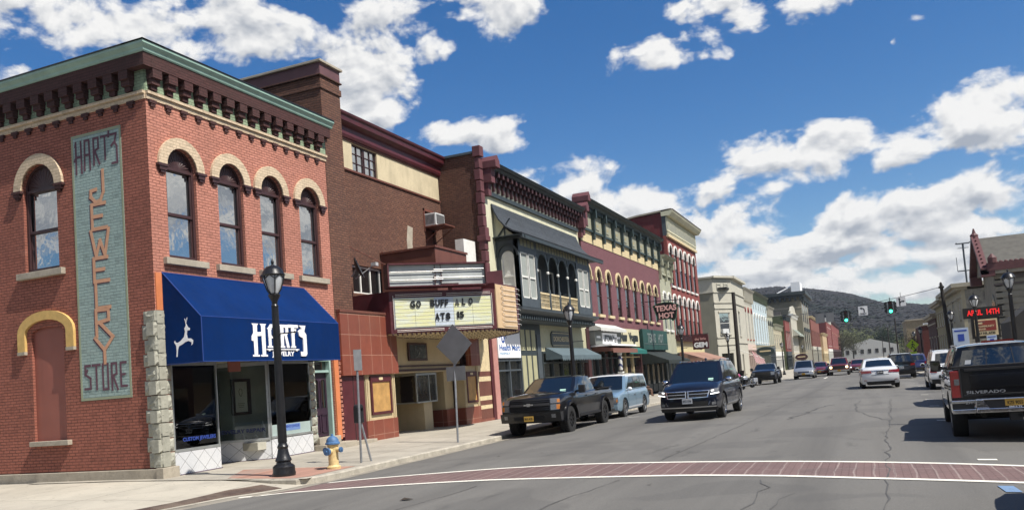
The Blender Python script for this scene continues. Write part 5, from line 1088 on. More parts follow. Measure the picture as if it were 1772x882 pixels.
# end wall of the bay facing the camera: arched bracket and window
fe_ = lambda u, d, z: (CX_ + u, 34.6 - d, z)
e = MB(fe_); wall(e, 0, BX, 5.0, 8.1, -.1, .0, [(.22, .86, 5.5, 7.55, .32)]); e.build('bay_end_wall', M_SLATE, cr); MB(fe_).prism([(0, 8.1), (1.1, 8.1), (.5, 8.6), (.15, 9.2), (0, 9.6)], -.1, 0).build('bay_gable', M_PALE, cr)
o = MB(fe_).box(.22, .28, -.08, .0, 5.5, 7.2).box(.80, .86, -.08, .0, 5.5, 7.2).box(.28, .8, -.08, 0, 6.35, 6.42).build('window', M_WHITE, cr); MB(fe_).box(.22, .86, -.05, -.04, 5.5, 7.55).build('curtain', M_WHITE, o)
br = MB(fe_); br.add([(0, .0, 0)], []) if False else None
ring(br, .1, 1.0, 7.3, .5, .1, .0, .06); br.box(.0, 1.5, 0, .06, 8.05, 8.15); br.tube((.05, .03, 8.1), (.8, .03, 9.0), .04, n=4); br.tube((.5, .03, 8.1), (.5, .03, 8.75), .03, n=4); br.build('timber_bracket', M_NAVY, cr)
# balcony
ar = MB(fb); cols = [37.0, 38.47, 39.93, 41.4, 42.8]
for a, c in zip(cols, cols[1:]): ring(ar, a + .08, c - .08, 7.05, .62, .1, BX - .1, BX - .02, n=10)
for a, c in zip(cols, cols[1:]):
    ar.prism([(a + .05, 7.1), (a + .15, 7.35), (a + .3, 7.55), (a + .55, 7.72), (a + .05, 7.76)], BX - .09, BX - .03); ar.prism([(c - .05, 7.1), (c - .05, 7.76), (c - .55, 7.72), (c - .3, 7.55), (c - .15, 7.35)], BX - .09, BX - .03)
ar.build('balcony_arches', M_NAVY, cr)
for u in cols: MB(fb).lathe([(.09, 5.0), (.09, 5.95), (.06, 6.0), (.055, 6.9), (.08, 6.95), (.08, 7.15)], (u, BX - .06, 0), 10).build('balcony_column', M_NAVY, cr, smooth=30)
k_ = MB(fb)
for u in cols: k_.lathe([(.07, 6.75), (.085, 6.82), (.06, 6.88)], (u, BX - .06, 0), 10).cut()
k_.sep('column_collar', M_WHITE, cr)
r = MB(fb); r.box(37.0, 42.8, BX - .1, BX - .02, 5.72, 5.8).box(37.0, 42.8, BX - .1, BX - .02, 5.02, 5.1)
for i in range(32):
    u = 37.1 + i * .18
    r.box(u - .02, u + .02, BX - .075, BX - .045, 5.1, 5.72); r.box(u - .07, u + .07, BX - .07, BX - .05, 5.3, 5.34).box(u - .07, u + .07, BX - .07, BX - .05, 5.48, 5.52)
r.build('balustrade', M_CREAM, cr)
MB(fb).box(34.85, 45.0, -.28, -.2, 5.0, 8.2).build('balcony_back_wall', M_SLATE, cr)
for a in (37.5, 39.6, 41.5):
    o = MB(fb).box(a, a + .06, -.2, -.12, 5.1, 7.3).box(a + .84, a + .9, -.2, -.12, 5.1, 7.3).box(a, a + .9, -.2, -.12, 7.24, 7.3).box(a, a + .9, -.2, -.12, 6.1, 6.16).build('window', M_WHITE, cr); MB(fb).box(a + .06, a + .84, -.19, -.18, 5.1, 7.24).build('pane', M_GSH, o)
# curved slate roof of the bay
M_SHING = brick('blue_grey_shingle', (.05, .058, .068), (.038, .045, .054), (.02, .023, .028), .25, .13, .008, .6, dirt=.3, dcol=(.03, .03, .03))
rp = [(0.0, 9.72), (.12, 9.35), (.32, 8.95), (.62, 8.6), (1.0, 8.35), (1.45, 8.18)]; rt = MB(fb)
for (d0, z0), (d1, z1) in zip(rp, rp[1:]):
    e0, e1 = d0 * .30, d1 * .30
    rt.add([(34.35 - e0 * .2, d0, z0), (46.3 + e0, d0, z0), (46.3 + e1, d1, z1), (34.35 - e1 * .2, d1, z1)], [(0, 1, 2, 3)])
ro = rt.build('bay_roof', M_SHING, cr, auto=False); so = ro.modifiers.new('s', 'SOLIDIFY'); so.thickness = .06
MB(fb).box(34.3, 46.7, 1.36, 1.46, 8.02, 8.17).box(34.3, 46.6, 0, 1.4, 8.16, 8.2).build('eave_board', M_NAVY, cr)
# skirt under the bay
corn(fb, 34.4, 46.0, [(0, 4.95), (BX + .12, 4.95), (BX + .1, 4.85), (.75, 4.62), (.7, 4.45), (0, 4.4)], cr, M_SLATE, 'bay_skirt')
dn_ = MB(fb)
for k in range(40): dn_.box(34.55 + k * .285, 34.69 + k * .285, .7, .95, 4.46, 4.62).cut()
dn_.sep('dentil', M_NAVY, cr)
# shopfronts: pharmacy entrance sign, panelled section, oval-sign shop
hs = MB(f_); hs.box(33.8, 36.4, .02, .10, 2.75, 3.95); ho = hs.build('pharmacy_sign', M_LET, cr)
x = MB(f_); text(x, 'Health Mart', 33.95, 36.3, 3.08, 3.34, .10, .006, .02); x.build('lettering', pm('pharmacy_blue', (.02, .10, .34), .5, 0, .05), ho)
x = MB(f_); text(x, 'PHARMACY', 34.0, 35.1, 2.9, 3.0, .10, .006, .0); x.build('lettering', pm('pharmacy_light_blue', (.10, .3, .5), .5, 0, .05), ho)
x = MB(f_); ring(x, 34.05, 34.75, 3.62, .24, .04, .10, .11, n=16)
x.prism([(34.4 + .22 * cos(t * pi / 8), 3.66 + .25 * sin(t * pi / 8)) for t in range(16)], .1, .108); x.build('emblem', pm('emblem_blue', (.03, .08, .30), .5, 0, .05), ho)
x = MB(f_); text(x, 'R', 34.26, 34.54, 3.52, 3.82, .109, .004, .02); x.build('emblem_letter', M_LET, ho)
shop(cr, f_, 33.75, 36.6, .15, 2.7, 2, M_SLATE, 0); MB(f_).box(33.75, 36.6, -.3, 0, 2.7, 4.4).build('upper_panel', M_SLATE, cr)
px = MB(f_); px.box(36.6, 39.4, -.3, 0, .15, 4.4); px.build('panelled_wall', M_NAVY, cr); px = MB(f_)
for a in (36.7, 37.4, 38.1):
    px.box(a, a + .5, 0, .02, 3.1, 4.1).cut().box(a, a + .5, 0, .02, .9, 2.85).cut()
px.sep('cream_panels', pm('mustard_cream_panel', (.34, .33, .20), .7, 0, .12, 3), cr)
MB(f_).box(38.75, 39.3, -.0, .04, .2, 3.9).build('side_door', M_SLATE, cr)
MB(f_).box(39.4, 47.0, -.3, 0, 3.05, 4.4).build('sign_fascia', pm('pale_sign_fascia', (.42, .40, .26), .7, 0, .1, 3), cr)
ov = MB(f_); ov.prism([(41.0, 3.3), (43.6, 3.3), (43.8, 3.45), (43.8, 3.95), (43.6, 4.1), (41.0, 4.1), (40.8, 3.95), (40.8, 3.45)], 0, .08); oo = ov.build('shop_sign', pm('grey_green_sign', (.09, .10, .09), .6, 0, .1), cr)
x = MB(f_); text(x, 'DORCHESTER', 41.1, 43.5, 3.58, 3.84, .08, .01, .02); x.box(40.95, 43.65, .08, .09, 3.36, 3.39).box(40.95, 43.65, .08, .09, 4.0, 4.03); x.build('lettering', M_CREAM, oo)
M_SCAL = pm('blue_grey_canvas', (.085, .12, .135), .8, 0, .15, 2, grime=.3)
def awning(root, fr, u0, u1, zt, zb, dp, val, mat, scal=0, side=True, nm='awning', d0=.02):
    a = MB(fr); n = max(1, int((u1 - u0) / .3)) if scal else 1
    a.add([(u0, d0, zt), (u1, d0, zt), (u1, dp, zb), (u0, dp, zb)], [(0, 1, 2, 3)])
    for k in range(n):
        p, q_ = u0 + (u1 - u0) * k / n, u0 + (u1 - u0) * (k + 1) / n; m = (p + q_) / 2
        a.add([(p, dp, zb), (q_, dp, zb), (q_, dp, zb - val * (.6 if scal else 1)), (m, dp, zb - val), (p, dp, zb - val * (.6 if scal else 1))], [(0, 1, 2, 3, 4)])
    if side: a.add([(u0, d0, zt), (u0, dp, zb), (u0, dp, zb - val * .6), (u0, d0, zb - val * .6)], [(0, 1, 2, 3)]).add([(u1, d0, zt), (u1, dp, zb), (u1, dp, zb - val * .6), (u1, d0, zb - val * .6)], [(0, 1, 2, 3)])
    o = a.build(nm, mat, root, auto=False); s = o.modifiers.new('s', 'SOLIDIFY'); s.thickness = .015; return o
awning(cr, f_, 39.9, 46.6, 3.25, 2.78, .9, .28, M_SCAL, 1)
shop(cr, f_, 39.4, 47.0, .15, 3.05, 5, M_NAVY, 2)
MB(f_).box(46.8, 47.35, -.3, .06, .1, 4.4).build('pilaster', M_OXB2, cr)
# ------------------------------------------------------------------ purple nine-window building
pu = thing('purple_brick_building', 'long plum brick building with nine arched upstairs windows and a dark green panelled cornice', 'building', (-15, 47.3, 0))
M_PLUMB = brick('plum_painted_brick', (.175, .075, .085), (.155, .066, .075), (.10, .045, .05), bmp=.4, dirt=.3, dcol=(.09, .04, .04))
PY0, PY1 = 47.35, 67.6
nw = [(47.65 + i * 2.16 + (.25 if i >= 3 else 0) * 1, 48.65 + i * 2.16 + (.25 if i >= 3 else 0)) for i in range(9)]
mb = MB(f_); wall(mb, PY0, PY1, 4.6, 9.8, -.3, 0, [(a, b, 5.38, 8.25, .5) for a, b in nw]); mb.build('front_wall', M_PLUMB, pu)
body(pu, -34, -15, PY0, PY1, 11.9, M_OXB)
for a, b in nw: archwin(pu, f_, a, b, 5.38, 8.25, M_CREAM, .15, M_CREAM, impost=True, fm=M_DBROWN, gm=M_GSH)
MB(f_).box(PY0, PY1, -.3, .03, 9.72, 10.5).build('cream_band', pm('cream_band_paint', (.55, .45, .26), .75, 0, .1, 2, grime=.3), pu)
def panelcorn(root, fr, u0, u1, zb, zt, n, dark, pale, slot):
    MB(fr).box(u0, u1, -.3, .06, zb, zt - .3).build('frieze', pale, root)
    MB(fr).box(u0, u1, 0, .16, zb - .08, zb + .06).build('string_course', dark, root)
    corn(fr, u0, u1, [(-.3, zt - .35), (.35, zt - .35), (.42, zt - .2), (.58, zt - .15), (.7, zt), (-.3, zt)], root, dark)
    b = MB(fr); s = MB(fr); dd = MB(fr); st = (u1 - u0) / n
    for k in range(n + 1):
        u = u0 + .1 + (u1 - u0 - .2) * k / n; b.box(u - .12, u + .12, .06, .42, zt - .9, zt - .35).box(u - .11, u + .11, .06, .26, zb - .1, zt - .9).box(u - .13, u + .13, .0, .22, zb - .5, zb - .1)
        b.cut(); s.cut(); dd.cut()
        if k < n:
            m = u + st / 2; s.box(m - .32, m + .32, .06, .10, zb + .25, zt - .95); dd.box(m - .17, m + .17, .10, .104, zb + .42, zt - 1.12)
            for j in range(5): b.box(m - .6 + j * .3 - .06, m - .6 + j * .3 + .06, .06, .3, zt - .6, zt - .36)
    b.sep('bracket', dark, root); s.sep('frieze_panel', pale, root); dd.sep('panel_recess', slot, root)
M_SAGE = pm('sage_grey_panel', (.26, .26, .19), .7, 0, .1, 3); panelcorn(pu, f_, PY0, PY1, 10.5, 12.2, 9, M_DGREEN, M_SAGE, pm('ochre_recess', (.30, .25, .13), .7, 0, .1))
endbr(pu, f_, PY0 + .1, 10.2, 12.3, M_QUOIN)
v_ = MB(f_); v_.box(PY0, PY1, 0, .1, 4.55, 4.66); v_.build('string_course', M_PLUMB, pu)
MB(f_).box(PY0, PY1, -.3, 0, 3.9, 4.6).build('front_wall', M_PLUMB, pu)
# barber shop
MB(f_).box(47.5, 53.1, 0, .35, 3.45, 4.3).build('sign_fascia', pm('grey_shingle_fascia', (.12, .13, .12), .8, 0, .1, 3), pu)
so_ = MB(f_).box(48.9, 52.0, .35, .42, 3.5, 4.18).build('shop_sign', M_LET, pu); x = MB(f_); text(x, 'UPTOWN', 49.05, 50.9, 3.62, 4.06, .42, .012, .05); x.build('lettering', M_BLACK, so_)
x = MB(f_); text(x, 'Man', 51.0, 51.9, 3.6, 4.1, .42, .012, .0); x.build('lettering', M_BLACK, so_)
for a, w_ in ((47.85, 'BARBER'), (52.2, 'SHOP')): x = MB(f_); text(x, w_, a, a + .75, 3.85, 3.98, .35, .012, .02); x.build('lettering', M_LET, pu)
awning(pu, f_, 47.5, 53.2, 4.75, 4.42, .75, .22, pm('grey_white_canvas', (.50, .50, .47), .8, 0, .1, 2), 1); awning(pu, f_, 47.8, 53.5, 3.42, 3.15, 1.3, .25, pm('brown_canvas', (.17, .075, .055), .8, 0, .1, 2), 0)
MB(f_).box(47.6, 53.3, .0, 1.3, 3.32, 3.42).build('awning_hood', M_LET, pu)
shop(pu, f_, 47.5, 53.2, .12, 3.3, 4, M_NAVY, 2)
# second shop
MB(f_).box(53.5, 58.9, 0, .12, 3.42, 4.62).build('shop_sign', pm('cream_sign_board', (.55, .50, .33), .6, 0, .08, 2), pu)
x = MB(f_); text(x, 'New', 53.9, 55.6, 3.72, 4.38, .12, .02, .06); text(x, 'Vogue', 56.0, 58.5, 3.6, 4.38, .12, .02, .06); x.build('lettering', M_BLACK, pu)
awning(pu, f_, 54.3, 58.9, 3.35, 3.12, .6, .25, pm('teal_canvas', (.006, .11, .095), .8, 0, .1, 2), 0)
shop(pu, f_, 53.4, 59.1, .1, 3.35, 3, M_CREAM, 1)
# third shop
g = MB(f_); g.box(59.3, 67.3, 0, .3, 3.2, 4.7); go = g.build('shop_sign', pm('dark_green_signboard', (.012, .055, .045), .5, 0, .15, 2), pu)
x = MB(f_); text(x, 'TEXAS', 60.6, 63.2, 3.72, 4.42, .3, .02, .02); text(x, 'HOT', 64.0, 65.8, 3.72, 4.42, .3, .02, .02); x.box(59.5, 67.1, .3, .33, 3.62, 3.65); x.build('lettering', pm('dull_silver_letter', (.26, .30, .28), .4, .5, .1), go)
awning(pu, f_, 59.4, 67.2, 3.1, 2.3, 2.0, .25, pm('black_green_canvas', (.012, .018, .016), .8, 0, .2, 2), 0)
shop(pu, f_, 59.2, 67.4, .05, 3.2, 5, M_NAVY, 2)
MB(f_).box(59.0, 59.25, -.1, .1, .0, 3.4).box(53.2, 53.4, -.1, .1, 0, 3.4).build('pilaster', M_OXB2, pu)
# ------------------------------------------------------------------ narrow cream pair-window building
ea = thing('narrow_cream_building', 'narrow grey cream building with two arched windows between the plum and the tall red buildings', 'building', (-15, 67.6, 0))
M_GCR = pm('grey_cream_paint', (.33, .33, .24), .8, 0, .12, 1.5, .2, 30, streak=.3)
mb = MB(f_); ew = [(68.4, 69.4), (70.2, 71.2)]; wall(mb, 67.6, 71.9, 4.2, 9.4, -.3, 0, [(a, b, 4.9, 8.0, .5) for a, b in ew]); mb.build('front_wall', M_GCR, ea); body(ea, -30, -15, 67.6, 71.9, 10.8, M_GCR)
for a, b in ew: archwin(ea, f_, a, b, 4.9, 8.0, M_WHITE, .15, M_WHITE, gm=M_GSH)
panelcorn(ea, f_, 67.6, 71.9, 9.5, 11.0, 2, M_GCR, M_SAGE, M_GCR)
MB(f_).box(67.5, 71.9, -.3, .05, 2.9, 4.2).build('sign_fascia', M_GCR, ea); shop(ea, f_, 67.6, 71.9, 0, 2.9, 3, M_NAVY, 1)
# ------------------------------------------------------------------ tall red three-storey building
re = thing('tall_red_building', 'tall three storey red brick building with two rows of white hooded arched windows', 'building', (-15, 71.9, 0))
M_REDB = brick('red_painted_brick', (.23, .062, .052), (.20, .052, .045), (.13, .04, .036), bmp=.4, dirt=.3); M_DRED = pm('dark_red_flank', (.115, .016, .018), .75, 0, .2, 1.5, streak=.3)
rw = [(72.3 + i * 2.12, 73.55 + i * 2.12) for i in range(6)]
mb = MB(f_); wall(mb, 71.9, 85.3, 4.0, 13.2, -.3, 0, [(a, b, 4.5, 8.0, .625) for a, b in rw] + [(a, b, 8.85, 12.45, .625) for a, b in rw]); mb.build('front_wall', M_REDB, re)
for a, b in rw:
    archwin(re, f_, a, b, 4.5, 8.0, M_WHITE, .17, M_WHITE, gm=M_GSH, fm=M_DBROWN); archwin(re, f_, a, b, 8.85, 12.45, M_WHITE, .17, M_WHITE, gm=M_GSH, fm=M_DBROWN)
hd = MB(f_)
for a, b in rw:
    for z in (6.9, 11.35): hd.box(a - .17, a - .02, 0, .1, z - .9, z + .1).cut()
hd.sep('hood_leg', M_WHITE, re)
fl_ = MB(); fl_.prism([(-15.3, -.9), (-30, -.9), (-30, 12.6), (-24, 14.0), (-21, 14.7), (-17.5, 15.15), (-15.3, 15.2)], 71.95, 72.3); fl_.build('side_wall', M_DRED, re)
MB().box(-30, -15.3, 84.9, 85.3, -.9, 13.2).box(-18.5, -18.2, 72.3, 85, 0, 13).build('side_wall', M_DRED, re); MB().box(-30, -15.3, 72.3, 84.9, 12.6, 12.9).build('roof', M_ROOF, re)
cp = MB(); pr = [(-30, 12.6), (-24, 14.0), (-21, 14.7), (-17.5, 15.15), (-14.4, 15.35)]
for (a, b), (c_, d_) in zip(pr, pr[1:]): cp.add([(a, 71.8, b), (c_, 71.8, d_), (c_, 71.8, d_ + .14), (a, 71.8, b + .14), (a, 72.4, b), (c_, 72.4, d_), (c_, 72.4, d_ + .14), (a, 72.4, b + .14)], [(0, 1, 2, 3), (7, 6, 5, 4), (3, 2, 6, 7), (0, 4, 5, 1)])
cp.build('parapet_coping', M_STONE, re)
MB(f_).box(71.9, 85.3, -.3, .05, 13.2, 15.0).build('frieze', M_SLATE, re); MB(f_).box(71.9, 85.3, .05, .14, 13.6, 14.75).build('frieze_board', M_PALE, re)
x = MB(f_)
for k in range(27): x.box(72.0 + k * .49, 72.26 + k * .49, .14, .148, 13.72, 14.62).cut()  # raised dark panels standing in for the shade of recessed slots
x.sep('dark_slot_panel', M_SLATE, re); MB(f_).box(71.9, 85.3, 0, .2, 13.1, 13.3).build('string_course', M_CREAM, re)
corn(f_, 71.8, 85.5, [(-.3, 14.9), (.45, 14.9), (.7, 15.2), (.75, 15.35), (-.3, 15.35)], re, M_PALE)
MB(f_).box(71.8, 85.5, -.3, .78, 15.35, 15.42).build('coping', M_OXB2, re)
b = MB(f_)
for k in range(27): u = 72.1 + k * .49; b.box(u - .1, u + .1, .05, .17, 14.4, 14.9).box(u - .08, u + .08, .05, .12, 13.7, 14.4).box(u - .1, u + .1, 0, .16, 13.3, 13.5).cut()
b.sep('bracket', M_PALE, re)
MB(f_).box(71.9, 85.3, -.3, .03, 3.0, 4.0).build('sign_fascia', pm('cream_fascia', (.50, .45, .25), .7, 0, .1, 2), re); MB(f_).box(71.8, 85.6, 0, .35, 4.0, 4.28).build('shop_cornice', M_OXB2, re)
x = MB(f_)
for k in range(24): x.box(72 + k * .56, 72.2 + k * .56, .0, .5, 4.1, 4.5).cut()
x.sep('cornice_teeth', M_OXB2, re)
x = MB(f_); text(x, 'Corner', 81.2, 84.2, 3.3, 3.8, .03, .03, .05); x.build('lettering', M_DGREEN, re)
M_SALM = pm('salmon_canvas', (.28, .16, .115), .8, 0, .12, 2); awning(re, f_, 73.0, 78.8, 3.05, 2.3, 2.1, .2, M_SALM, 0); awning(re, f_, 78.9, 85.2, 3.05, 2.3, 2.1, .2, M_SALM, 0)
shop(re, f_, 71.9, 85.3, -.1, 3.0, 6, M_NAVY, 3)
# projecting signs
t = thing('texas_hot_sign', 'black shield shaped hanging sign with pink white letters reading TEXAS HOT', 'sign', (-15, 62, 5))
sf_ = FS(62.0); P = [(-14.40, 6.42), (-13.9, 6.60), (-13.45, 6.64), (-13.0, 6.58), (-12.50, 6.38), (-12.64, 5.95), (-12.72, 5.55), (-12.72, 5.42), (-12.85, 5.32), (-12.98, 5.20), (-13.1, 5.36), (-13.6, 5.36), (-14.1, 5.40), (-14.24, 5.9)]
MB(sf_).prism(P, -.12, .12).build('panel', M_BLACK, t)
pb = MB(sf_); pb.path([(p[0], .125, p[1]) for p in P + P[:1]], .02, 5); pb.build('neon_border', pm('dark_green_tube', (.02, .12, .06), .3, 0, .1), t)
M_NEON = pm('pink_white_neon', (.72, .42, .38), .4, 0, .05); x = MB(sf_); text(x, 'TEXAS', -14.22, -12.64, 5.98, 6.42, .12, .04, .04); text(x, 'HOT', -14.0, -12.85, 5.44, 5.86, .12, .04, .04); x.build('lettering', M_NEON, t)
x = MB(sf_); x.tube((-15, 0, 6.82), (-12.1, 0, 6.72), .03, n=6); x.tube((-14.2, 0, 6.78), (-14.2, 0, 6.4), .015, n=5); x.tube((-12.7, 0, 6.75), (-12.7, 0, 6.4), .015, n=5); x.tube((-15, 0, 7.9), (-12.4, 0, 6.74), .012, n=4); x.build('hanging_rod', M_BLACK, t)
t = thing('gem_sign', 'square dark maroon projecting sign reading GEM below the red building windows', 'sign', (-15, 73, 3))
sf_ = FS(73.0); MB(sf_).box(-13.75, -12.4, -.12, .12, 3.15, 4.4).build('panel', M_MAROON, t); x = MB(sf_); text(x, 'GEM', -13.65, -12.5, 3.3, 3.75, .12, .03, .05); x.build('lettering', M_LET, t); x = MB(sf_); text(x, 'the little', -13.55, -12.6, 3.92, 4.15, .12, .03, .0); x.build('lettering', M_NEON, t)
x = MB(sf_); x.tube((-15, 0, 4.45), (-12.4, 0, 4.45), .03, n=6); x.build('hanging_rod', M_BLACK, t)
# barber pole and planters
t = thing('barber_pole', 'striped barber pole on a white stand with a round white globe', 'barber pole', (-14.0, 50.2, .1)); by = 50.2
def barber():
    m, n, l, b = nodes('barber_stripe'); tc_ = n.new('ShaderNodeTexCoord'); s = n.new('ShaderNodeSeparateXYZ'); l.new(tc_.outputs['Object'], s.inputs[0])
    a = n.new('ShaderNodeMath'); a.operation = 'MULTIPLY_ADD'; l.new(s.outputs[1], a.inputs[0]); a.inputs[1].default_value = 1.2; l.new(s.outputs[2], a.inputs[2]); p = n.new('ShaderNodeMath'); p.operation = 'PINGPONG'; l.new(a.outputs[0], p.inputs[0]); p.inputs[1].default_value = .22
    l.new(mixc(n, l, rng(n, l, p.outputs[0], .13, .15), (.55, .55, .52), (.03, .04, .12)), b.inputs['Base Color']); return m
MB().lathe([(.13, 1.75), (.13, 2.6)], (-14, by, .1), 14).build('striped_cylinder', barber(), t, smooth=30); MB().ell((-14, by, 2.88), (.17, .17, .17), 12, 8).build('globe', M_LET, t, smooth=60)
x = MB()
for s_ in (-.16, .16): x.box(-14.03, -13.97, by + s_ - .03, by + s_ + .03, .1, 1.75)
x.box(-14.15, -13.85, by - .2, by + .2, 1.65, 1.75).box(-14.1, -13.9, by - .2, by + .2, .9, .98); x.build('stand', M_WHITE, t)
M_LEAF = pm('planter_leaves', (.05, .10, .025), .7, 0, .4, 20)
for k, (y, lb) in enumerate(((49.2, 'green plant in a dark basket left of the barber pole'), (51.6, 'bushy green plant in a dark basket right of the barber pole'))):
    t = thing('planter', lb, 'planter', (-13.9, y, .1), 'planters outside the barber shop'); MB().lathe([(.15, .1), (.22, .7), (.3, 1.15), (.26, 1.15)], (-13.9, y, 0), 10).build('pot', M_DBROWN, t)
    l_ = MB(); random.seed(k)
    for j in range(220):
        p = Vector((random.gauss(0, .26), random.gauss(0, .3), random.gauss(0, .15))); q = [Vector((random.uniform(-.07, .07), random.uniform(-.07, .07), random.uniform(-.05, .05))) for _ in range(3)]; l_.add([(-13.9 + (p + a).x, y + (p + a).y, 1.35 + (p + a).z) for a in q], [(0, 1, 2)])
    l_.build('foliage', M_LEAF, t, weld=False, auto=False)
# ------------------------------------------------------------------ grey corner building and the row beyond
gr = thing('grey_corner_building', 'grey cream corner building with a chamfered corner and blank flank beyond the side street', 'building', (-15, 105, -.2))
M_GREY = pm('grey_stucco_flank', (.21, .20, .15), .85, 0, .1, .8, .2, 20, streak=.25); M_CREAMW = pm('cream_painted_wall', (.42, .40, .33), .8, 0, .1, 1, grime=.25)
MB().box(-32, -16.6, 104, 104.3, -.9, 10.6).build('side_wall', M_GREY, gr); MB().box(-32, -15, 104.6, 118, 10.9, 11.1).build('roof', M_ROOF, gr); MB().box(-32, -15.3, 117.7, 118, -.9, 11.6).build('side_wall', M_GREY, gr)
ff = FS(104); MB(ff).box(-32, -16.6, -.3, .04, 10.6, 12.3).build('parapet', M_CREAMW, gr); MB(ff).box(-32, -16.5, -.3, .35, 12.3, 12.5).box(-32, -16.6, 0, .15, 10.5, 10.65).build('parapet_moulding', M_CREAMW, gr)
fc, lc = FA((-16.6, 104), (-14.8, 106.9)); m = MB(fc); wall(m, 0, lc, -.5, 12.3, -.3, 0, [(.75, 2.6, 5.4, 8.0), (.6, 2.8, -.2, 3.0)]); m.build('corner_wall', M_CREAMW, gr)
archwin(gr, fc, .75, 2.6, 5.4, 8.0, M_CREAMW, .15, M_CREAMW, round_=False, gm=M_GUP); MB(fc).box(.6, 2.8, -.2, -.15, -.2, 3.0).build('shop_window', M_GDK, gr)
MB(fc).box(.8, 1.9, -.1, .35, 5.45, 6.0).build('air_conditioner', M_ACW, gr)
x = MB(fc)
for z in (4.0, 4.9, 8.5, 9.2, 10.5, 11.9): x.box(0, lc, 0, .10, z, z + .13)
x.box(-.1, lc + .1, 0, .4, 12.3, 12.55)
for u in (.7, 2.0): x.box(u, u + .8, 0, .07, 10.9, 11.0).box(u, u + .12, 0, .07, 11.0, 11.6).box(u + .68, u + .8, 0, .07, 11.0, 11.6).box(u, u + .8, 0, .07, 11.5, 11.6)
x.build('wall_moulding', M_CREAMW, gr)
ft = FL(-14.8); m = MB(ft); gw = [(108.3, 109.5), (111.3, 112.5)]; wall(m, 106.9, 118, -.9, 12.3, -.3, 0, [(a, b, 5.2, 8.3) for a, b in gw] + [(108, 110, -.2, 2.8), (111.5, 113, -.2, 2.8)]); m.build('front_wall', M_CREAMW, gr)
for a, b in gw: archwin(gr, ft, a, b, 5.2, 8.3, M_CREAMW, .15, M_CREAMW, round_=False)
MB(ft).box(108, 113, -.25, -.2, -.2, 2.8).build('shop_window', M_GDK, gr); x = MB(ft)
for z in (4.2, 9.2, 10.5): x.box(106.9, 118, 0, .12, z, z + .15)
x.box(106.9, 118, 0, .45, 12.3, 12.6).build('wall_moulding', M_CREAMW, gr)
def simple(name, label, X, y0, y1, z1, wm, nwin, wz, ww, hood, cornm, ch=.8, flank=None, zbz=3.2, shopm=None, arch=True, rows=1, gap=0, base=-.9, fm=None):
    t = thing(name, label, 'building', (X, y0, -.3)); f = FL(X); n = nwin; ws = []
    for r in range(rows):
        for k in range(n): c = y0 + (y1 - y0) * (k + .5) / n; ws.append((c - ww / 2, c + ww / 2, wz[0] + r * gap, wz[1] + r * gap) + ((ww / 2,) if arch else ()))
    m = MB(f); wall(m, y0, y1, zbz, z1 - ch, -.3, 0, ws); m.build('front_wall', wm, t)
    for w in ws: archwin(t, f, w[0], w[1], w[2], w[3], hood, .18, hood, round_=arch, fm=fm or M_WHITE)
    MB().box(X - 16, X - .3, y0, y0 + .3, base, z1 - .1).build('side_wall', flank or wm, t); MB().box(X - 16, X - .3, y1 - .3, y1, base, z1 - .3).build('side_wall', flank or wm, t); MB().box(X - 16, X - .3, y0 + .3, y1 - .3, z1 - 1, z1 - .8).box(X - 4, X - 3.8, y0 + .3, y1 - .3, base, z1 - 1).build('roof', M_ROOF, t)
    MB(f).box(y0, y1, -.3, .05, z1 - ch, z1 - .2).build('frieze', cornm, t); corn(f, y0 - .1, y1 + .1, [(-.3, z1 - .35), (.3, z1 - .35), (.5, z1 - .1), (.55, z1), (-.3, z1)], t, cornm)
    b = MB(f); k = int((y1 - y0) / .8)
    for i in range(k): u = y0 + (y1 - y0) * (i + .5) / k; b.box(u - .12, u + .12, .05, .3, z1 - ch, z1 - .35).cut()
    b.sep('bracket', cornm, t)
    MB(f).box(y0, y1, -.3, .08, zbz - .8, zbz).build('shop_fascia', shopm or cornm, t); shop(t, f, y0, y1, base + .4, zbz - .8, max(3, int((y1 - y0) / 2)), shopm or cornm, 1)
    return t
M_PINK = pm('pink_cream_wall', (.52, .40, .34), .8, 0, .08, 1); M_RTRIM = pm('brick_red_trim', (.28, .05, .04), .7, 0, .1)
simple('pink_white_building', 'white and pink building with three red hooded tall windows right of the grey corner building', -15, 118, 128.3, 12.0, M_CREAMW, 3, (4.9, 9.3), 1.0, M_RTRIM, M_CREAMW, 1.8, zbz=4.2, shopm=M_PINK)
M_LBLUE = pm('light_blue_wall', (.42, .50, .52), .8, 0, .08, 1); M_OLG = pm('olive_green_cornice', (.06, .075, .04), .6, 0, .15)
lb_ = simple('light_blue_building', 'light blue building with a deep dark green cornice and six tall white windows', -15, 128.3, 147.8, 12.2, M_LBLUE, 6, (4.6, 8.9), 1.1, M_WHITE, M_OLG, 1.3, zbz=4.2, shopm=pm('grey_green_shopfront', (.12, .13, .105), .6, 0, .15))
x = MB(FL(-15))
for k in range(6): c_ = 128.3 + 19.5 * (k + .5) / 6; x.box(c_ - .35, c_ + .35, .0, .02, 9.6, 10.4).cut()
x.sep('attic_window', M_GSH, lb_)
simple('tall_window_building', 'narrow cream building with three dark hooded windows beside the light blue one', -15, 147.8, 156.5, 10.9, M_GCR, 3, (4.3, 8.4), 1.3, M_NAVY, M_CREAMW, 1.5, zbz=4.0, shopm=M_SLATE)
simple('low_tan_building', 'low tan building with four plain windows and a white shop cornice', -15, 156.5, 172, 8.2, pm('tan_wall', (.40, .36, .25), .8, 0, .1), 4, (3.6, 6.4), 1.8, None, M_GCR, 1.0, zbz=3.2, shopm=M_WHITE, arch=False)
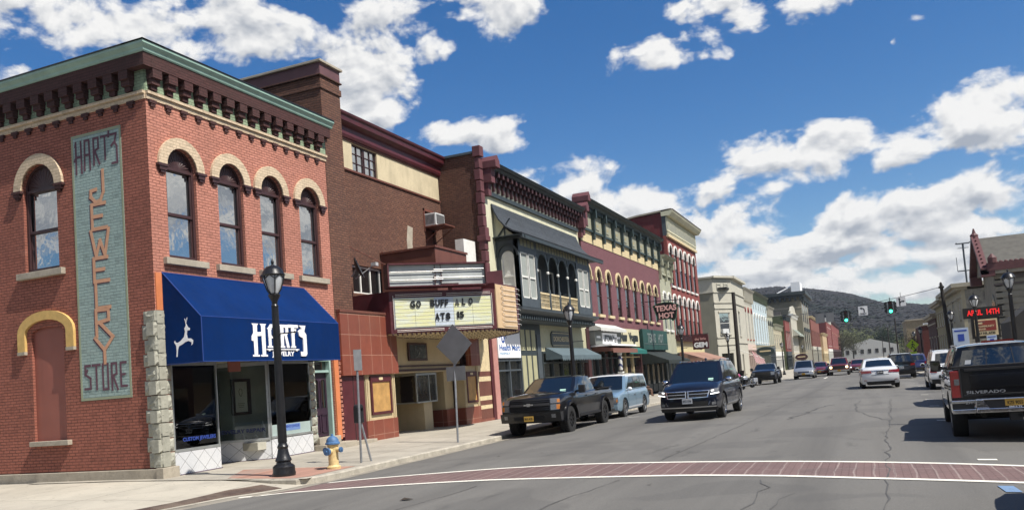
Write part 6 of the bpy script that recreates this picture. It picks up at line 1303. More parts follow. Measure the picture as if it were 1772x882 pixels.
simple('small_red_building', 'small red brick building with a black cornice left of the white stepped gable', -14.2, 172, 182, 10.4, M_REDB, 3, (3.8, 7.0), 1.5, M_DBROWN, M_NAVY, 1.1, zbz=3.2, shopm=M_NAVY, arch=False, flank=pm('moss_green_flank', (.07, .085, .04), .8, 0, .2, 1))
sg_ = simple('stepped_gable_building', 'white fronted shop with a stepped false gable and green striped awning', -13.8, 182, 198, 11.0, M_CREAMW, 5, (3.2, 6.2), 1.8, None, M_WHITE, .8, zbz=2.8, shopm=M_CREAMW, arch=False)
st_ = MB(FL(-13.8)); st_.prism([(182, 10.9), (198, 10.9), (198, 11.5), (195, 11.7), (194, 12.6), (190.5, 13.0), (186, 12.6), (185, 11.9), (182, 11.6)], -.3, .1); st_.build('false_gable', M_CREAMW, sg_)
def stripes():
    m, n, l, b = nodes('green_stripe_canvas'); tc_ = n.new('ShaderNodeTexCoord'); s = n.new('ShaderNodeSeparateXYZ'); l.new(tc_.outputs['Object'], s.inputs[0]); p = n.new('ShaderNodeMath'); p.operation = 'PINGPONG'; l.new(s.outputs[1], p.inputs[0]); p.inputs[1].default_value = .8
    l.new(mixc(n, l, rng(n, l, p.outputs[0], .38, .42), (.45, .45, .38), (.03, .08, .05)), b.inputs['Base Color']); return m
awning(sg_, FL(-13.8), 184, 198, 7.9, 6.6, 1.3, .3, stripes(), 0)
tw = thing('grey_tower_building', 'tall dark grey stone building with a heavy black cornice and a white rooftop box', 'building', (-12.5, 198, 0))
M_DGREY = pm('weathered_grey_stone', (.19, .175, .13), .85, 0, .2, .6, streak=.5)
MB().box(-27, -12.5, 198, 222, -1, 15.4).build('tower_walls', M_DGREY, tw)
c_ = MB(); c_.box(-27.5, -11.9, 197.4, 222.5, 15.4, 15.9).box(-27.9, -11.3, 196.9, 223, 15.9, 16.6)
for k in range(14): c_.box(-27 + k * 1.1, -26.6 + k * 1.1, 197.2, 198, 14.6, 15.4)
for k in range(16): c_.box(-12.5, -11.8, 198.5 + k * 1.5, 199 + k * 1.5, 14.6, 15.4)
c_.build('cornice', M_NAVY, tw)
r_ = MB(); r_.box(-14.8, -12.8, 205, 212, 16.6, 19.4); r_.build('rooftop_box', M_LET, tw); MB().tube((-19, 205, 16.7), (-14.8, 206, 18.6), .15, n=5).build('roof_strut', M_LET, tw)
r_ = MB(); r_.box(-26.8, -26.4, 200, 200.4, 16.6, 18).box(-24.2, -23.8, 200, 200.4, 16.6, 18).box(-27.2, -23.6, 199.8, 200.6, 18, 18.3).box(-27.2, -25, 199.9, 200.5, 16.6, 17.1); r_.build('rooftop_frame', M_LET, tw)
for k in range(3):
    for z in (3.5, 9.8): u = 200.5 + k * 7; MB(FL(-12.5)).box(u, u + 3, -.1, .02, z, z + 4.2).build('window', M_GSH, tw); MB(FL(-12.5)).box(u - .4, u + 3.4, 0, .3, z + 4.2, z + 5).build('window_hood', M_NAVY, tw)
MB(FS(198)).box(-27, -12.5, 0, .06, 12.9, 13.2).build('string_course', M_STONE, tw); MB(FS(198)).box(-20, -17, .0, 1.2, 9.0, 12.4).build('brick_stack', pm('grey_brick_stack', (.12, .11, .1), .8, 0, .2), tw)
simple('brick_hall_building', 'long red brown brick building with many narrow windows beyond the grey tower', -12.2, 222, 262, 12.0, brick('far_red_brick', (.21, .07, .05), (.18, .06, .045), (.14, .06, .05), .4, .2, .02, .2), 10, (4.5, 8.6), 1.6, None, M_CREAM, .5, zbz=4.4, shopm=M_CREAMW, arch=False, fm=M_DBROWN)
simple('tan_shop_building', 'small tan two storey shop between the brick buildings down the street', -11.5, 262, 290, 8.6, pm('warm_tan_wall', (.42, .30, .17), .8, 0, .1), 3, (3.8, 6.0), 1.6, None, M_CREAM, .6, zbz=3.2, arch=False)
simple('far_red_building', 'distant red brick building with a white banded pilaster front', -11.2, 290, 325, 14.0, M_REDB, 4, (5, 11), 1.6, M_WHITE, M_WHITE, 1.2, zbz=4, flank=M_DRED, arch=False)
simple('second_far_red_building', 'distant red brown brick building under the hanging traffic light', -11.0, 325, 420, 14.5, M_REDB, 6, (5, 10), 2, M_CREAM, M_OXB2, 1.2, zbz=4, flank=M_DRED, arch=False)
wb = thing('white_warehouse', 'distant white gabled building beyond the bare willow at the street end', 'building', (-2, 430, -1))
m = MB(); m.prism([(-10, -1), (14, -1), (14, 4.6), (2, 8.2), (-10, 5.2)], 430, 460); m.build('walls', pm('far_white_wall', (.5, .5, .46), .8, 0, .1), wb); x = MB()
for k in range(7): x.box(-9 + k * 3.2, -7.6 + k * 3.2, 429.9, 430, 1.5, 3.5).cut()
x.sep('window', M_GSH, wb)
# ------------------------------------------------------------------ right-hand side
st = thing('stone_library_building', 'grey banded stone building on the right with a steep slate roof and maroon crested eaves', 'building', (9.9, 70, 0))
M_RSTN = pm('grey_brown_ashlar', (.26, .24, .19), .9, 0, .2, 1.2, .5, 12, grime=.4); M_MTRIM = pm('maroon_crested_trim', (.10, .034, .034), .6, 0, .2, 3); M_SLR = pm('brown_grey_roof_slate', (.085, .08, .068), .8, 0, .25, 2, .4, 8)
_n0 = set(bpy.data.objects); rs = FS(70.0)
m = MB(rs); wall(m, 8.5, 40, -.9, 7.0, -.4, 0, [(9.0, 9.0001, 1, 1.001)]); m.build('front_wall', M_RSTN, st); MB().box(8.5, 8.9, 70, 80, -.9, 7.0).build('side_wall', M_RSTN, st)
x = MB(rs)
for k in range(14): x.box(8.45, 12.4, 0, .07, .4 + k * .46, .4 + k * .46 + .36).cut()
x.sep('rusticated_band', M_RSTN, st, bev=.03); x = MB(rs)
for k in range(3): x.box(9.3 + k * 2.6, 10.6 + k * 2.6, 0, .12, 6.35, 6.9).cut()
x.box(8.4, 40, 0, .12, 5.9, 6.05).cut().box(8.4, 40, 0, .1, 6.95, 7.1); x.sep('frieze_block', pm('dark_stone_panel', (.12, .10, .09), .8, 0, .2), st)
MB(rs).box(12.4, 40, -.1, .05, -.5, 5.9).build('plain_wall', pm('tan_stone_wall', (.23, .20, .14), .85, 0, .15, 1), st)
ap = MB(FR(8.5)); ap.prism(archpoly(71.5, 74.5, .5, 5.4, 1.5), 0, .03); ap.build('arched_window', M_GDK, st)
r_ = MB(); r_.add([(8.0, 69.2, 7.25), (40, 69.2, 7.25), (40, 75, 10.8), (8.0, 75, 10.8), (8.0, 80.8, 7.25), (40, 80.8, 7.25)], [(0, 1, 2, 3), (3, 2, 5, 4)]); ro = r_.build('roof', M_SLR, st, auto=False); s_ = ro.modifiers.new('s', 'SOLIDIFY'); s_.thickness = .25
g = MB(FR(8.1)); g.prism([(69.3, 7.0), (80.7, 7.0), (75, 10.6)], -.3, 0); g.build('gable_wall', M_RSTN, st)
t_ = MB(); 
for (a, b), (c_, d_) in (((69.0, 7.0), (75, 10.95)), ((81, 7.0), (75, 10.95))):
    t_.add([(x_, y, z + k) for x_ in (7.6, 8.1) for (y, z) in ((a, b), (c_, d_)) for k in (-.25, .25)], [(0, 2, 3, 1), (4, 5, 7, 6), (0, 1, 5, 4), (2, 6, 7, 3), (1, 3, 7, 5), (0, 4, 6, 2)])
    for k in range(9): f_2 = (k + .5) / 9; y = a + (c_ - a) * f_2; z = b + (d_ - b) * f_2; t_.ell((7.85, y, z + .24), (.08, .3, .08), 8, 5)
t_.lathe([(.25, 0), (.3, .3), (.15, .5), (.12, .6), (.05, 1.0)], (7.85, 75, 10.9), 8)
t_.build('bargeboard', M_MTRIM, st)
t_ = MB(); t_.box(8.0, 13.2, 68.95, 69.3, 7.0, 7.7)
for k in range(16): t_.ell((8.3 + k * .32, 69.1, 7.72), (.14, .1, .14), 8, 5)
t_.lathe([(.3, 0), (.35, .4), (.2, .6), (.28, .9), (.05, 1.2)], (12.9, 69.1, 7.7), 8); t_.lathe([(.3, 0), (.3, .5), (.05, .9)], (8.4, 69.1, 7.7), 8)
t_.box(7.6, 8.5, 69, 70.2, 6.6, 7.1).box(7.6, 8.4, 79.8, 81, 6.4, 7.1)
t_.build('crested_eave', M_MTRIM, st); MB().box(8.2, 40, 69.1, 69.5, 6.75, 7.0).build('gutter', M_STONE, st); MB().box(13.2, 40, 68.9, 69.3, 7.0, 7.35).build('dark_gutter', M_DARK, st)
for o in set(bpy.data.objects) - _n0:      # the whole building stands .9 m further back from the kerb
    for v in o.data.vertices: v.co.x += .9; v.co.y = 70 + (v.co.y - 70) * .62; v.co.x -= .3; v.co.z -= max(0, v.co.z - 7.2) * .27
# canopy building at the right edge
dk_ = thing('dark_roofed_building', 'dark sloped roof with a blue window sign at the right edge of the street', 'building', (10.5, 60, 0))
m = MB(FS(60)); m.prism([(8.35, 1.6), (8.35, 3.0), (9.6, 4.0), (30, 9.0), (30, 3.9), (9.6, 2.6), (8.9, 1.6)], -4, 0); m.build('sloped_roof', pm('dark_brown_shingle', (.035, .033, .03), .9, 0, .2, 2), dk_); MB().box(9.8, 30, 61, 66, -.5, 3.5).build('walls', pm('tan_brick_wall', (.28, .2, .12), .8, 0, .15), dk_)
MB(FS(60.8)).box(9.3, 9.9, 0, .05, 2.7, 3.5).build('blue_sign', pm('blue_window_poster', (.04, .07, .2), .5, 0, .3, 8), dk_); MB(FS(60.6)).box(9.3, 12, 0, .06, 2.25, 2.33).build('light_strip', M_LET, dk_)
# led sign
def MBS(u, d, z): return (5.35 + (u - 5.75) * .8, 55 - d, z - .28)
t = thing('message_board_sign', 'pylon sign with red lit display reading APRIL 14TH above a red and cream panel', 'sign', (7.5, 55, 0))
sn = MBS; x = MB(sn); x.box(5.75, 8.25, -.35, 0, 3.55, 4.15).box(6.2, 8.0, -.3, -.02, 2.35, 3.55).box(6.35, 6.6, -.25, -.05, -.3, 2.35).box(7.6, 7.85, -.25, -.05, -.3, 2.35); x.build('cabinet', pm('dark_bronze_cabinet', (.02, .017, .015), .5, .3, .1), t)
x = MB(sn); text(x, 'APRIL  14TH', 6.0, 8.05, 3.70, 4.02, .0, .012, .03); x.build('led_letters', pm('red_led', (.4, .01, .01), .5, 0, 0, emit=(1, .02, .02), es=.55), t)
MB(sn).box(6.4, 7.85, -.02, .02, 2.5, 3.45).build('panel_border', M_CREAM, t); MB(sn).box(6.5, 7.75, .02, .03, 2.78, 3.36).build('red_panel', pm('brick_red_panel', (.22, .03, .02), .5, 0, .1), t)
x = MB(sn); text(x, 'COMMUNITY', 6.6, 7.65, 2.98, 3.1, .03, .01, .03); text(x, 'BANK', 6.6, 7.1, 2.82, 2.93, .03, .01, .03); x.box(6.58, 6.9, .03, .04, 3.17, 3.3); x.build('lettering', M_CREAM, t); x = MB(sn); text(x, '24 HR ATM', 6.6, 7.65, 2.58, 2.7, .02, .01, .03); x.build('lettering', M_BLACK, t)
# grey cream classical building behind, and the row beyond it
def rbuild(name, label, X, y0, y1, z1, wm, sm, cm, over=.5, depth=22, ww=1.3, n=3):
    t = thing(name, label, 'building', (X, y0, 0)); f = FR(X)
    MB().box(X + .3, X + depth, y0, y0 + .3, -.9, z1 - .6).build('flank_wall', sm, t)
    rows = [z for z in (4.2,) if z1 > 6.5]
    ws = [(y0 + (y1 - y0) * (k + .5) / n - ww / 2, y0 + (y1 - y0) * (k + .5) / n + ww / 2, z, min(z + 2.4, z1 - 1.4)) for k in range(n) for z in rows] + [(y0 + (y1 - y0) * (k + .5) / n - ww / 2, y0 + (y1 - y0) * (k + .5) / n + ww / 2, .3, 3.0) for k in range(n)]
    m = MB(f); wall(m, y0, y1, -.9, z1 - .6, -.3, 0, ws); m.build('front_wall', wm, t)
    for w in ws: archwin(t, f, w[0], w[1], w[2], w[3], cm, .15, cm, round_=False)
    MB().box(X + .3, X + depth, y0 + .3, y1, z1 - 1, z1 - .8).box(X + 3, X + 3.2, y0 + .3, y1, -.9, z1 - 1).build('roof', M_ROOF, t)
    m = MB(); m.box(X - over, X + 3.2, y0 - over * .6, y1, z1 - .35, z1).box(X - over * .6, X + .5, y0 - .2, y1, z1 - .6, z1 - .35).box(X - .1, X, y0, y1, z1 - 1.3, z1 - 1.15); m.build('cornice', cm, t)
    MB().box(X + 3.2, X + depth, y0 - .1, y0 + .4, z1 - .6, z1 - .3).build('parapet', sm, t)
    return t
M_RUB = pm('mottled_rubble_stone', (.22, .21, .18), .9, 0, .5, 2.2, .6, 6)
rb = rbuild('classical_cream_building', 'greyish cream classical building with a deep cornice and rubble stone flank and a rooftop mast', 8.4, 86, 104, 7.4, pm('grey_cream_front', (.34, .31, .22), .8, 0, .12, 1), M_RUB, pm('cream_grey_cornice', (.36, .33, .25), .75, 0, .12, 2), .8)
an = MB(); an.path([(9.9, 95, 7.2), (9.9, 95, 12.0)], .09, 6); an.box(9.3, 10.5, 94.9, 95.1, 11.9, 12.0); an.path([(9.3, 94.6, 12), (9.3, 95.4, 12.0)], .05); an.path([(10.5, 94.6, 12.0), (10.5, 95.4, 12)], .05)
an.path([(9.4, 95, 11.5), (10.4, 95, 11.5)], .03); an.path([(9.2, 95, 9.2), (10.7, 95, 9.2)], .06); an.path([(9.2, 95, 9.2), (9.2, 95, 10.6)], .03); an.path([(10.7, 95, 8.2), (10.7, 95, 10.2)], .03)
for x_ in (9.0, 9.4, 10.4, 10.8): an.box(x_ - .08, x_ + .08, 94.9, 95.1, 7.3, 7.9)
tag(an.build('antenna_mast', M_SLATE), 'thin lattice antenna mast with crossbars on the roof of the cream building', 'antenna')
rbuild('ornate_tan_building', 'tan two storey building with a dark bracketed cornice behind the utility pole', 8.3, 104, 116, 7.0, pm('olive_tan_front', (.24, .21, .12), .8, 0, .12, 1), M_DGREY, M_STONE, .7, n=4)
rbuild('dark_brick_building', 'dark red brick building with a tan cornice beyond the utility pole', 8.2, 116, 130, 6.0, M_OXB, M_OXB, M_STONE, .6, n=3)
dt = thing('maroon_flank_building', 'low plain dark red brick flank wall right of the tan building', 'building', (7.6, 134, 0)); MB().box(7.6, 30, 134, 150, -1, 5.0).build('walls', brick('deep_red_brick', (.12, .03, .025), (.1, .025, .022), (.06, .03, .025)), dt); MB().box(7.5, 30, 133.9, 150, 5.0, 5.15).build('parapet_coping', M_STONE, dt)
tb_ = thing('tan_block_building', 'square tan building with two white framed windows one above the other', 'building', (7, 150, 0)); MB().box(6.6, 18, 158, 172, -1, 6.6).build('walls', pm('dull_tan_brick', (.25, .20, .13), .85, 0, .15, 2, streak=.2), tb_); MB().box(6.5, 18.1, 157.8, 172.1, 6.6, 6.85).build('parapet_coping', M_STONE, tb_)
for z in (1.4, 4.1):
    x = MB(FS(158)); x.box(9.2, 9.35, 0, .1, z, z + 1.9).box(10.35, 10.5, 0, .1, z, z + 1.9).box(9.35, 10.35, 0, .1, z, z + .15).box(9.35, 10.35, 0, .1, z + 1.75, z + 1.9).box(9.35, 10.35, 0, .09, z + .9, z + 1.0).box(9.8, 9.88, 0, .09, z + .15, z + 1.75); o = x.build('window', M_LET, tb_); MB(FS(158)).box(9.35, 10.35, 0, .03, z + .15, z + 1.75).build('pane', M_GSH, o)
# ------------------------------------------------------------------ utility poles, wires, signals
M_POLE = pm('dark_creosote_pole', (.022, .018, .015), .85, 0, .3, 4)
t = thing('utility_pole', 'thick black utility pole at the right carrying the signal wire', 'utility pole', (6.1, 76, 0))
x = MB(); x.tube((6.35, 76, -.5), (6.05, 76, 6.75), .17, .13, 10).build('pole', M_POLE, t); x = MB(); x.box(5.85, 6.25, 75.85, 76.15, 6.5, 6.65).lathe([(.12, 6.75), (.08, 6.95), (.02, 7.0)], (6.04, 76, 0), 8).build('pole_top', M_POLE, t)
tag(MB().tube((-10.6, 77, -.5), (-10.6, 77.6, 8.1), .2, .16, 10).build('street_pole', M_POLE, smooth=40), 'tall thick black pole in front of the grey corner building', 'pole')
def wire(a, b, sag, name, label, r=.022, cat='cable'):
    P = []
    for k in range(17): f = k / 16; P.append((a[0] + (b[0] - a[0]) * f, a[1] + (b[1] - a[1]) * f, a[2] + (b[2] - a[2]) * f - sag * 4 * f * (1 - f)))
    return tag(MB().path(P, r, 5).build(name, M_BLACK), label, cat), P
wr, WP = wire((-10.6, 98, 6.6), (6.05, 76, 6.6), .45, 'span_wire', 'black cable hung across the street holding the traffic lights')
M_SIGB = pm('black_signal_housing', (.012, .016, .013), .5, 0, .1)
def signal(x, y, z, label):
    t = thing('traffic_light', label, 'traffic light', (x, y, z), 'traffic lights on the span wire')
    h = MB(); h.box(x - .17, x + .17, y - .1, y + .12, z - .55, z + .55).box(x - .42, x - .28, y - .12, y + .1, z - .5, z + .5).box(x + .28, x + .42, y - .12, y + .1, z - .5, z + .5).box(x - .3, x + .3, y, y + .05, z + .42, z + .5).tube((x, y, z + .5), (x, y, z + .85), .03); h.build('housing', M_SIGB, t)
    v = MB()
    for k, zz in enumerate((.36, 0, -.36)): ring(v, x - .13, x + .13, z + zz, .13, .015, 0, .0) if False else v.add([(x + .15 * cos(a), y - d, z + zz + .15 * sin(a)) for d in (.1, .32) for a in [pi * i / 8 - .2 for i in range(9)]], [(i, i + 1, i + 10, i + 9) for i in range(8)])
    for sx_ in (-.5, .5): 
        for zz in (.3, 0, -.3): v.add([(x + sx_ * (1 if i else .8), y - .05, z + zz + .1 * j) for i in (0, 1) for j in (-1, 1)], [(0, 1, 3, 2)])
    v.build('visor', M_SIGB, t)
    for k, (zz, m_) in enumerate(((.36, 'r'), (0, 'a'), (-.36, 'g'))):
        mt = {'r': M_LR, 'a': M_LA, 'g': M_LG}[m_]; MB().lathe([(.13, 0), (.1, -.03), (.02, -.04)], (x, y - .1, z + zz), 14, 'y').build('lens', mt, t)
    return t
M_LR = pm('unlit_red_lens', (.08, .01, .01), .3, 0, 0); M_LA = pm('unlit_amber_lens', (.08, .04, .01), .3, 0, 0); M_LG = pm('lit_green_lens', (.0, .5, .3), .3, 0, 0, emit=(.05, 1, .55), es=5)
signal(-1.5, 86.2, 5.35, 'green traffic light with side louvres hanging over the left lane'); signal(2.3, 81.2, 5.6, 'green traffic light hanging beside the straight and right arrow sign')
def psign(x, y, z, w, h, label, fn=None, nm='lane_sign', mat=None, cat='road sign', yellow=False):
    t = thing(nm, label, cat, (x, y, z)); f = FS(y); MB(f).box(x - w / 2, x + w / 2, 0, .02, z - h / 2, z + h / 2).build('panel', mat or M_LET, t); MB(f).tube((x, 0, z + h / 2), (x, 0, z + h / 2 + .4), .02).build('hanger', M_BLACK, t)
    if fn: m = MB(f); fn(m, x, z, w, h); m.build('symbol', M_BLACK, t)
def larrow(m, x, z, w, h): strokes(m, [[(.62, .35), (.62, .6), (.5, .75), (.25, .78)]], x - w / 2, x + w / 2, z - h / 2, z + h / 2, .02, .09); m.prism([(x - w * .34, z + h * .28), (x - w * .12, z + h * .42), (x - w * .12, z + h * .14)], .02, .03); text(m, 'ONLY', x - w * .38, x + w * .38, z - h * .42, z - h * .22, .02, .01, .03)
def rarrow(m, x, z, w, h):
    strokes(m, [[(.35, .08), (.35, .8)], [(.35, .3), (.5, .5), (.75, .52)]], x - w / 2, x + w / 2, z - h / 2, z + h / 2, .02, .09); m.prism([(x - w * .3, z + h * .22), (x - w * .0, z + h * .22), (x - w * .15, z + h * .44)], .02, .03); m.prism([(x + w * .2, z - h * .12), (x + w * .2, z + h * .14), (x + w * .4, z + h * .02)], .02, .03)
psign(.05, 84.2, 5.65, .8, .85, 'white hanging sign with a left turn arrow and the word ONLY', larrow); psign(3.15, 80.1, 5.95, .75, .8, 'white hanging sign with straight and right arrows by the utility pole', rarrow)
psign(-4.0, 89.5, 5.55, .85, .95, 'blank pale backs of two signs hanging at the left of the span wire', None, 'blank_sign', M_SIGNBACK); psign(-3.0, 88.2, 5.5, .75, .95, 'narrow pale hanging sign back left of the first traffic light', None, 'blank_sign', M_SIGNBACK)
t = thing('crossing_sign', 'fluorescent yellow green diamond walking person sign at the far right kerb', 'road sign', (4.6, 100, 0)); f = FS(100); MB(f).prism([(4.6, 1.55), (5.25, 2.2), (4.6, 2.85), (3.95, 2.2)], 0, .02).box(4.25, 4.95, 0, .02, 1.1, 1.5).build('panel', pm('fluorescent_yellow_green', (.45, .62, .02), .5, 0, .05), t); x = MB(f)
x.ell((4.62, .03, 2.55), (.08, .01, .08), 8, 6); strokes(x, [[(.5, .75), (.45, .4), (.2, .0)], [(.45, .4), (.75, .0)], [(.25, .55), (.5, .72), (.75, .5)]], 4.3, 4.95, 1.85, 2.55, .02, .08); x.build('symbol', M_BLACK, t); MB().tube((4.6, 100.05, -.3), (4.6, 100.05, 1.2), .04).build('post', M_GALV, t)
def bsign(x, y, z, w, h, lb): 
    t = thing('parking_sign', lb, 'road sign', (x, y, 0)); f = FS(y); MB(f).box(x - w / 2, x + w / 2, 0, .02, z, z + h).build('panel', pm('blue_white_sign', (.42, .5, .62), .5, 0, .05), t); m = MB(f).box(x - w * .2, x + w * .2, .02, .03, z + h * .25, z + h * .65).box(x - w * .4, x + w * .4, .02, .03, z + h * .8, z + h * .88); m.build('symbol', pm('sign_blue', (.02, .06, .35), .5, 0, .05), t); MB().tube((x, y + .05, -.2), (x, y + .05, z), .03).build('post', M_GALV, t)
bsign(5.95, 64, 1.75, .95, 1.2, 'large pale blue sign beside the cream building'); bsign(6.6, 54.5, 1.6, .5, .62, 'small white and blue sign under the message board'); 
# cafe signs hanging on the left row
for k, (x, y, z, w, lb) in enumerate(((-12.6, 118, 3.0, 2.4, 'dark oval shop sign projecting above the distant pavement'), (-10.9, 160, 1.9, 2.2, 'lower dark oval shop sign by the silver minivan'))):
    t = thing('oval_sign', lb, 'sign', (x, y, z), 'oval shop signs'); f = FS(y); m = MB(f); m.prism([(x + w / 2 * cos(a * pi / 10), z + .6 * sin(a * pi / 10)) for a in range(20)], 0, .15); m.build('panel', M_OXB2 if k else M_DGREEN, t); m = MB(f).box(x - w * .3, x + w * .3, .15, .16, z - .06, z + .12).tube((x - 1.6, .07, z + .7), (x + 1.2, .07, z + .7), .04); m.build('trim', M_CREAM, t)
t = thing('flag', 'american flag hung at a slant over the left pavement', 'flag', (-12.8, 104.6, 2)); f = FA((-13.2, 108.2), (-11.9, 108.6))[0]
def flagm():
    m, n, l, b = nodes('flag_stripes'); tc_ = n.new('ShaderNodeTexCoord'); s = n.new('ShaderNodeSeparateXYZ'); l.new(tc_.outputs['Object'], s.inputs[0]); a = n.new('ShaderNodeMath'); a.operation = 'MULTIPLY_ADD'; l.new(s.outputs[0], a.inputs[0]); a.inputs[1].default_value = .9; l.new(s.outputs[2], a.inputs[2]); p = n.new('ShaderNodeMath'); p.operation = 'PINGPONG'; l.new(a.outputs[0], p.inputs[0]); p.inputs[1].default_value = .09
    l.new(mixc(n, l, rng(n, l, p.outputs[0], .04, .05), (.45, .04, .05), (.6, .6, .58)), b.inputs['Base Color']); return m
m = MB(f); m.add([(0, 0, 3.1), (1.4, 0, 2.0), (1.7, .05, .9), (.4, .1, 1.6)], [(0, 1, 2, 3)]); o = m.build('cloth', flagm(), t); s_ = o.modifiers.new('s', 'SOLIDIFY'); s_.thickness = .02
m = MB(f); m.add([(0, -.03, 3.1), (.6, -.03, 2.63), (.75, -.0, 1.9), (.17, .0, 2.45)], [(0, 1, 2, 3)]); m.fr = None; o = m.build('canton', pm('flag_navy', (.02, .03, .12), .7, 0, .05), t); s_ = o.modifiers.new('s', 'SOLIDIFY'); s_.thickness = .1
MB(f).tube((-1.4, 0, 3.3), (1.5, 0, 1.95), .03).build('pole', M_WHITE, t)
# ------------------------------------------------------------------ distant trees
random.seed(21)
wd = MB()
for i in range(11000):
    a = random.uniform(-.26, .17); r = 620 + 640 * random.random() ** .55; x, y = r * sin(a), r * cos(a); z = terr(x, y); h = random.uniform(2.6, 4.6); w = h * random.uniform(.6, 1.1)
    k = 5; c0 = random.random() * 6
    vs = [(x + w * cos(c0 + 2 * pi * j / k) * random.uniform(.6, 1.2), y + w * sin(c0 + 2 * pi * j / k) * random.uniform(.6, 1.2), z + h * random.uniform(.35, .6)) for j in range(k)] + [(x + random.uniform(-w, w) * .4, y, z + h * random.uniform(.75, .95)), (x, y, z)]
    wd.add(vs, [(j, (j + 1) % k, k) for j in range(k)] + [(j, (j + 1) % k, k + 1) for j in range(k)])
def woods(name, c1, c2, c3):
    m, n, l, b = nodes(name); c = mixc(n, l, rng(n, l, nz(n, l, .05, 6, .8), .35, .65), c1, c2); c = mixc(n, l, rng(n, l, nz(n, l, .012, 4, .6), .55, .66), c, c3); l.new(c, b.inputs['Base Color']); b.inputs['Roughness'].default_value = 1; b.inputs['Specular IOR Level'].default_value = 0; return m
tag(wd.build('hillside_woods', woods('bare_woods', (.024, .024, .027), (.034, .033, .034), (.020, .025, .022)), weld=False, auto=False), 'grey brown bare woods covering the long hill at the street end', 'woods', kind='stuff')
def leafcrown(mb, c, r, n, s, squash=1.0, clumps=9):
    C_ = [(random.gauss(0, .42), random.gauss(0, .42), random.gauss(0, .4)) for _ in range(clumps)]
    for i in range(n):
        k = random.choice(C_); p = Vector((k[0] + random.gauss(0, .26), k[1] + random.gauss(0, .26), (k[2] + random.gauss(0, .24)) * squash))
        P = Vector(c) + Vector((p.x * r[0], p.y * r[1], p.z * r[2])); q = [P + Vector((random.uniform(-s, s), random.uniform(-s, s), random.uniform(-s, s))) for _ in range(3)]; mb.add([tuple(v) for v in q], [(0, 1, 2)])
    return mb
def tree(name, label, x, y, h, r, mat, n=900, s=.35, z=None, trunk=.35):
    z = -.6 if z is None else z; t = thing(name, label, 'tree', (x, y, z), 'trees at the end of the street'); m = MB(); m.tube((x, y, z - .5), (x, y, z + h * .55), trunk, trunk * .5, 7)
    for k in range(7): a = k * 2.4; m.tube((x, y, z + h * (.25 + .05 * k)), (x + r * .6 * cos(a), y + r * .6 * sin(a), z + h * (.55 + .05 * k)), trunk * .35, trunk * .1, 5)
    m.build('trunk', M_POLE, t); leafcrown(MB(), (x, y, z + h * .62), (r, r, h * .36), n, s).build('crown', mat, t, weld=False, auto=False)
M_BARE = woods('bare_twig_crown', (.06, .055, .04), (.11, .10, .06), (.08, .09, .05)); M_SPRG = woods('spring_green_crown', (.10, .12, .05), (.17, .18, .08), (.07, .09, .04)); M_EVG = woods('dark_evergreen_crown', (.012, .022, .012), (.03, .045, .022), (.02, .03, .015))
for nm, lb, x, y, h, r, m, n, s in [('willow_tree', 'grey green bare willow standing right of the distant red building', -10, 395, 14, 7.5, M_BARE, 2600, .32), ('willow_tree', 'second smaller grey green bare tree in front of the white gabled building', -5.5, 400, 10, 5, M_BARE, 1500, .3),
  ('broad_tree', 'round pale olive tree at the foot of the hill above the white car', -9, 620, 22, 11, M_SPRG, 1800, .8), ('broad_tree', 'lower pale olive tree at the foot of the hill right of the round one', 7, 640, 16, 10, M_SPRG, 1500, .8),
  ('pine_tree', 'dark evergreen clump beyond the white gabled building', 8, 470, 14, 7, M_EVG, 1600, .6), ('pine_tree', 'dark evergreen right of the first clump above the black suv', 17, 480, 12, 8, M_EVG, 1600, .6), ('pine_tree', 'dark evergreen close behind the willow', -7, 500, 11, 5, M_EVG, 1200, .6),
  ('broad_tree', 'light green spring tree low behind the crossing sign', 22, 420, 11, 7, M_SPRG, 1600, .4), ('broad_tree', 'thin brownish tree in front of the tan block building', 7.2, 150, 6, 2.2, M_BARE, 900, .12), ('broad_tree', 'yellowish spring tree between the evergreens and the hill', 0, 560, 13, 7, M_SPRG, 1300, .6)]:
    tree(nm, lb, x, y, h, r, m, n, s)
vw = MB()
for i in range(420):
    a = random.uniform(-.09, .14); r = random.uniform(430, 700); x, y = r * sin(a), r * cos(a); z = terr(x, y); h = random.uniform(4, 9); leafcrown(vw, (x, y, z + h * .5), (h * .45, h * .45, h * .5), 26, .9, 1, 4)
tag(vw.build('valley_trees', woods('mixed_valley_trees', (.045, .05, .028), (.10, .10, .055), (.03, .045, .022)), weld=False, auto=False), 'mixed olive trees filling the valley below the hill', 'woods', kind='stuff')
for k, (y, x) in enumerate(((150, 4.7), (205, 4.8), (300, 5))): tag(MB().tube((x, y, -.7), (x, y, 7), .13, .1, 8).build('telephone_pole', M_POLE), ['thin dark pole right of the crossing sign', 'thin dark pole behind the crossing sign', 'farthest thin dark pole near the valley trees'][k], 'pole', 'thin poles down the right side')

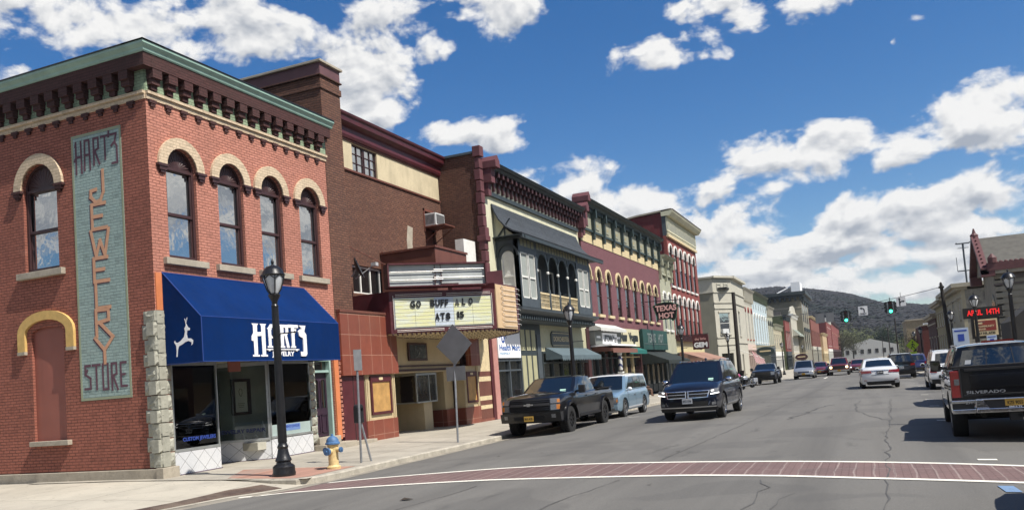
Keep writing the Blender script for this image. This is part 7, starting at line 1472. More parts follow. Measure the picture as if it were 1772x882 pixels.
# ------------------------------------------------------------------ unseen rest of the junction, blocks added to darken reflections in glass and paint
M_BK = brick('brown_block_brick', (.20, .10, .07), (.17, .085, .06), (.12, .08, .06))
for k, (x0, x1, y0, y1, h, lb) in enumerate(((14, 30, -6, 20, 7.5, 'unseen two storey brown brick building on the right outside the frame'), (14, 30, 22, 46, 7, 'unseen lower brown brick building on the right outside the frame'), (9, 30, -55, -18, 9, 'unseen brown brick corner building behind the viewpoint on the right'), (-34, -15, -50, -16, 9, 'unseen brown brick corner building behind the viewpoint on the left'), (-34, -15, -90, -52, 10, 'second unseen brick building behind the viewpoint on the left'), (9, 30, -100, -57, 8, 'second unseen brick building behind the viewpoint on the right'))):
    t = thing('unseen_brick_building', lb, 'building', ((x0 + x1) / 2, (y0 + y1) / 2, 0)); MB().box(x0, x1, y0, y1, -.5, h).build('walls', M_BK, t); MB().box(x0 - .3, x1 + .3, y0 - .3, y1 + .3, h, h + .4).build('cornice', M_STONE, t); w = MB()
    for i in range(int((y1 - y0) / 3)):
        for z in (.6, 4.2): w.box(x0 - .03, x0 + .0, y0 + 1 + i * 3, y0 + 2.4 + i * 3, z, z + 2.3).cut().box(x1, x1 + .03, y0 + 1 + i * 3, y0 + 2.4 + i * 3, z, z + 2.3).cut()
    w.sep('window', M_GDK, t)
# ------------------------------------------------------------------ vehicles
def paint(name, col, metal=.2, rough=.28, coat=1.0, flake=.06):
    m, n, l, b = nodes(name); f = nz(n, l, 900, 2); d = nz(n, l, 2.2, 5, .7)
    c = mixc(n, l, rng(n, l, f, .4, .6, 0, flake * 4), col, tuple(min(1, v * 1.5 + .004) for v in col)); s = n.new('ShaderNodeSeparateXYZ'); t = n.new('ShaderNodeTexCoord'); l.new(t.outputs['Object'], s.inputs[0])
    lo_ = rng(n, l, s.outputs[2], .25, .6, .22, 0); mu = n.new('ShaderNodeMath'); mu.operation = 'MULTIPLY'; l.new(lo_, mu.inputs[0]); l.new(rng(n, l, d, .35, .7), mu.inputs[1])
    c = mixc(n, l, mu.outputs[0], c, (.035, .032, .026)); l.new(c, b.inputs['Base Color']); b.inputs['Metallic'].default_value = metal
    l.new(rng(n, l, mu.outputs[0], 0, .5, rough, .7), b.inputs['Roughness']); b.inputs['Coat Weight'].default_value = coat; b.inputs['Coat Roughness'].default_value = .03
    if max(col) < .03: b.inputs['Specular IOR Level'].default_value = .12; b.inputs['Coat IOR'].default_value = 1.42
    return m
M_CBLK = paint('black_car_paint', (.006, .006, .007), 0, .3); M_CNAVY = paint('dark_blue_black_paint', (.008, .010, .018), .1, .28); M_CBLU = paint('ice_blue_paint', (.22, .33, .42), .45, .3); M_CWHT = paint('white_car_paint', (.62, .63, .64), 0, .3); M_CSIL = paint('silver_car_paint', (.34, .36, .38), .55, .3)
M_CRED = paint('dark_red_paint', (.13, .015, .014), .2, .3); M_CGRY = paint('grey_car_paint', (.05, .055, .06), .4, .3); M_CPAL = paint('pale_silver_paint', (.45, .47, .5), .5, .3); M_CBLUE = paint('deep_blue_paint', (.012, .02, .10), .2, .3)
M_CGL = glassmat('car_glass', (.006, .008, .008), .05, .01, .02, .42); M_TYRE = pm('tyre_rubber', (.012, .012, .012), .85, 0, .25, 12, .3, 40); M_CHR = pm('chrome', (.62, .63, .65), .12, 1, .03, 8); M_RIM = pm('silver_alloy', (.42, .43, .44), .3, .85, .08, 8); M_RIMB = pm('black_alloy', (.02, .02, .021), .35, .4, .2, 6)
M_BPL = pm('black_trim_plastic', (.013, .013, .014), .6, 0, .15, 8); M_UND = pm('vehicle_underside', (.008, .008, .008), .9, 0, 0); M_HL = pm('headlamp_lens', (.16, .165, .17), .22, .3, .3, 30, coat=.6); M_TL = pm('red_tail_lens', (.20, .008, .008), .12, 0, .1, 20, coat=1)
M_AMB = pm('amber_lens', (.5, .17, .02), .15, 0, .1, 20, coat=1); M_PLY = pm('gold_number_plate', (.50, .30, .05), .5, 0, .06, 8); M_PLW = pm('pale_number_plate', (.42, .44, .46), .5, 0, .06, 8); M_DRL = pm('lit_headlamp', (.8, .8, .8), .2, 0, 0, emit=(1, .97, .92), es=1.3); M_LIT = pm('lit_warm_headlamp', (.8, .7, .5), .2, 0, 0, emit=(1, .72, .35), es=6); M_GRN = pm('windscreen_sticker', (.35, .55, .45), .5, 0, .1)
def smooth01(t): t = max(0, min(1, t)); return t * t * (3 - 2 * t)
class Car:
    """x forward, y left, z up; built at the origin"""
    def __init__(s, name, label, cat, L, W, paint_, top, gh, sill=.30, wx=(1.45, -1.45), wr=.34, ar=None, nose=None, tail=None, bf=.10, bt=.06, crown=.05, group=None, bed=None, wid=None, tuck=.93, flare=0, roofm=None, glass=None):
        s.t = thing(name, label, cat, (0, 0, 0), group); PROTO.add(s.t.name); s.L, s.W, s.p = L, W, paint_; s.top = top; s.sill = sill; s.wr = wr; s.ar = ar or wr + .06; s.wx = wx
        s.nose = nose or [(.2, -.06), (.5, 0), (.75, -.03), (1.0, -.14), (2, -.5)]; s.tail = tail or [(.2, -.06), (.5, 0), (.8, -.02), (1.1, -.05), (2, -.1)]; s.bf, s.bt = bf, bt; s.crown = crown
        s.wid = wid or [(-L / 2, .93), (-L / 2 + .5, .985), (-.5, 1), (L / 2 - 1.2, .99), (L / 2 - .4, .955), (L / 2, .90)]; s.tuck = tuck; s.bed = bed; s.gl = glass or M_CGL
        s.body(); 
        if gh: s.gh = gh; s.house(roofm)
        s.wheels = []
    def hw(s, x): return s.W / 2 * itp(s.wid, x)
    def warp(s, x, y, z):
        h = s.L / 2; k = abs(y) / (s.W / 2)
        if x > h - .9: x += smooth01((x - (h - .9)) / .9) * (itp(s.nose, z) - s.bf * k ** 2.2)
        if x < -h + .9: x -= smooth01((-h + .9 - x) / .9) * (itp(s.tail, z) - s.bt * k ** 2.2)
        return x
    def side(s, x, z):
        zt = itp(s.top, x); t = (z - s.sill) / max(.1, zt - s.sill); f = itp([(-.3, s.tuck), (0, s.tuck + .02), (.12, .99), (.35, 1.0), (.62, .992), (.85, .965), (1, .915)], t); return s.hw(x) * f
    def body(s):
        h = s.L / 2; X = [-h + s.L * i / 44 for i in range(45)]
        for w in s.wx: X += [w + s.ar * cos(pi * k / 14) for k in range(15)] + [w - s.ar - .004, w + s.ar + .004]
        if s.bed: X += [s.bed[0], s.bed[0] + .01, s.bed[1], s.bed[1] - .01]
        X = sorted(set(round(x, 4) for x in X)); rings = []
        for x in X:
            zb = s.sill
            for w in s.wx:
                if abs(x - w) <= s.ar + 1e-4: zb = max(zb, s.wr + sqrt(max(0, s.ar ** 2 - (x - w) ** 2)))
            if x > h - .35: zb += .06 * (x - h + .35) / .35
            zt = itp(s.top, x); cr = s.crown; drop = 0
            if s.bed and s.bed[0] < x < s.bed[1]: drop = .5; cr = 0
            P = [(0, zb), (s.hw(x) * .6, zb)]
            for k in range(8): z = zb + (zt - zb) * k / 7; P.append((s.side(x, z), z))
            H = s.side(x, zt); P += [(H * .965, zt + .018 + cr * .15)]
            P += [(H * .93, zt + .02 - drop + cr * .25), (H * .6, zt + .02 - drop + cr * .75), (H * .3, zt + .02 - drop + cr * .95), (0, zt + .02 - drop + cr)]
            rings.append([(s.warp(x, y, z), y, z) for y, z in P])
        n = len(rings[0]); mb = MB()
        for sg in (1, -1):
            mb.add([(p[0], p[1] * sg, p[2]) for r in rings for p in r], [(i * n + j, i * n + j + 1, (i + 1) * n + j + 1, (i + 1) * n + j) for i in range(len(rings) - 1) for j in range(n - 1)])
        for x, R in ((X[0], rings[0]), (X[-1], rings[-1])):
            Y = [k / 5 for k in range(-5, 6)]; P = R[1:]; P = [(R[0][0], R[1][1], R[1][2])] + R[2:]
            rows = [[(s.warp(x, p[1] * f, p[2]), p[1] * f, p[2]) for f in Y] for p in P]
            mb.add([q for r in rows for q in r], [(i * 11 + j, i * 11 + j + 1, (i + 1) * 11 + j + 1, (i + 1) * 11 + j) for i in range(len(rows) - 1) for j in range(10)])
        s.b = mb.build('body', s.p, s.t, smooth=38)
        u = MB(); u.box(-h + .3, h - .35, -s.W * .30, s.W * .30, s.sill - .06, s.sill + .3)
        for w in s.wx: u.tube((w, -s.W * .45, s.wr), (w, s.W * .45, s.wr), .07); u.box(w - s.ar, w + s.ar, -s.W * .33, s.W * .33, s.sill, s.wr + s.ar - .03)
        u.build('underbody', M_UND, s.t)
    # greenhouse: gh=(xf0,xf1,xr1,xr0,wb,wr,zr)
    def gp(s, a, t, off=0):     # a in 0..4 around: front(-1..1), side, rear, side -> use named surfaces instead
        pass
    def ws(s, f, t, off=0):
        xf0, xf1, xr1, xr0, wb, wr, z1 = s.gh; z0 = itp(s.top, xf0) + .02; y = f * (wb + (wr - wb) * t); return (xf0 + (xf1 - xf0) * t + (.10 - .03 * t) * (1 - f * f) + off, y, z0 + (z1 - z0) * t + .03 * t * (1 - f * f) + off * .4)
    def rw(s, f, t, off=0):
        xf0, xf1, xr1, xr0, wb, wr, z1 = s.gh; z0 = itp(s.top, xr0) + .02; y = f * (wb * .97 + (wr - wb * .97) * t); return (xr0 + (xr1 - xr0) * t - .06 * (1 - f * f) - off, y, z0 + (z1 - .02 - z0) * t + .03 * t * (1 - f * f) + off * .3)
    def sd(s, g, t, sg, off=0):
        a = s.ws(1, t); b = s.rw(1, t); f = g; y = a[1] + (b[1] - a[1]) * f + .035 * sin(pi * f) * (1 - t * .3) + .03 * sin(pi * t) * .6; x = a[0] + (b[0] - a[0]) * f
        z = a[2] + (b[2] - a[2]) * f
        if t == 0: z = itp(s.top, x) + .01
        else: zb = itp(s.top, a[0] + (b[0] - a[0]) * f) ; z = (zb + .01) + (z - (a[2] + (b[2] - a[2]) * f) + 0) + t * ((s.gh[6] - .02 * f + .02 * sin(pi * f)) - zb - .01)
        return (x, sg * (y + off), z + off * .3)
    def house(s, roofm=None):
        T = [0, .2, .4, .6, .8, .95, 1]; nF = 8; mb = MB()
        def grid(fn, na, nb): mb.add([fn(i / na, j / nb) for i in range(na + 1) for j in range(nb + 1)], [(i * (nb + 1) + j, i * (nb + 1) + j + 1, (i + 1) * (nb + 1) + j + 1, (i + 1) * (nb + 1) + j) for i in range(na) for j in range(nb)])
        def ED(f, g): return f
        def W_(i, j): p = s.ws(i * 2 - 1, j); q = s.sd(0, j, 1 if i * 2 - 1 > 0 else -1); k = abs(i * 2 - 1) ** 8; return tuple(p[m] * (1 - k) + q[m] * k for m in range(3))
        def R_(i, j): p = s.rw(i * 2 - 1, j); q = s.sd(1, j, 1 if i * 2 - 1 > 0 else -1); k = abs(i * 2 - 1) ** 8; return tuple(p[m] * (1 - k) + q[m] * k for m in range(3))
        grid(W_, 8, 6); grid(R_, 8, 6)
        for sg in (1, -1): grid(lambda i, j: s.sd(i, j, sg), 14, 6)
        b1 = mb
        def roof(i, j):   # i fore-aft, j across
            L_ = s.sd(i, 1, 1); f = j * 2 - 1; y = L_[1] * f; x0 = W_(j, 1)[0]; x1 = R_(j, 1)[0]; x = x0 + (x1 - x0) * i; e = (1 - f * f); return (x, y if 0 < j < 1 else L_[1] * (1 if j else -1), L_[2] + .055 * (1 - f ** 4) * (.35 + .65 * sin(pi * min(1, max(0, i * .8 + .1)))))
        if roofm:
            b1.build('cabin_pillars', s.p, s.t, smooth=35); mb = MB()
            grid(roof, 14, 8)
            for sg in (1, -1): grid(lambda i, j: s.sd(i, .88 + .12 * j, sg, .004), 14, 2)
            grid(lambda i, j: (lambda p: (p[0] + .004, p[1], p[2]))(W_(i, .93 + .07 * j)), 8, 1); mb.build('roof', roofm, s.t, smooth=35)
        else: grid(roof, 14, 8); b1.build('cabin', s.p, s.t, smooth=35)
    def glassp(s, nm, fn, a0, a1, t0, t1, off=.007, na=8, nb=3, inset=0, mat=None, a0t=None, a1t=None):
        a0t = a0 if a0t is None else a0t; a1t = a1 if a1t is None else a1t; mb = MB()
        P = []
        for i in range(na + 1):
            for j in range(nb + 1):
                t = t0 + (t1 - t0) * j / nb; q = (t - t0) / (t1 - t0); A = a0 + (a0t - a0) * q; B = a1 + (a1t - a1) * q; P.append(fn(A + (B - A) * i / na, t, off))
        mb.add(P, [(i * (nb + 1) + j, i * (nb + 1) + j + 1, (i + 1) * (nb + 1) + j + 1, (i + 1) * (nb + 1) + j) for i in range(na) for j in range(nb)])
        return mb.build(nm, mat or s.gl, s.t, smooth=60)
    def glaze(s, splits, t0=.08, t1=.88, rear=(.0,), fa=.88, ra=.86, a0t=.09, a1t=None, rt0=.10, rt1=.86, wt0=.06):
        s.glassp('windshield', s.ws, -fa, fa, wt0, .93); s.glassp('rear_window', s.rw, -ra, ra, rt0, rt1)
        for sg in (1, -1):
            for k in range(len(splits) - 1):
                a, b = splits[k] + .012, splits[k + 1] - .012
                s.glassp('side_window', lambda g, t, off: s.sd(g, t, sg, off), a, b, t0, t1, na=5, a0t=(a + a0t * (1 if k == 0 else 0)), a1t=(b - (a1t or 0)) if k == len(splits) - 2 else b)
            for m_ in splits[1:-1]: s.glassp('pillar_trim', lambda g, t, off: s.sd(g, t, sg, off), m_ - .011, m_ + .011, t0, t1, .008, 1, 3, mat=M_BPL)
    def fx(s, y, z, rear=False): return (s.warp(-s.L / 2, y, z) if rear else s.warp(s.L / 2, y, z))
    def patch(s, nm, quad, mat, off=.012, rear=False, n=8, sub=None, sm=30, mirror=True, parent=None, sink=.05):
        mb = MB(); sg_ = (1, -1) if mirror else (1,)
        for sg in sg_:
            m = 3; F_, B_ = [], []
            for i in range(n + 1):
                for j in range(m + 1):
                    u, v = i / n, j / m; y = (quad[0][0] * (1 - u) + quad[1][0] * u) * (1 - v) + (quad[3][0] * (1 - u) + quad[2][0] * u) * v; z = (quad[0][1] * (1 - u) + quad[1][1] * u) * (1 - v) + (quad[3][1] * (1 - u) + quad[2][1] * u) * v
                    x = s.fx(y, z, rear); o = -1 if rear else 1; F_.append((x + o * off, y * sg, z)); B_.append((x - o * sink, y * sg, z))
            N_ = (n + 1) * (m + 1); k = m + 1; fs = [(i * k + j, i * k + j + 1, (i + 1) * k + j + 1, (i + 1) * k + j) for i in range(n) for j in range(m)]; fs += [(N_ + i * k + j, N_ + (i + 1) * k + j, N_ + (i + 1) * k + j + 1, N_ + i * k + j + 1) for i in range(n) for j in range(m)]
            for i in range(n): fs += [(i * k, (i + 1) * k, N_ + (i + 1) * k, N_ + i * k), (i * k + m, N_ + i * k + m, N_ + (i + 1) * k + m, (i + 1) * k + m)]
            for j in range(m): fs += [(j, N_ + j, N_ + j + 1, j + 1), (n * k + j, n * k + j + 1, N_ + n * k + j + 1, N_ + n * k + j)]
            mb.add(F_ + B_, fs)
            if mirror and nm in ('headlight', 'tail_light', 'fog_light', 'indicator', 'bumper_end'): mb.build(nm, mat, parent or s.t, smooth=sm); mb = MB()
        return mb.build(nm, mat, parent or s.t, smooth=sm) if mb.v else None
    def seam(s, xs, zs_=None, w=.012, mat=None):
        mb = MB()
        for sg in (1, -1):
            for x in xs:
                zt = itp(s.top, x) + .005; z0 = s.sill + .05; P = []
                for k in range(9): z = z0 + (zt - z0) * k / 8; P.append((x, sg * (s.side(x, z) + .0015), z))
                for a, b in zip(P, P[1:]): mb.add([(a[0] - w / 2, a[1], a[2]), (a[0] + w / 2, a[1], a[2]), (b[0] + w / 2, b[1], b[2]), (b[0] - w / 2, b[1], b[2])], [(0, 1, 2, 3)])
        mb.build('door_seam', M_UND, s.t)
    def strip(s, nm, x0, x1, z0, z1, mat, off=.01, n=14, zf=None):
        mb = MB()
        for sg in (1, -1):
            P = []
            for i in range(n + 1):
                x = x0 + (x1 - x0) * i / n
                for z in (z0, z1): zz = z + (zf(x) if zf else 0); P.append((s.warp(x, s.side(x, zz), zz), sg * (s.side(x, zz) + off), zz))
            Q = [(p[0], p[1] - sg * (off + .03), p[2]) for p in P]; N_ = len(P)
            mb.add(P + Q, [(2 * i, 2 * i + 1, 2 * i + 3, 2 * i + 2) for i in range(n)] + [(2 * i + 1, N_ + 2 * i + 1, N_ + 2 * i + 3, 2 * i + 3) for i in range(n)] + [(2 * i, 2 * i + 2, N_ + 2 * i + 2, N_ + 2 * i) for i in range(n)] + [(0, N_, N_ + 1, 1), (2 * n, 2 * n + 1, N_ + 2 * n + 1, N_ + 2 * n)])
        return mb.build(nm, mat, s.t, smooth=30)
    def handles(s, xs, z, mat):
        mb = MB()
        for sg in (1, -1):
            for x in xs: y = s.side(x, z); mb.box(x - .1, x + .1, min(sg * (y + .015), sg * (y + .045)), max(sg * (y + .015), sg * (y + .045)), z - .014, z + .014).box(x - .09, x - .06, min(sg * y, sg * (y + .03)), max(sg * y, sg * (y + .03)), z - .012, z + .012).box(x + .06, x + .09, min(sg * y, sg * (y + .03)), max(sg * y, sg * (y + .03)), z - .012, z + .012)
        mb.build('door_handle', mat, s.t, bev=.006)
    def mirrors(s, x, z, mat, h=.16, d=.22, gm=None):
        for sg in (1, -1):
            y = s.side(x, z - .05) ; m = MB(); (m.ell((x, sg * (y + d * .62), z), (.09, d * .5, h * .5), 12, 8) if h < .2 else m.box(x - .04, x + .07, min(sg * (y + d * .25), sg * (y + d)), max(sg * (y + d * .25), sg * (y + d)), z - h * .5, z + h * .55)); m.tube((x - .01, sg * (y - .12), z - h * .25), (x, sg * (y + d * .35), z - h * .2), .035)
            for i in range(len(m.v)):
                v = m.v[i]
                if v[0] < x - .04: m.v[i] = (x - .04, v[1], v[2])
            o = m.build('mirror', mat, s.t, smooth=50, bev=.02 if h >= .2 else 0); MB().prism([(sg * (y + d * .62) + d * .4 * cos(a * pi / 6), z + h * .4 * sin(a * pi / 6)) for a in range(12)], x - .045, x - .042, ax=0).build('mirror_glass', M_CGL, o)
    def plate(s, z, mat, txt, rear=False, frame=None, dz=.0, w=.31, h=.155, tm=None, y=0):
        x = s.fx(y, z, rear); o = -1 if rear else 1; m = MB(); m.box(min(x, x + o * .022), max(x, x + o * .022), y - w / 2, y + w / 2, z - h / 2, z + h / 2); p = m.build('number_plate', mat, s.t, bev=.004)
        f = (lambda u, d, zz: (x + o * (.022 + d), u * (-1 if rear else 1) + y, zz)); t_ = MB(f); text(t_, txt, -w * .4, w * .4, z - h * .22, z + h * .24, 0, .003, .02); t_.build('plate_text', tm or M_UND, p)
        return p, f
    def wheelset(s, rim, spokes=5, double=False, lug=False, tw=.235, rimr=.62, white=False):
        r = s.wr
        for wx in s.wx:
            for sg in (1, -1):
                yo = s.hw(wx) * .985; yi = yo - tw; c = (wx, 0, r)
                prof = [(r * rimr, yi), (r * .93, yi), (r * .985, yi + tw * .12), (r, yi + tw * .25), (r, yi + tw * .75), (r * .985, yi + tw * .88), (r * .95, yi + tw * .965), (r * .80, yo + .004), (r * rimr * 1.06, yo - .004), (r * rimr, yo - .02), (r * rimr, yi)]
                m = MB(); n = 40; vs = [(wx + a * cos(2 * pi * i / n), sg * b, r + a * sin(2 * pi * i / n)) for a, b in prof for i in range(n)]
                m.add(vs, [(j * n + i, j * n + (i + 1) % n, (j + 1) * n + (i + 1) % n, (j + 1) * n + i) for j in range(len(prof) - 1) for i in range(n)])
                if lug:
                    for i in range(36):
                        a = 2 * pi * i / 36; 
                        for (q0, q1) in ((.05, .4), (.6, .95)):
                            k0 = len(m.v); m.box(-.022, .022, sg * (yi + tw * q0) if sg > 0 else -(yi + tw * q1), sg * (yi + tw * q1) if sg > 0 else -(yi + tw * q0), r - .004, r + .012); m.rot(k0, Matrix.Translation(c) @ Matrix.Rotation(a + (.08 if q0 > .3 else 0), 4, 'Y') @ Matrix.Translation((0, 0, 0)))
                w = m.build('wheel', M_TYRE, s.t, smooth=40)
                m = MB(); R = r * rimr; m.add([(wx + a * cos(2 * pi * i / n), sg * b, r + a * sin(2 * pi * i / n)) for a, b in ((R, yo - .02), (R * .93, yo - .015), (R * .92, yo - .05), (R * .9, yo - .10), (.02, yo - .11)) for i in range(n)], [(j * n + i, j * n + (i + 1) % n, (j + 1) * n + (i + 1) % n, (j + 1) * n + i) for j in range(4) for i in range(n)])
                m.tube((wx, sg * (yo - .10), r), (wx, sg * (yo - .015), r), R * .2, R * .17, 16)
                m.build('rim_barrel', M_RIMB if rim is M_RIMB else M_RIMB, w, smooth=40); m = MB()
                for k in range(spokes):
                    for dd in ((-.13, .13) if double else (0,)):
                        k0 = len(m.v); ws_ = R * (.09 if double else .14); m.add([(-ws_ * 1.1, 0, R * .12), (ws_ * 1.1, 0, R * .12), (ws_, .02, R * .93), (-ws_, .02, R * .93), (-ws_ * 1.1, -.03, R * .12), (ws_ * 1.1, -.03, R * .12), (ws_, -.03, R * .93), (-ws_, -.03, R * .93)], [(0, 1, 2, 3), (7, 6, 5, 4), (0, 4, 5, 1), (1, 5, 6, 2), (2, 6, 7, 3), (3, 7, 4, 0)])
                        sc = Matrix.Scale(sg, 4, (0, 1, 0)); m.rot(k0, Matrix.Translation((wx, sg * (yo - .035), r)) @ sc @ Matrix.Rotation(2 * pi * k / spokes + dd + .3, 4, 'Y'))
                m.add([(wx + a * cos(2 * pi * i / n), sg * b, r + a * sin(2 * pi * i / n)) for a, b in ((R * 1.0, yo - .02), (R * .99, yo - .006), (R * .94, yo - .008), (R * .92, yo - .03)) for i in range(n)], [(j * n + i, j * n + (i + 1) % n, (j + 1) * n + (i + 1) % n, (j + 1) * n + i) for j in range(3) for i in range(n)])
                m.tube((wx, sg * (yo - .06), r), (wx, sg * (yo - .012), r), R * .17, R * .15, 14)
                m.build('rim', rim, w, smooth=40)
    def flares(s, mat, w=.07, d=.03):
        for wx in s.wx:
            for sg in (1, -1):
                y = s.side(wx, s.wr + s.ar * .8); f = (lambda u, dd, z: (wx + u, sg * (y + dd), z)); m = MB(f); ring(m, -s.ar + .01, s.ar - .01, s.wr, s.ar - .01, w, -.08, d, s.wr - s.sill - .02 if s.sill < s.wr else 0, n=18); m.build('wheel_arch_flare', mat, s.t, smooth=30)
    def place(s, x, y, heading, dz=0):
        s.t.location = (x, y, zr(x, y) + dz); s.t.rotation_euler = (0, 0, heading)
TO, AWAY = radians(-90), radians(90)
# 1 lifted black pickup at the left kerb, facing the camera
def pickup(name, label, pnt, lift, front=True, rims=M_RIMB, wr=.42, L=5.85, W=2.03, flare=True, group=None):
    b = lift
    c = Car(name, label, 'pickup truck', L, W, pnt, [(-L / 2, 1.12 + b), (-.62, 1.12 + b), (-.6, 1.12 + b), (1.2, 1.12 + b), (1.35, 1.14 + b), (2.0, 1.12 + b), (2.6, 1.08 + b), (L / 2, .98 + b)],
            (1.30, .45, -.88, -1.02, .90, .72, 1.62 + b), sill=.40 + b, wx=(1.88, -1.78), wr=wr, ar=wr + .10, nose=[(.3, -.08), (.6 + b, .02), (.85 + b, 0), (1.05 + b, -.05), (1.2 + b, -.25)], tail=[(.3, 0), (1.2, 0)], bf=.16, bt=.01, crown=.07, bed=(-L / 2 + .08, -1.06), wid=[(-L / 2, .965), (-.5, 1), (1.7, 1), (2.4, .985), (L / 2, .94)], tuck=.965, group=group)
    c.glaze([.02, .46, .93], t0=.08, t1=.86, a0t=.16, a1t=.0, rt0=.12, rt1=.85); c.seam([1.15, -.0, -.98, -1.14]); c.handles([.22, -.82], 1.0 + b, pnt)
    c.mirrors(1.0, 1.22 + b, M_BPL, .24, .28)
    m = MB()
    for sg in (1, -1): m.box(-L / 2 + .05, -1.1, sg * W * .5 * .90 - .05, sg * W * .5 * .90 + .05, 1.145 + b, 1.17 + b)
    m.build('bed_rail', M_BPL, c.t)
    if flare: c.flares(M_BPL if pnt is not M_CBLK else pnt, .09, .05)
    return c
c = pickup('pickup_truck', 'black lifted pickup with knobbly tyres parked facing the camera at the left kerb', M_CBLK, .10); b = .10; c.wheelset(M_RIMB, 8, lug=True, tw=.29, rimr=.56); c.place(-9.62, 26.75, TO, 0)
c.patch('grille', [(-.66, .66 + b), (.66, .66 + b), (.62, 1.02 + b), (-.62, 1.02 + b)], M_UND, .012, mirror=False); c.patch('grille_bar', [(-.66, .82 + b), (.66, .82 + b), (.64, .90 + b), (-.64, .90 + b)], M_BPL, .05, mirror=False)
for z in (.70, .76, .94, .99): c.patch('grille_bar', [(-.66, z + b), (.66, z + b), (.66, z + b + .018), (-.66, z + b + .018)], pm('gloss_black_bar', (.03, .03, .033), .2, .3, 0), .035, mirror=False)
x_ = c.fx(0, .86 + b) + .055; e = MB(); e.prism([(-.15, .845 + b), (-.15, .885 + b), (-.06, .885 + b), (-.06, .91 + b), (.06, .91 + b), (.06, .885 + b), (.15, .885 + b), (.15, .845 + b), (.05, .845 + b), (.05, .82 + b), (-.05, .82 + b), (-.05, .845 + b)], x_, x_ + .012, ax=0); e.build('emblem', M_RIM, c.t)
c.patch('headlight', [(.68, .88 + b), (.93, .88 + b), (.92, 1.03 + b), (.66, 1.03 + b)], M_HL, .02); c.patch('headlight', [(.68, .68 + b), (.93, .68 + b), (.93, .85 + b), (.68, .85 + b)], M_HL, .02); c.patch('indicator', [(.86, .70 + b), (.945, .70 + b), (.945, .84 + b), (.86, .84 + b)], M_AMB, .026, n=3); c.patch('indicator', [(.88, .9 + b), (.94, .9 + b), (.93, 1.0 + b), (.87, 1.0 + b)], M_AMB, .026, n=3)
c.patch('bumper', [(-.99, .34 + b), (.99, .34 + b), (.99, .62 + b), (-.99, .62 + b)], M_CBLK, .10, mirror=False, n=14, sink=.15); c.patch('intake', [(-.5, .40 + b), (.5, .40 + b), (.5, .52 + b), (-.5, .52 + b)], M_UND, .106, mirror=False); c.patch('fog_light', [(.72, .45 + b), (.84, .45 + b), (.84, .56 + b), (.72, .56 + b)], M_HL, .115, n=3)
def fplate(c, z, off, mat, txt, w=.31, h=.155, y=0):
    x = c.fx(y, z) + off; m = MB(); m.box(x, x + .015, y - w / 2, y + w / 2, z - h / 2, z + h / 2); p = m.build('number_plate', mat, c.t, bev=.004); t_ = MB(lambda u, d, zz: (x + .015 + d, u + y, zz)); text(t_, txt, -w * .4, w * .4, z - h * .2, z + h * .25, 0, .003, .02); t_.build('plate_text', M_UND, p)
fplate(c, .45 + b, .11, M_PLY, 'BUC 4176'); c.glassp('sticker', c.ws, .5, .72, .12, .2, .012, 2, 1, mat=M_GRN); c.strip('rocker_step', -1.1, 1.2, .36 + b, .43 + b, M_BPL, .05)
# 2 ice-blue boxy wagon with a white roof
c = Car('boxy_wagon', 'ice blue boxy wagon with a white roof parked behind the black lifted pickup', 'car', 5.12, 1.93, M_CBLU, [(-2.56, 1.02), (-2.4, 1.06), (1.1, 1.05), (1.5, 1.04), (2.2, .97), (2.56, .88)], (1.22, .62, -2.30, -2.46, .87, .74, 1.66), sill=.30, wx=(1.55, -1.45), wr=.37, nose=[(.2, -.06), (.5, .02), (.8, 0), (.95, -.04), (1.2, -.2)], bf=.15, roofm=M_CWHT, crown=.05)
c.glaze([.03, .32, .66, .95], t0=.08, t1=.84, a0t=.10); c.seam([1.05, -.05, -1.15]); c.handles([.1, -1.0], .86, M_CHR); c.mirrors(.98, 1.10, M_CWHT, .15, .2); c.wheelset(M_RIM, 5, rimr=.66)
for z in (.62, .70, .78): c.patch('grille_bar', [(-.60, z), (.60, z), (.60, z + .045), (-.60, z + .045)], M_CHR, .03, mirror=False)
c.patch('grille', [(-.62, .58), (.62, .58), (.6, .84), (-.6, .84)], M_UND, .01, mirror=False); c.patch('headlight', [(.62, .60), (.90, .62), (.89, .84), (.62, .83)], M_HL, .02); c.patch('indicator', [(.84, .66), (.89, .67), (.885, .76), (.84, .76)], M_AMB, .026, n=3); c.patch('intake', [(-.6, .34), (.6, .34), (.62, .44), (-.62, .44)], M_UND, .012, mirror=False); c.patch('fog_light', [(.64, .36), (.76, .36), (.76, .44), (.64, .44)], M_HL, .02, n=3); c.patch('bumper_lip', [(-.85, .27), (.85, .27), (.85, .33), (-.85, .33)], M_RIM, .03, mirror=False); c.strip('door_moulding', -1.1, 1.1, .36, .42, M_CWHT, .012)
c.place(-9.72, 33.3, TO)
# 3 dark SUV driving towards the camera
SUVTOP = [(-2.56, 1.08), (-2.3, 1.12), (1.0, 1.10), (1.3, 1.11), (2.0, 1.06), (2.35, 1.0), (2.56, .90)]
c = Car('midsize_suv', 'dark navy suv driving toward the camera with chrome framed split grille', 'suv', 5.11, 1.93, M_CNAVY, SUVTOP, (1.22, .42, -1.75, -2.35, .88, .70, 1.76), sill=.34, wx=(1.52, -1.52), wr=.385, ar=.45, nose=[(.25, -.05), (.45, .03), (.7, .02), (.9, -.03), (1.05, -.16), (1.3, -.3)], bf=.20, crown=.08)
c.glaze([.02, .36, .68, .95], t0=.07, t1=.84, a0t=.15, a1t=.06); c.seam([1.15, .08, -.95]); c.handles([.25, -.78], .95, M_CHR); c.mirrors(.95, 1.17, M_CHR, .17, .24); c.wheelset(M_CHR, 7, rimr=.68); c.strip('chrome_sill', -1.0, 1.02, .40, .44, M_CHR, .012)
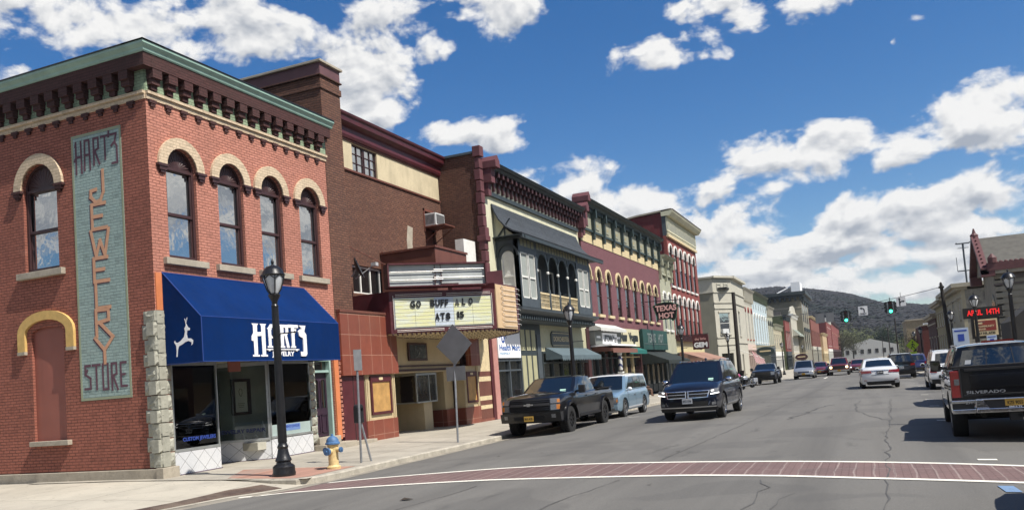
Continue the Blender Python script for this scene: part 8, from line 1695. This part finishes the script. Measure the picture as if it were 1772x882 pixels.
G = [(-.60, .70), (.60, .70), (.66, .90), (-.66, .90)]; c.patch('grille', G, M_UND, .015, mirror=False)
for q in ([(-.66, .885), (.66, .885), (.66, .915), (-.66, .915)], [(-.60, .685), (.60, .685), (.61, .712), (-.61, .712)]): c.patch('grille_frame', q, M_CHR, .03, mirror=False)
c.patch('grille_frame', [(.585, .69), (.62, .69), (.69, .91), (.655, .91)], M_CHR, .03, n=2); c.patch('grille_cross', [(-.05, .69), (.05, .69), (.05, .91), (-.05, .91)], M_CHR, .03, mirror=False, n=3); c.patch('grille_cross_core', [(-.025, .69), (.025, .69), (.025, .91), (-.025, .91)], M_UND, .034, mirror=False, n=3); c.patch('grille_cross', [(-.62, .795), (.62, .795), (.62, .815), (-.62, .815)], M_RIM, .026, mirror=False)
c.patch('headlight', [(.70, .78), (.935, .82), (.92, .95), (.70, .93)], M_HL, .02); c.patch('daytime_light', [(.70, .765), (.935, .80), (.935, .83), (.70, .80)], M_DRL, .03, n=5); c.patch('daytime_light', [(.72, .86), (.80, .87), (.80, .91), (.72, .90)], M_DRL, .03, n=2)
c.patch('intake', [(-.58, .44), (.58, .44), (.62, .58), (-.62, .58)], M_UND, .012, mirror=False); c.patch('chrome_lip', [(-.84, .395), (.84, .395), (.86, .43), (-.86, .43)], M_CHR, .03, mirror=False); c.patch('lower_valance', [(-.85, .28), (.85, .28), (.88, .385), (-.88, .385)], M_BPL, .01, mirror=False)
c.patch('fog_light', [(.72, .46), (.84, .47), (.84, .55), (.72, .54)], M_HL, .02, n=3); c.patch('fog_chrome', [(.60, .47), (.64, .47), (.70, .575), (.66, .575)], M_CHR, .025, n=2); fplate(c, .60, .02, M_PLW, 'KYZ 1756'); c.glassp('sticker', c.ws, .5, .68, .1, .17, .012, 2, 1, mat=M_GRN)
m = MB()
for sg in (1, -1): m.path([(.2, sg * .66, 1.78), (.1, sg * .67, 1.83), (-1.5, sg * .67, 1.82), (-1.65, sg * .66, 1.77)], .018)
m.build('roof_rail', M_CHR, c.t, smooth=60); m = MB(); m.ell((-.9, 0, 1.86), (.12, .04, .05), 10, 6); m.build('antenna', M_CNAVY, c.t, smooth=60); c.place(-5.12, 28.25, TO + radians(-1))
durango = c
# 4 black pickup parked on the right, tailgate to the camera
c = pickup('pickup_truck', 'big black pickup parked on the right with its tailgate and chrome bumper to the camera', M_CBLK, .13, wr=.41, L=5.9, W=2.06, flare=False); b = .13; c.wheelset(M_RIM, 6, rimr=.62, tw=.27); L_, W_ = 5.9, 2.06
rp_ = lambda u, d, z: (-L_ / 2 - d, -u, z)
x = MB(rp_); x.box(-.80, .80, 0, .02, .72 + b, 1.24 + b); tg = x.build('tailgate', M_CBLK, c.t, bev=.012); x = MB(rp_); x.box(-.74, .74, .02, .03, 1.17 + b, 1.215 + b); x.box(-.78, .78, .02, .028, .735 + b, .75 + b); x.build('tailgate_lip', M_BPL, tg, bev=.006)
x = MB(rp_); x.box(-.66, .66, .018, .026, .86 + b, 1.10 + b); x.build('tailgate_panel', M_CBLK, tg, bev=.01); x = MB(rp_); text(x, 'SILVERADO', -.74, -.12, .76 + b, .815 + b, .026, .006, .03); x.build('lettering', M_RIM, tg)
x = MB(rp_); x.box(-.96, .96, -.05, .015, 1.24 + b, 1.275 + b); x.build('tailgate_cap', M_BPL, c.t, bev=.01)
for sg in (1, -1):
    x = MB(rp_); x.box(min(sg * .82, sg * .985), max(sg * .82, sg * .985), -.10, .022, .70 + b, 1.19 + b); o = x.build('tail_light', M_TL, c.t, bev=.015); x = MB(rp_); x.box(min(sg * .84, sg * .92), max(sg * .84, sg * .92), .022, .026, .93 + b, 1.04 + b); x.build('reverse_lens', M_HL, o)
    x = MB(rp_); x.box(min(sg * .80, sg * .83), max(sg * .80, sg * .83), -.02, .025, .70 + b, 1.22 + b); x.build('lamp_trim', M_BPL, o)
x = MB(rp_); x.box(-.62, .62, .0, .20, .42 + b, .50 + b); x.box(-1.0, -.62, -.1, .19, .42 + b, .50 + b).box(.62, 1.0, -.1, .19, .42 + b, .50 + b)
x.prism([(-.62, .50 + b), (-.40, .50 + b), (-.50, .66 + b), (-.62, .66 + b)], .0, .17).prism([(.62, .50 + b), (.40, .50 + b), (.50, .66 + b), (.62, .66 + b)], 0, .17).box(-1.0, -.62, -.1, .15, .60 + b, .66 + b).box(.62, 1.0, -.1, .15, .6 + b, .66 + b).box(-.62, .62, 0, .14, .64 + b, .67 + b); x.build('chrome_bumper', M_CHR, c.t, bev=.02)
x = MB(rp_); x.box(-.99, -.64, -.05, .12, .48 + b, .62 + b).box(.64, .99, -.05, .12, .48 + b, .62 + b).box(-.46, .46, 0, .10, .46 + b, .66 + b).box(-.1, .1, -.1, .12, .26 + b, .42 + b); x.build('bumper_step', M_BPL, c.t, bev=.01)
x = MB(rp_); x.box(-.155, .155, .10, .115, .49 + b, .64 + b); p = x.build('number_plate', M_PLY, c.t); x = MB(rp_); text(x, 'KZE 9055', -.12, .12, .545 + b, .61 + b, .115, .003, .02); x.build('plate_text', M_UND, p); x = MB(rp_); x.box(-.155, .155, .115, .119, .49 + b, .525 + b); x.build('plate_frame', M_UND, p); x = MB(rp_); text(x, 'SHULTS', -.1, .1, .494 + b, .521 + b, .119, .003, .02); x.build('dealer_text', M_LET, p)
x = MB(rp_); text(x, 'Z71 4X4', -.78, -.52, .585 + b, .62 + b, .15, .006, .02); x.build('badge', M_RIM, c.t)
x = MB(rp_); x.box(-.7, .7, -1.0, -.6, .33 + b, .42 + b).tube((-.5, -.4, .38 + b), (-.5, .02, .36 + b), .04).tube((.05, -.1, .35 + b), (.05, .12, .35 + b), .035); x.build('hitch', M_UND, c.t)
s_ = MB(lambda u, d, z: u if False else (u, d, z)); 
c.glassp('sticker', c.rw, .62, .75, .25, .42, .012, 2, 1, mat=M_PLW); c.glassp('rear_window_frame', c.rw, -.30, -.28, .12, .85, .011, 1, 3, mat=M_BPL); c.glassp('rear_window_frame', c.rw, .28, .30, .12, .85, .011, 1, 3, mat=M_BPL)
x = MB(); x.prism([(-.3, 1.755 + b - .08), (.3, 1.755 + b - .08), (.28, 1.79 + b - .08), (-.28, 1.79 + b - .08)], -.93, -.9, ax=0); x.build('high_brake_light', M_TL, c.t)
c.place(2.47, 17.3 + 2.95, AWAY - radians(2.6))
# 5 white sedan driving away
SEDT = [(-2.43, .96), (-2.2, 1.02), (-1.7, 1.05), (-1.2, 1.0), (.9, .96), (1.3, .95), (2.0, .86), (2.43, .72)]
def sedan(name, label, pnt, group=None):
    c = Car(name, label, 'car', 4.86, 1.83, pnt, SEDT, (1.05, .30, -1.05, -1.82, .80, .62, 1.45), sill=.26, wx=(1.42, -1.38), wr=.335, nose=[(.2, -.05), (.45, .03), (.65, 0), (.8, -.12), (1, -.3)], tail=[(.2, -.08), (.45, .02), (.7, .03), (.95, -.02), (1.1, -.12)], bf=.22, bt=.14, crown=.05, group=group)
    c.glaze([.06, .48, .90], t0=.08, t1=.85, a0t=.12, a1t=.14, rt0=.10, rt1=.90, ra=.84); c.seam([.95, -.1, -1.1]); c.handles([.1, -.95], .80, pnt); c.mirrors(.80, 1.0, pnt, .14, .2); c.wheelset(M_RIM, 5, double=True, rimr=.66, tw=.215); return c
def rearlights(c, q, mat=M_TL): c.patch('tail_light', q, mat, .018, rear=True, n=6)
c = sedan('sedan', 'white sedan driving away down the middle of the street', M_CWHT); rearlights(c, [(.38, .80), (.86, .78), (.90, .93), (.42, .92)]); c.patch('boot_seam', [(-.4, .70), (.4, .70), (.4, .712), (-.4, .712)], M_UND, .004, rear=True, mirror=False); c.patch('chrome_strip', [(-.40, .90), (.40, .90), (.40, .93), (-.40, .93)], M_CHR, .02, rear=True, mirror=False)
c.patch('rear_valance', [(-.62, .22), (.62, .22), (.66, .38), (-.66, .38)], M_BPL, .012, rear=True, mirror=False); c.plate(.81, M_CGRY, 'JGA 2093', rear=True, tm=M_LET); c.patch('reflector', [(.62, .42), (.76, .43), (.76, .46), (.62, .45)], M_TL, .014, rear=True, n=2); c.place(.42, 47.8, AWAY + radians(2))
# 6 black suv driving away beyond it
def suvr(name, label, pnt, sc=1.0, cat='suv', glass=None, group=None):
    c = Car(name, label, cat, 4.9, 1.95, pnt, [(-2.45, 1.08), (-2.2, 1.10), (1.0, 1.06), (1.3, 1.06), (2.0, 1.0), (2.45, .86)], (1.15, .45, -1.95, -2.32, .88, .72, 1.74), sill=.34, wx=(1.45, -1.42), wr=.375, ar=.44, nose=[(.25, -.05), (.5, .02), (.8, 0), (1.0, -.12), (1.3, -.3)], tail=[(.2, -.04), (.5, .05), (.72, .03), (.9, -.02), (1.3, -.04)], bf=.18, bt=.10, crown=.06, group=group)
    c.glaze([.02, .34, .66, .94], t0=.07, t1=.84, a0t=.13, a1t=.04, rt0=.14, rt1=.84, ra=.84); c.seam([1.05, -.0, -1.0]); c.handles([.15, -.85], .92, pnt); c.mirrors(.9, 1.14, pnt, .16, .22); c.wheelset(M_RIM, 5, double=True, rimr=.66); c.patch('rear_bumper', [(-.88, .32), (.88, .32), (.90, .52), (-.90, .52)], M_BPL, .03, rear=True, mirror=False)
    m = MB()
    for sg in (1, -1): m.path([(.2, sg * .66, 1.76), (.1, sg * .68, 1.82), (-1.6, sg * .68, 1.81), (-1.75, sg * .66, 1.75)], .018)
    m.build('roof_rail', M_CHR, c.t, smooth=60); return c
c = suvr('large_suv', 'black suv driving away ahead of the white sedan', M_CBLK); rearlights(c, [(.60, .90), (.90, .92), (.88, 1.06), (.62, 1.04)]); c.plate(.78, M_PLW, 'DRX 4410', rear=True); c.patch('chrome_strip', [(-.5, .9), (.5, .9), (.5, .93), (-.5, .93)], M_CHR, .014, rear=True, mirror=False); c.place(2.15, 68, AWAY)
# 7 parked crossovers on the right
c = suvr('crossover', 'white crossover with dark bumper parked ahead of the big black pickup', M_CWHT); rearlights(c, [(.66, .80), (.93, .82), (.90, 1.08), (.70, 1.06)]); c.plate(.80, M_PLW, 'HWM 3318', rear=True); c.place(3.42, 43.8, AWAY); c.patch('dark_hatch_band', [(-.62, .56), (.62, .56), (.6, .70), (-.6, .70)], M_BPL, .016, rear=True, mirror=False)
c = suvr('crossover', 'pale silver crossover mostly hidden behind the big black pickup', M_CPAL); rearlights(c, [(.68, .85), (.92, .86), (.9, 1.05), (.7, 1.04)]); c.place(3.15, 29.8, AWAY)
c = suvr('crossover', 'deep blue crossover parked far down the right kerb', M_CBLUE); rearlights(c, [(.68, .85), (.92, .86), (.9, 1.05), (.7, 1.04)]); c.place(4.1, 88, AWAY)
c = suvr('crossover', 'dark grey suv parked just outside the right edge casting its shadow over the asphalt', M_CGRY); c.place(2.68, 8.75, AWAY)
# 8 silver minivan facing, red cars, far traffic
def front(c, z=.62, lit=None, q=None):
    c.patch('grille', [(-.5, z), (.5, z), (.55, z + .14), (-.55, z + .14)], M_UND, .014, mirror=False); c.patch('grille_bar', [(-.5, z + .06), (.5, z + .06), (.5, z + .085), (-.5, z + .085)], M_CHR, .022, mirror=False); c.patch('headlight', q or [(.58, z), (.88, z + .03), (.86, z + .18), (.6, z + .16)], M_HL, .02)
    if lit: c.patch('lit_lamp', [(.68, z + .03), (.80, z + .03), (.80, z + .14), (.68, z + .14)], lit, .03, n=3)
    c.patch('intake', [(-.6, .32), (.6, .32), (.6, .42), (-.6, .42)], M_UND, .014, mirror=False); fplate(c, .5, .02, M_PLY, 'GKT 8850')
c = Car('minivan', 'silver minivan parked facing the camera on the far left kerb', 'minivan', 5.0, 1.98, M_CSIL, [(-2.5, 1.05), (1.2, 1.02), (1.6, 1.0), (2.2, .88), (2.5, .74)], (1.65, .75, -2.2, -2.42, .88, .74, 1.72), sill=.28, wx=(1.6, -1.4), wr=.34, nose=[(.2, -.05), (.45, .03), (.65, 0), (.8, -.12), (1.1, -.4)], bf=.25, crown=.08)
c.glaze([.03, .34, .66, .95], a0t=.18); c.seam([1.2, .0, -1.2]); c.handles([.15, -.2], .9, M_CSIL); c.mirrors(1.15, 1.08, M_BPL, .16, .2); c.wheelset(M_RIM, 5, rimr=.62); front(c, .60); c.place(-5.7, 86.5, TO)
c = sedan('sedan', 'red sedan parked facing the camera just behind the silver minivan', M_CRED); front(c, .56); c.place(-4.75, 96, TO)
c = Car('red_truck', 'dark red truck with both headlights lit waiting at the junction', 'pickup truck', 5.3, 2.0, M_CRED, [(-2.65, 1.15), (1.0, 1.12), (1.2, 1.12), (2.2, 1.06), (2.65, 1.0)], (1.15, .4, -1.0, -1.2, .86, .70, 1.75), sill=.45, wx=(1.75, -1.6), wr=.41, ar=.5, nose=[(.3, -.02), (.6, .03), (1.0, 0), (1.15, -.1)], bf=.06, crown=.07, bed=(-2.5, -1.25)); c.glaze([.03, .5, .94], a0t=.15); c.seam([1.0, -.1, -1.1]); c.handles([.1], 1.0, M_CRED); c.mirrors(.9, 1.2, M_BPL, .2, .24); c.wheelset(M_RIM, 6, rimr=.6)
c.patch('grille', [(-.55, .66), (.55, .66), (.55, .98), (-.55, .98)], M_UND, .014, mirror=False); c.patch('headlight', [(.62, .72), (.90, .72), (.90, .96), (.62, .96)], M_HL, .02); c.patch('lit_lamp', [(.66, .75), (.85, .75), (.85, .93), (.66, .93)], M_LIT, .03, n=3); c.patch('bumper', [(-.96, .42), (.96, .42), (.96, .58), (-.96, .58)], M_CHR, .1, mirror=False, sink=.12); fplate(c, .5, .1, M_PLY, 'AWB 2217'); c.place(-2.75, 94, TO)
c = sedan('sedan', 'low red sedan with one bright lamp behind the left side of the white sedan', M_CRED); front(c, .56, M_DRL); c.place(-1.1, 107, TO)
c = pickup('pickup_truck', 'dark blue grey pickup parked facing the camera beyond the motorcycles', M_CNAVY, .08, wr=.42); c.wheelset(M_RIM, 6, lug=False, tw=.28, rimr=.6); b = .08
c.patch('grille', [(-.6, .64 + b), (.6, .64 + b), (.6, .98 + b), (-.6, .98 + b)], M_UND, .014, mirror=False); c.patch('grille_bar', [(-.6, .8 + b), (.6, .8 + b), (.6, .84 + b), (-.6, .84 + b)], M_BPL, .03, mirror=False); c.patch('headlight', [(.64, .72 + b), (.92, .72 + b), (.92, .98 + b), (.62, .98 + b)], M_HL, .02); c.patch('bumper', [(-.97, .36 + b), (.97, .36 + b), (.97, .56 + b), (-.97, .56 + b)], M_BPL, .1, mirror=False, sink=.12); c.place(-8.1, 75.2, TO)
# motorcycles
def motorcycle(label, col, helmet=None):
    t = thing('motorcycle', label, 'motorcycle', (0, 0, 0), 'motorcycles parked in a row'); M_ = col
    for x in (.75, -.72):
        m = MB(); n = 20; m.add([(x + a * cos(2 * pi * i / n), y, .33 + a * sin(2 * pi * i / n)) for a, y in ((.22, -.06), (.31, -.07), (.335, 0), (.31, .07), (.22, .06), (.22, -.06)) for i in range(n)], [(j * n + i, j * n + (i + 1) % n, (j + 1) * n + (i + 1) % n, (j + 1) * n + i) for j in range(5) for i in range(n)]); w = m.build('wheel', M_TYRE, t, smooth=50)
        m = MB(); m.tube((x, -.05, .33), (x, .05, .33), .06)
        for k in range(6): m.tube((x, 0, .33), (x + .22 * cos(k * pi / 3), 0, .33 + .22 * sin(k * pi / 3)), .012, n=4)
        m.build('rim', M_CHR, w)
    m = MB(); m.ell((.15, 0, .78), (.32, .16, .15), 14, 8); m.build('tank', M_, t, smooth=60); m = MB(); m.ell((-.30, 0, .72), (.34, .16, .07), 12, 6); m.ell((-.72, 0, .80), (.16, .14, .1), 10, 6); m.build('seat', M_BPL, t, smooth=60)
    m = MB(); m.box(-.25, .3, -.15, .15, .22, .55); m.ell((.0, 0, .5), (.25, .2, .16), 10, 6); m.tube((-.8, -.2, .3), (.1, -.18, .28), .05); m.tube((-.8, .2, .3), (.1, .18, .28), .05); m.build('engine', M_CHR, t, smooth=30)
    m = MB()
    for s_ in (-.09, .09): m.tube((.75, s_, .33), (.42, s_, .95), .025)
    m.path([(.36, -.42, 1.05), (.44, -.12, 1.0), (.44, .12, 1.0), (.36, .42, 1.05)], .018); m.path([(-.72, 0, .35), (-.4, 0, .6), (.4, 0, .6), (.44, 0, .95)], .03); m.build('fork_and_bars', M_BPL, t)
    m = MB(); m.ell((.55, 0, .86), (.10, .1, .1), 10, 8); m.build('headlight', M_HL, t, smooth=60); m = MB(); m.add([(.5, -.2, .95), (.5, .2, .95), (.36, .16, 1.35), (.36, -.16, 1.35)], [(0, 1, 2, 3)]); m.build('windscreen', M_CGL, t)
    m = MB()
    for s_ in (-1, 1): m.box(-.95, -.45, min(s_ * .2, s_ * .38), max(s_ * .2, s_ * .38), .42, .72)
    m.build('saddlebag', M_, t, bev=.03)
    m = MB(); 
    for x in (.75, -.72): ring(m, x - .30, x + .30, .33, .30, .06, -.08, .08, n=8)
    m.build('fender', M_, t, smooth=40); return t
MC = [(-8.5, 60.2, 2.6, 'black motorcycle nearest the dark suv with a helmet on its seat', M_CBLK), (-8.9, 62.4, 2.7, 'black and silver motorcycle with a pink bag, second in the row', M_CSIL), (-8.5, 64.8, 2.75, 'pale faired motorcycle at the far end of the row', M_CPAL), (-9.6, 61.6, 2.5, 'black touring motorcycle behind the first one in the row', M_CGRY)]
for k, (x, y, r, lb, pt_) in enumerate(MC):
    t = motorcycle(lb, pt_); t.location = (x, y, zr(x, y)); t.rotation_euler = (0, radians(-6) * 0, -r + .7)
for k, (x, y, z, m_, lb) in enumerate(((-8.65, 60.4, .78, M_CBLK, 'black helmet resting on the nearest motorcycle'), (-9.05, 62.5, .85, M_CSIL, 'silver helmet resting on the second motorcycle'))):
    tag(MB().ell((x, y, z), (.16, .16, .15), 14, 10).build('helmet', m_, smooth=60), lb, 'helmet')
tag(MB().ell((-8.7, 62.1, .8), (.2, .18, .13), 10, 6, .12).build('bag', pm('pink_fabric', (.55, .10, .25), .8, 0, .2, 10), smooth=60), 'pink bag strapped on the second motorcycle', 'bag')
# one seated person outside the second shop
def person(x, y, z, label, shirt, trouser, skin, seated=True):
    t = thing('person', label, 'person', (x, y, z)); import bmesh
    J = {'pel': (0, 0, .52), 'ab': (-.01, 0, .72), 'ch': (-.02, 0, .95), 'nk': (-.01, 0, 1.10), 'hd': (.02, 0, 1.22), 'hd2': (.02, 0, 1.30)}
    V = [(0, 0, .5), (-.02, 0, .7), (-.03, 0, .92), (0, 0, 1.08), (.02, 0, 1.2), (.02, 0, 1.3)]; R = [.15, .14, .16, .055, .09, .085]; E_ = [(0, 1), (1, 2), (2, 3), (3, 4), (4, 5)]
    for s_ in (-1, 1):
        k = len(V); V += [(0, s_ * .17, 1.0), (.02, s_ * .23, .78), (.22, s_ * .16, .66), (.32, s_ * .12, .66)]; R += [.06, .048, .038, .04]; E_ += [(2, k), (k, k + 1), (k + 1, k + 2), (k + 2, k + 3)]
        k = len(V); V += [(.04, s_ * .1, .48), (.45, s_ * .12, .5), (.46, s_ * .12, .1), (.6, s_ * .13, .05)]; R += [.09, .065, .045, .04]; E_ += [(0, k), (k, k + 1), (k + 1, k + 2), (k + 2, k + 3)]
    me = bpy.data.meshes.new('body'); me.from_pydata(V, E_, []); o = bpy.data.objects.new('body', me); C.objects.link(o); md = o.modifiers.new('s', 'SKIN'); sv = me.skin_vertices[0].data
    for i, r in enumerate(R): sv[i].radius = (r, r)
    sv[0].use_root = True; md2 = o.modifiers.new('u', 'SUBSURF'); md2.levels = 2; md2.render_levels = 2; me.materials.append(shirt); o.parent = t
    m = MB(); m.ell((.01, 0, 1.32), (.11, .095, .1), 12, 8); m.build('hair', pm('brown_hair', (.04, .022, .014), .8, 0, .2), t, smooth=60)
    t.rotation_euler = (0, 0, 0); return t
person(-13.9, 55.3, zs(-13.9, 55.3), 'person in a brown patterned top sitting outside the second shop', pm('brown_patterned_top', (.14, .075, .05), .8, 0, .5, 18), None, None)
m = MB(); m.box(-14.3, -13.7, 54.9, 55.7, .35, .42); 
for a in (-14.28, -13.75):
    for e_ in (54.93, 55.66): m.box(a, a + .04, e_, e_ + .04, -.1, .35)
m.box(-14.32, -14.27, 54.9, 55.7, .42, .95); tag(m.build('chair', M_DBROWN), 'plain dark chair under the seated person', 'chair')
for o in list(bpy.data.objects):
    if o.get('label') == '': del o['label']
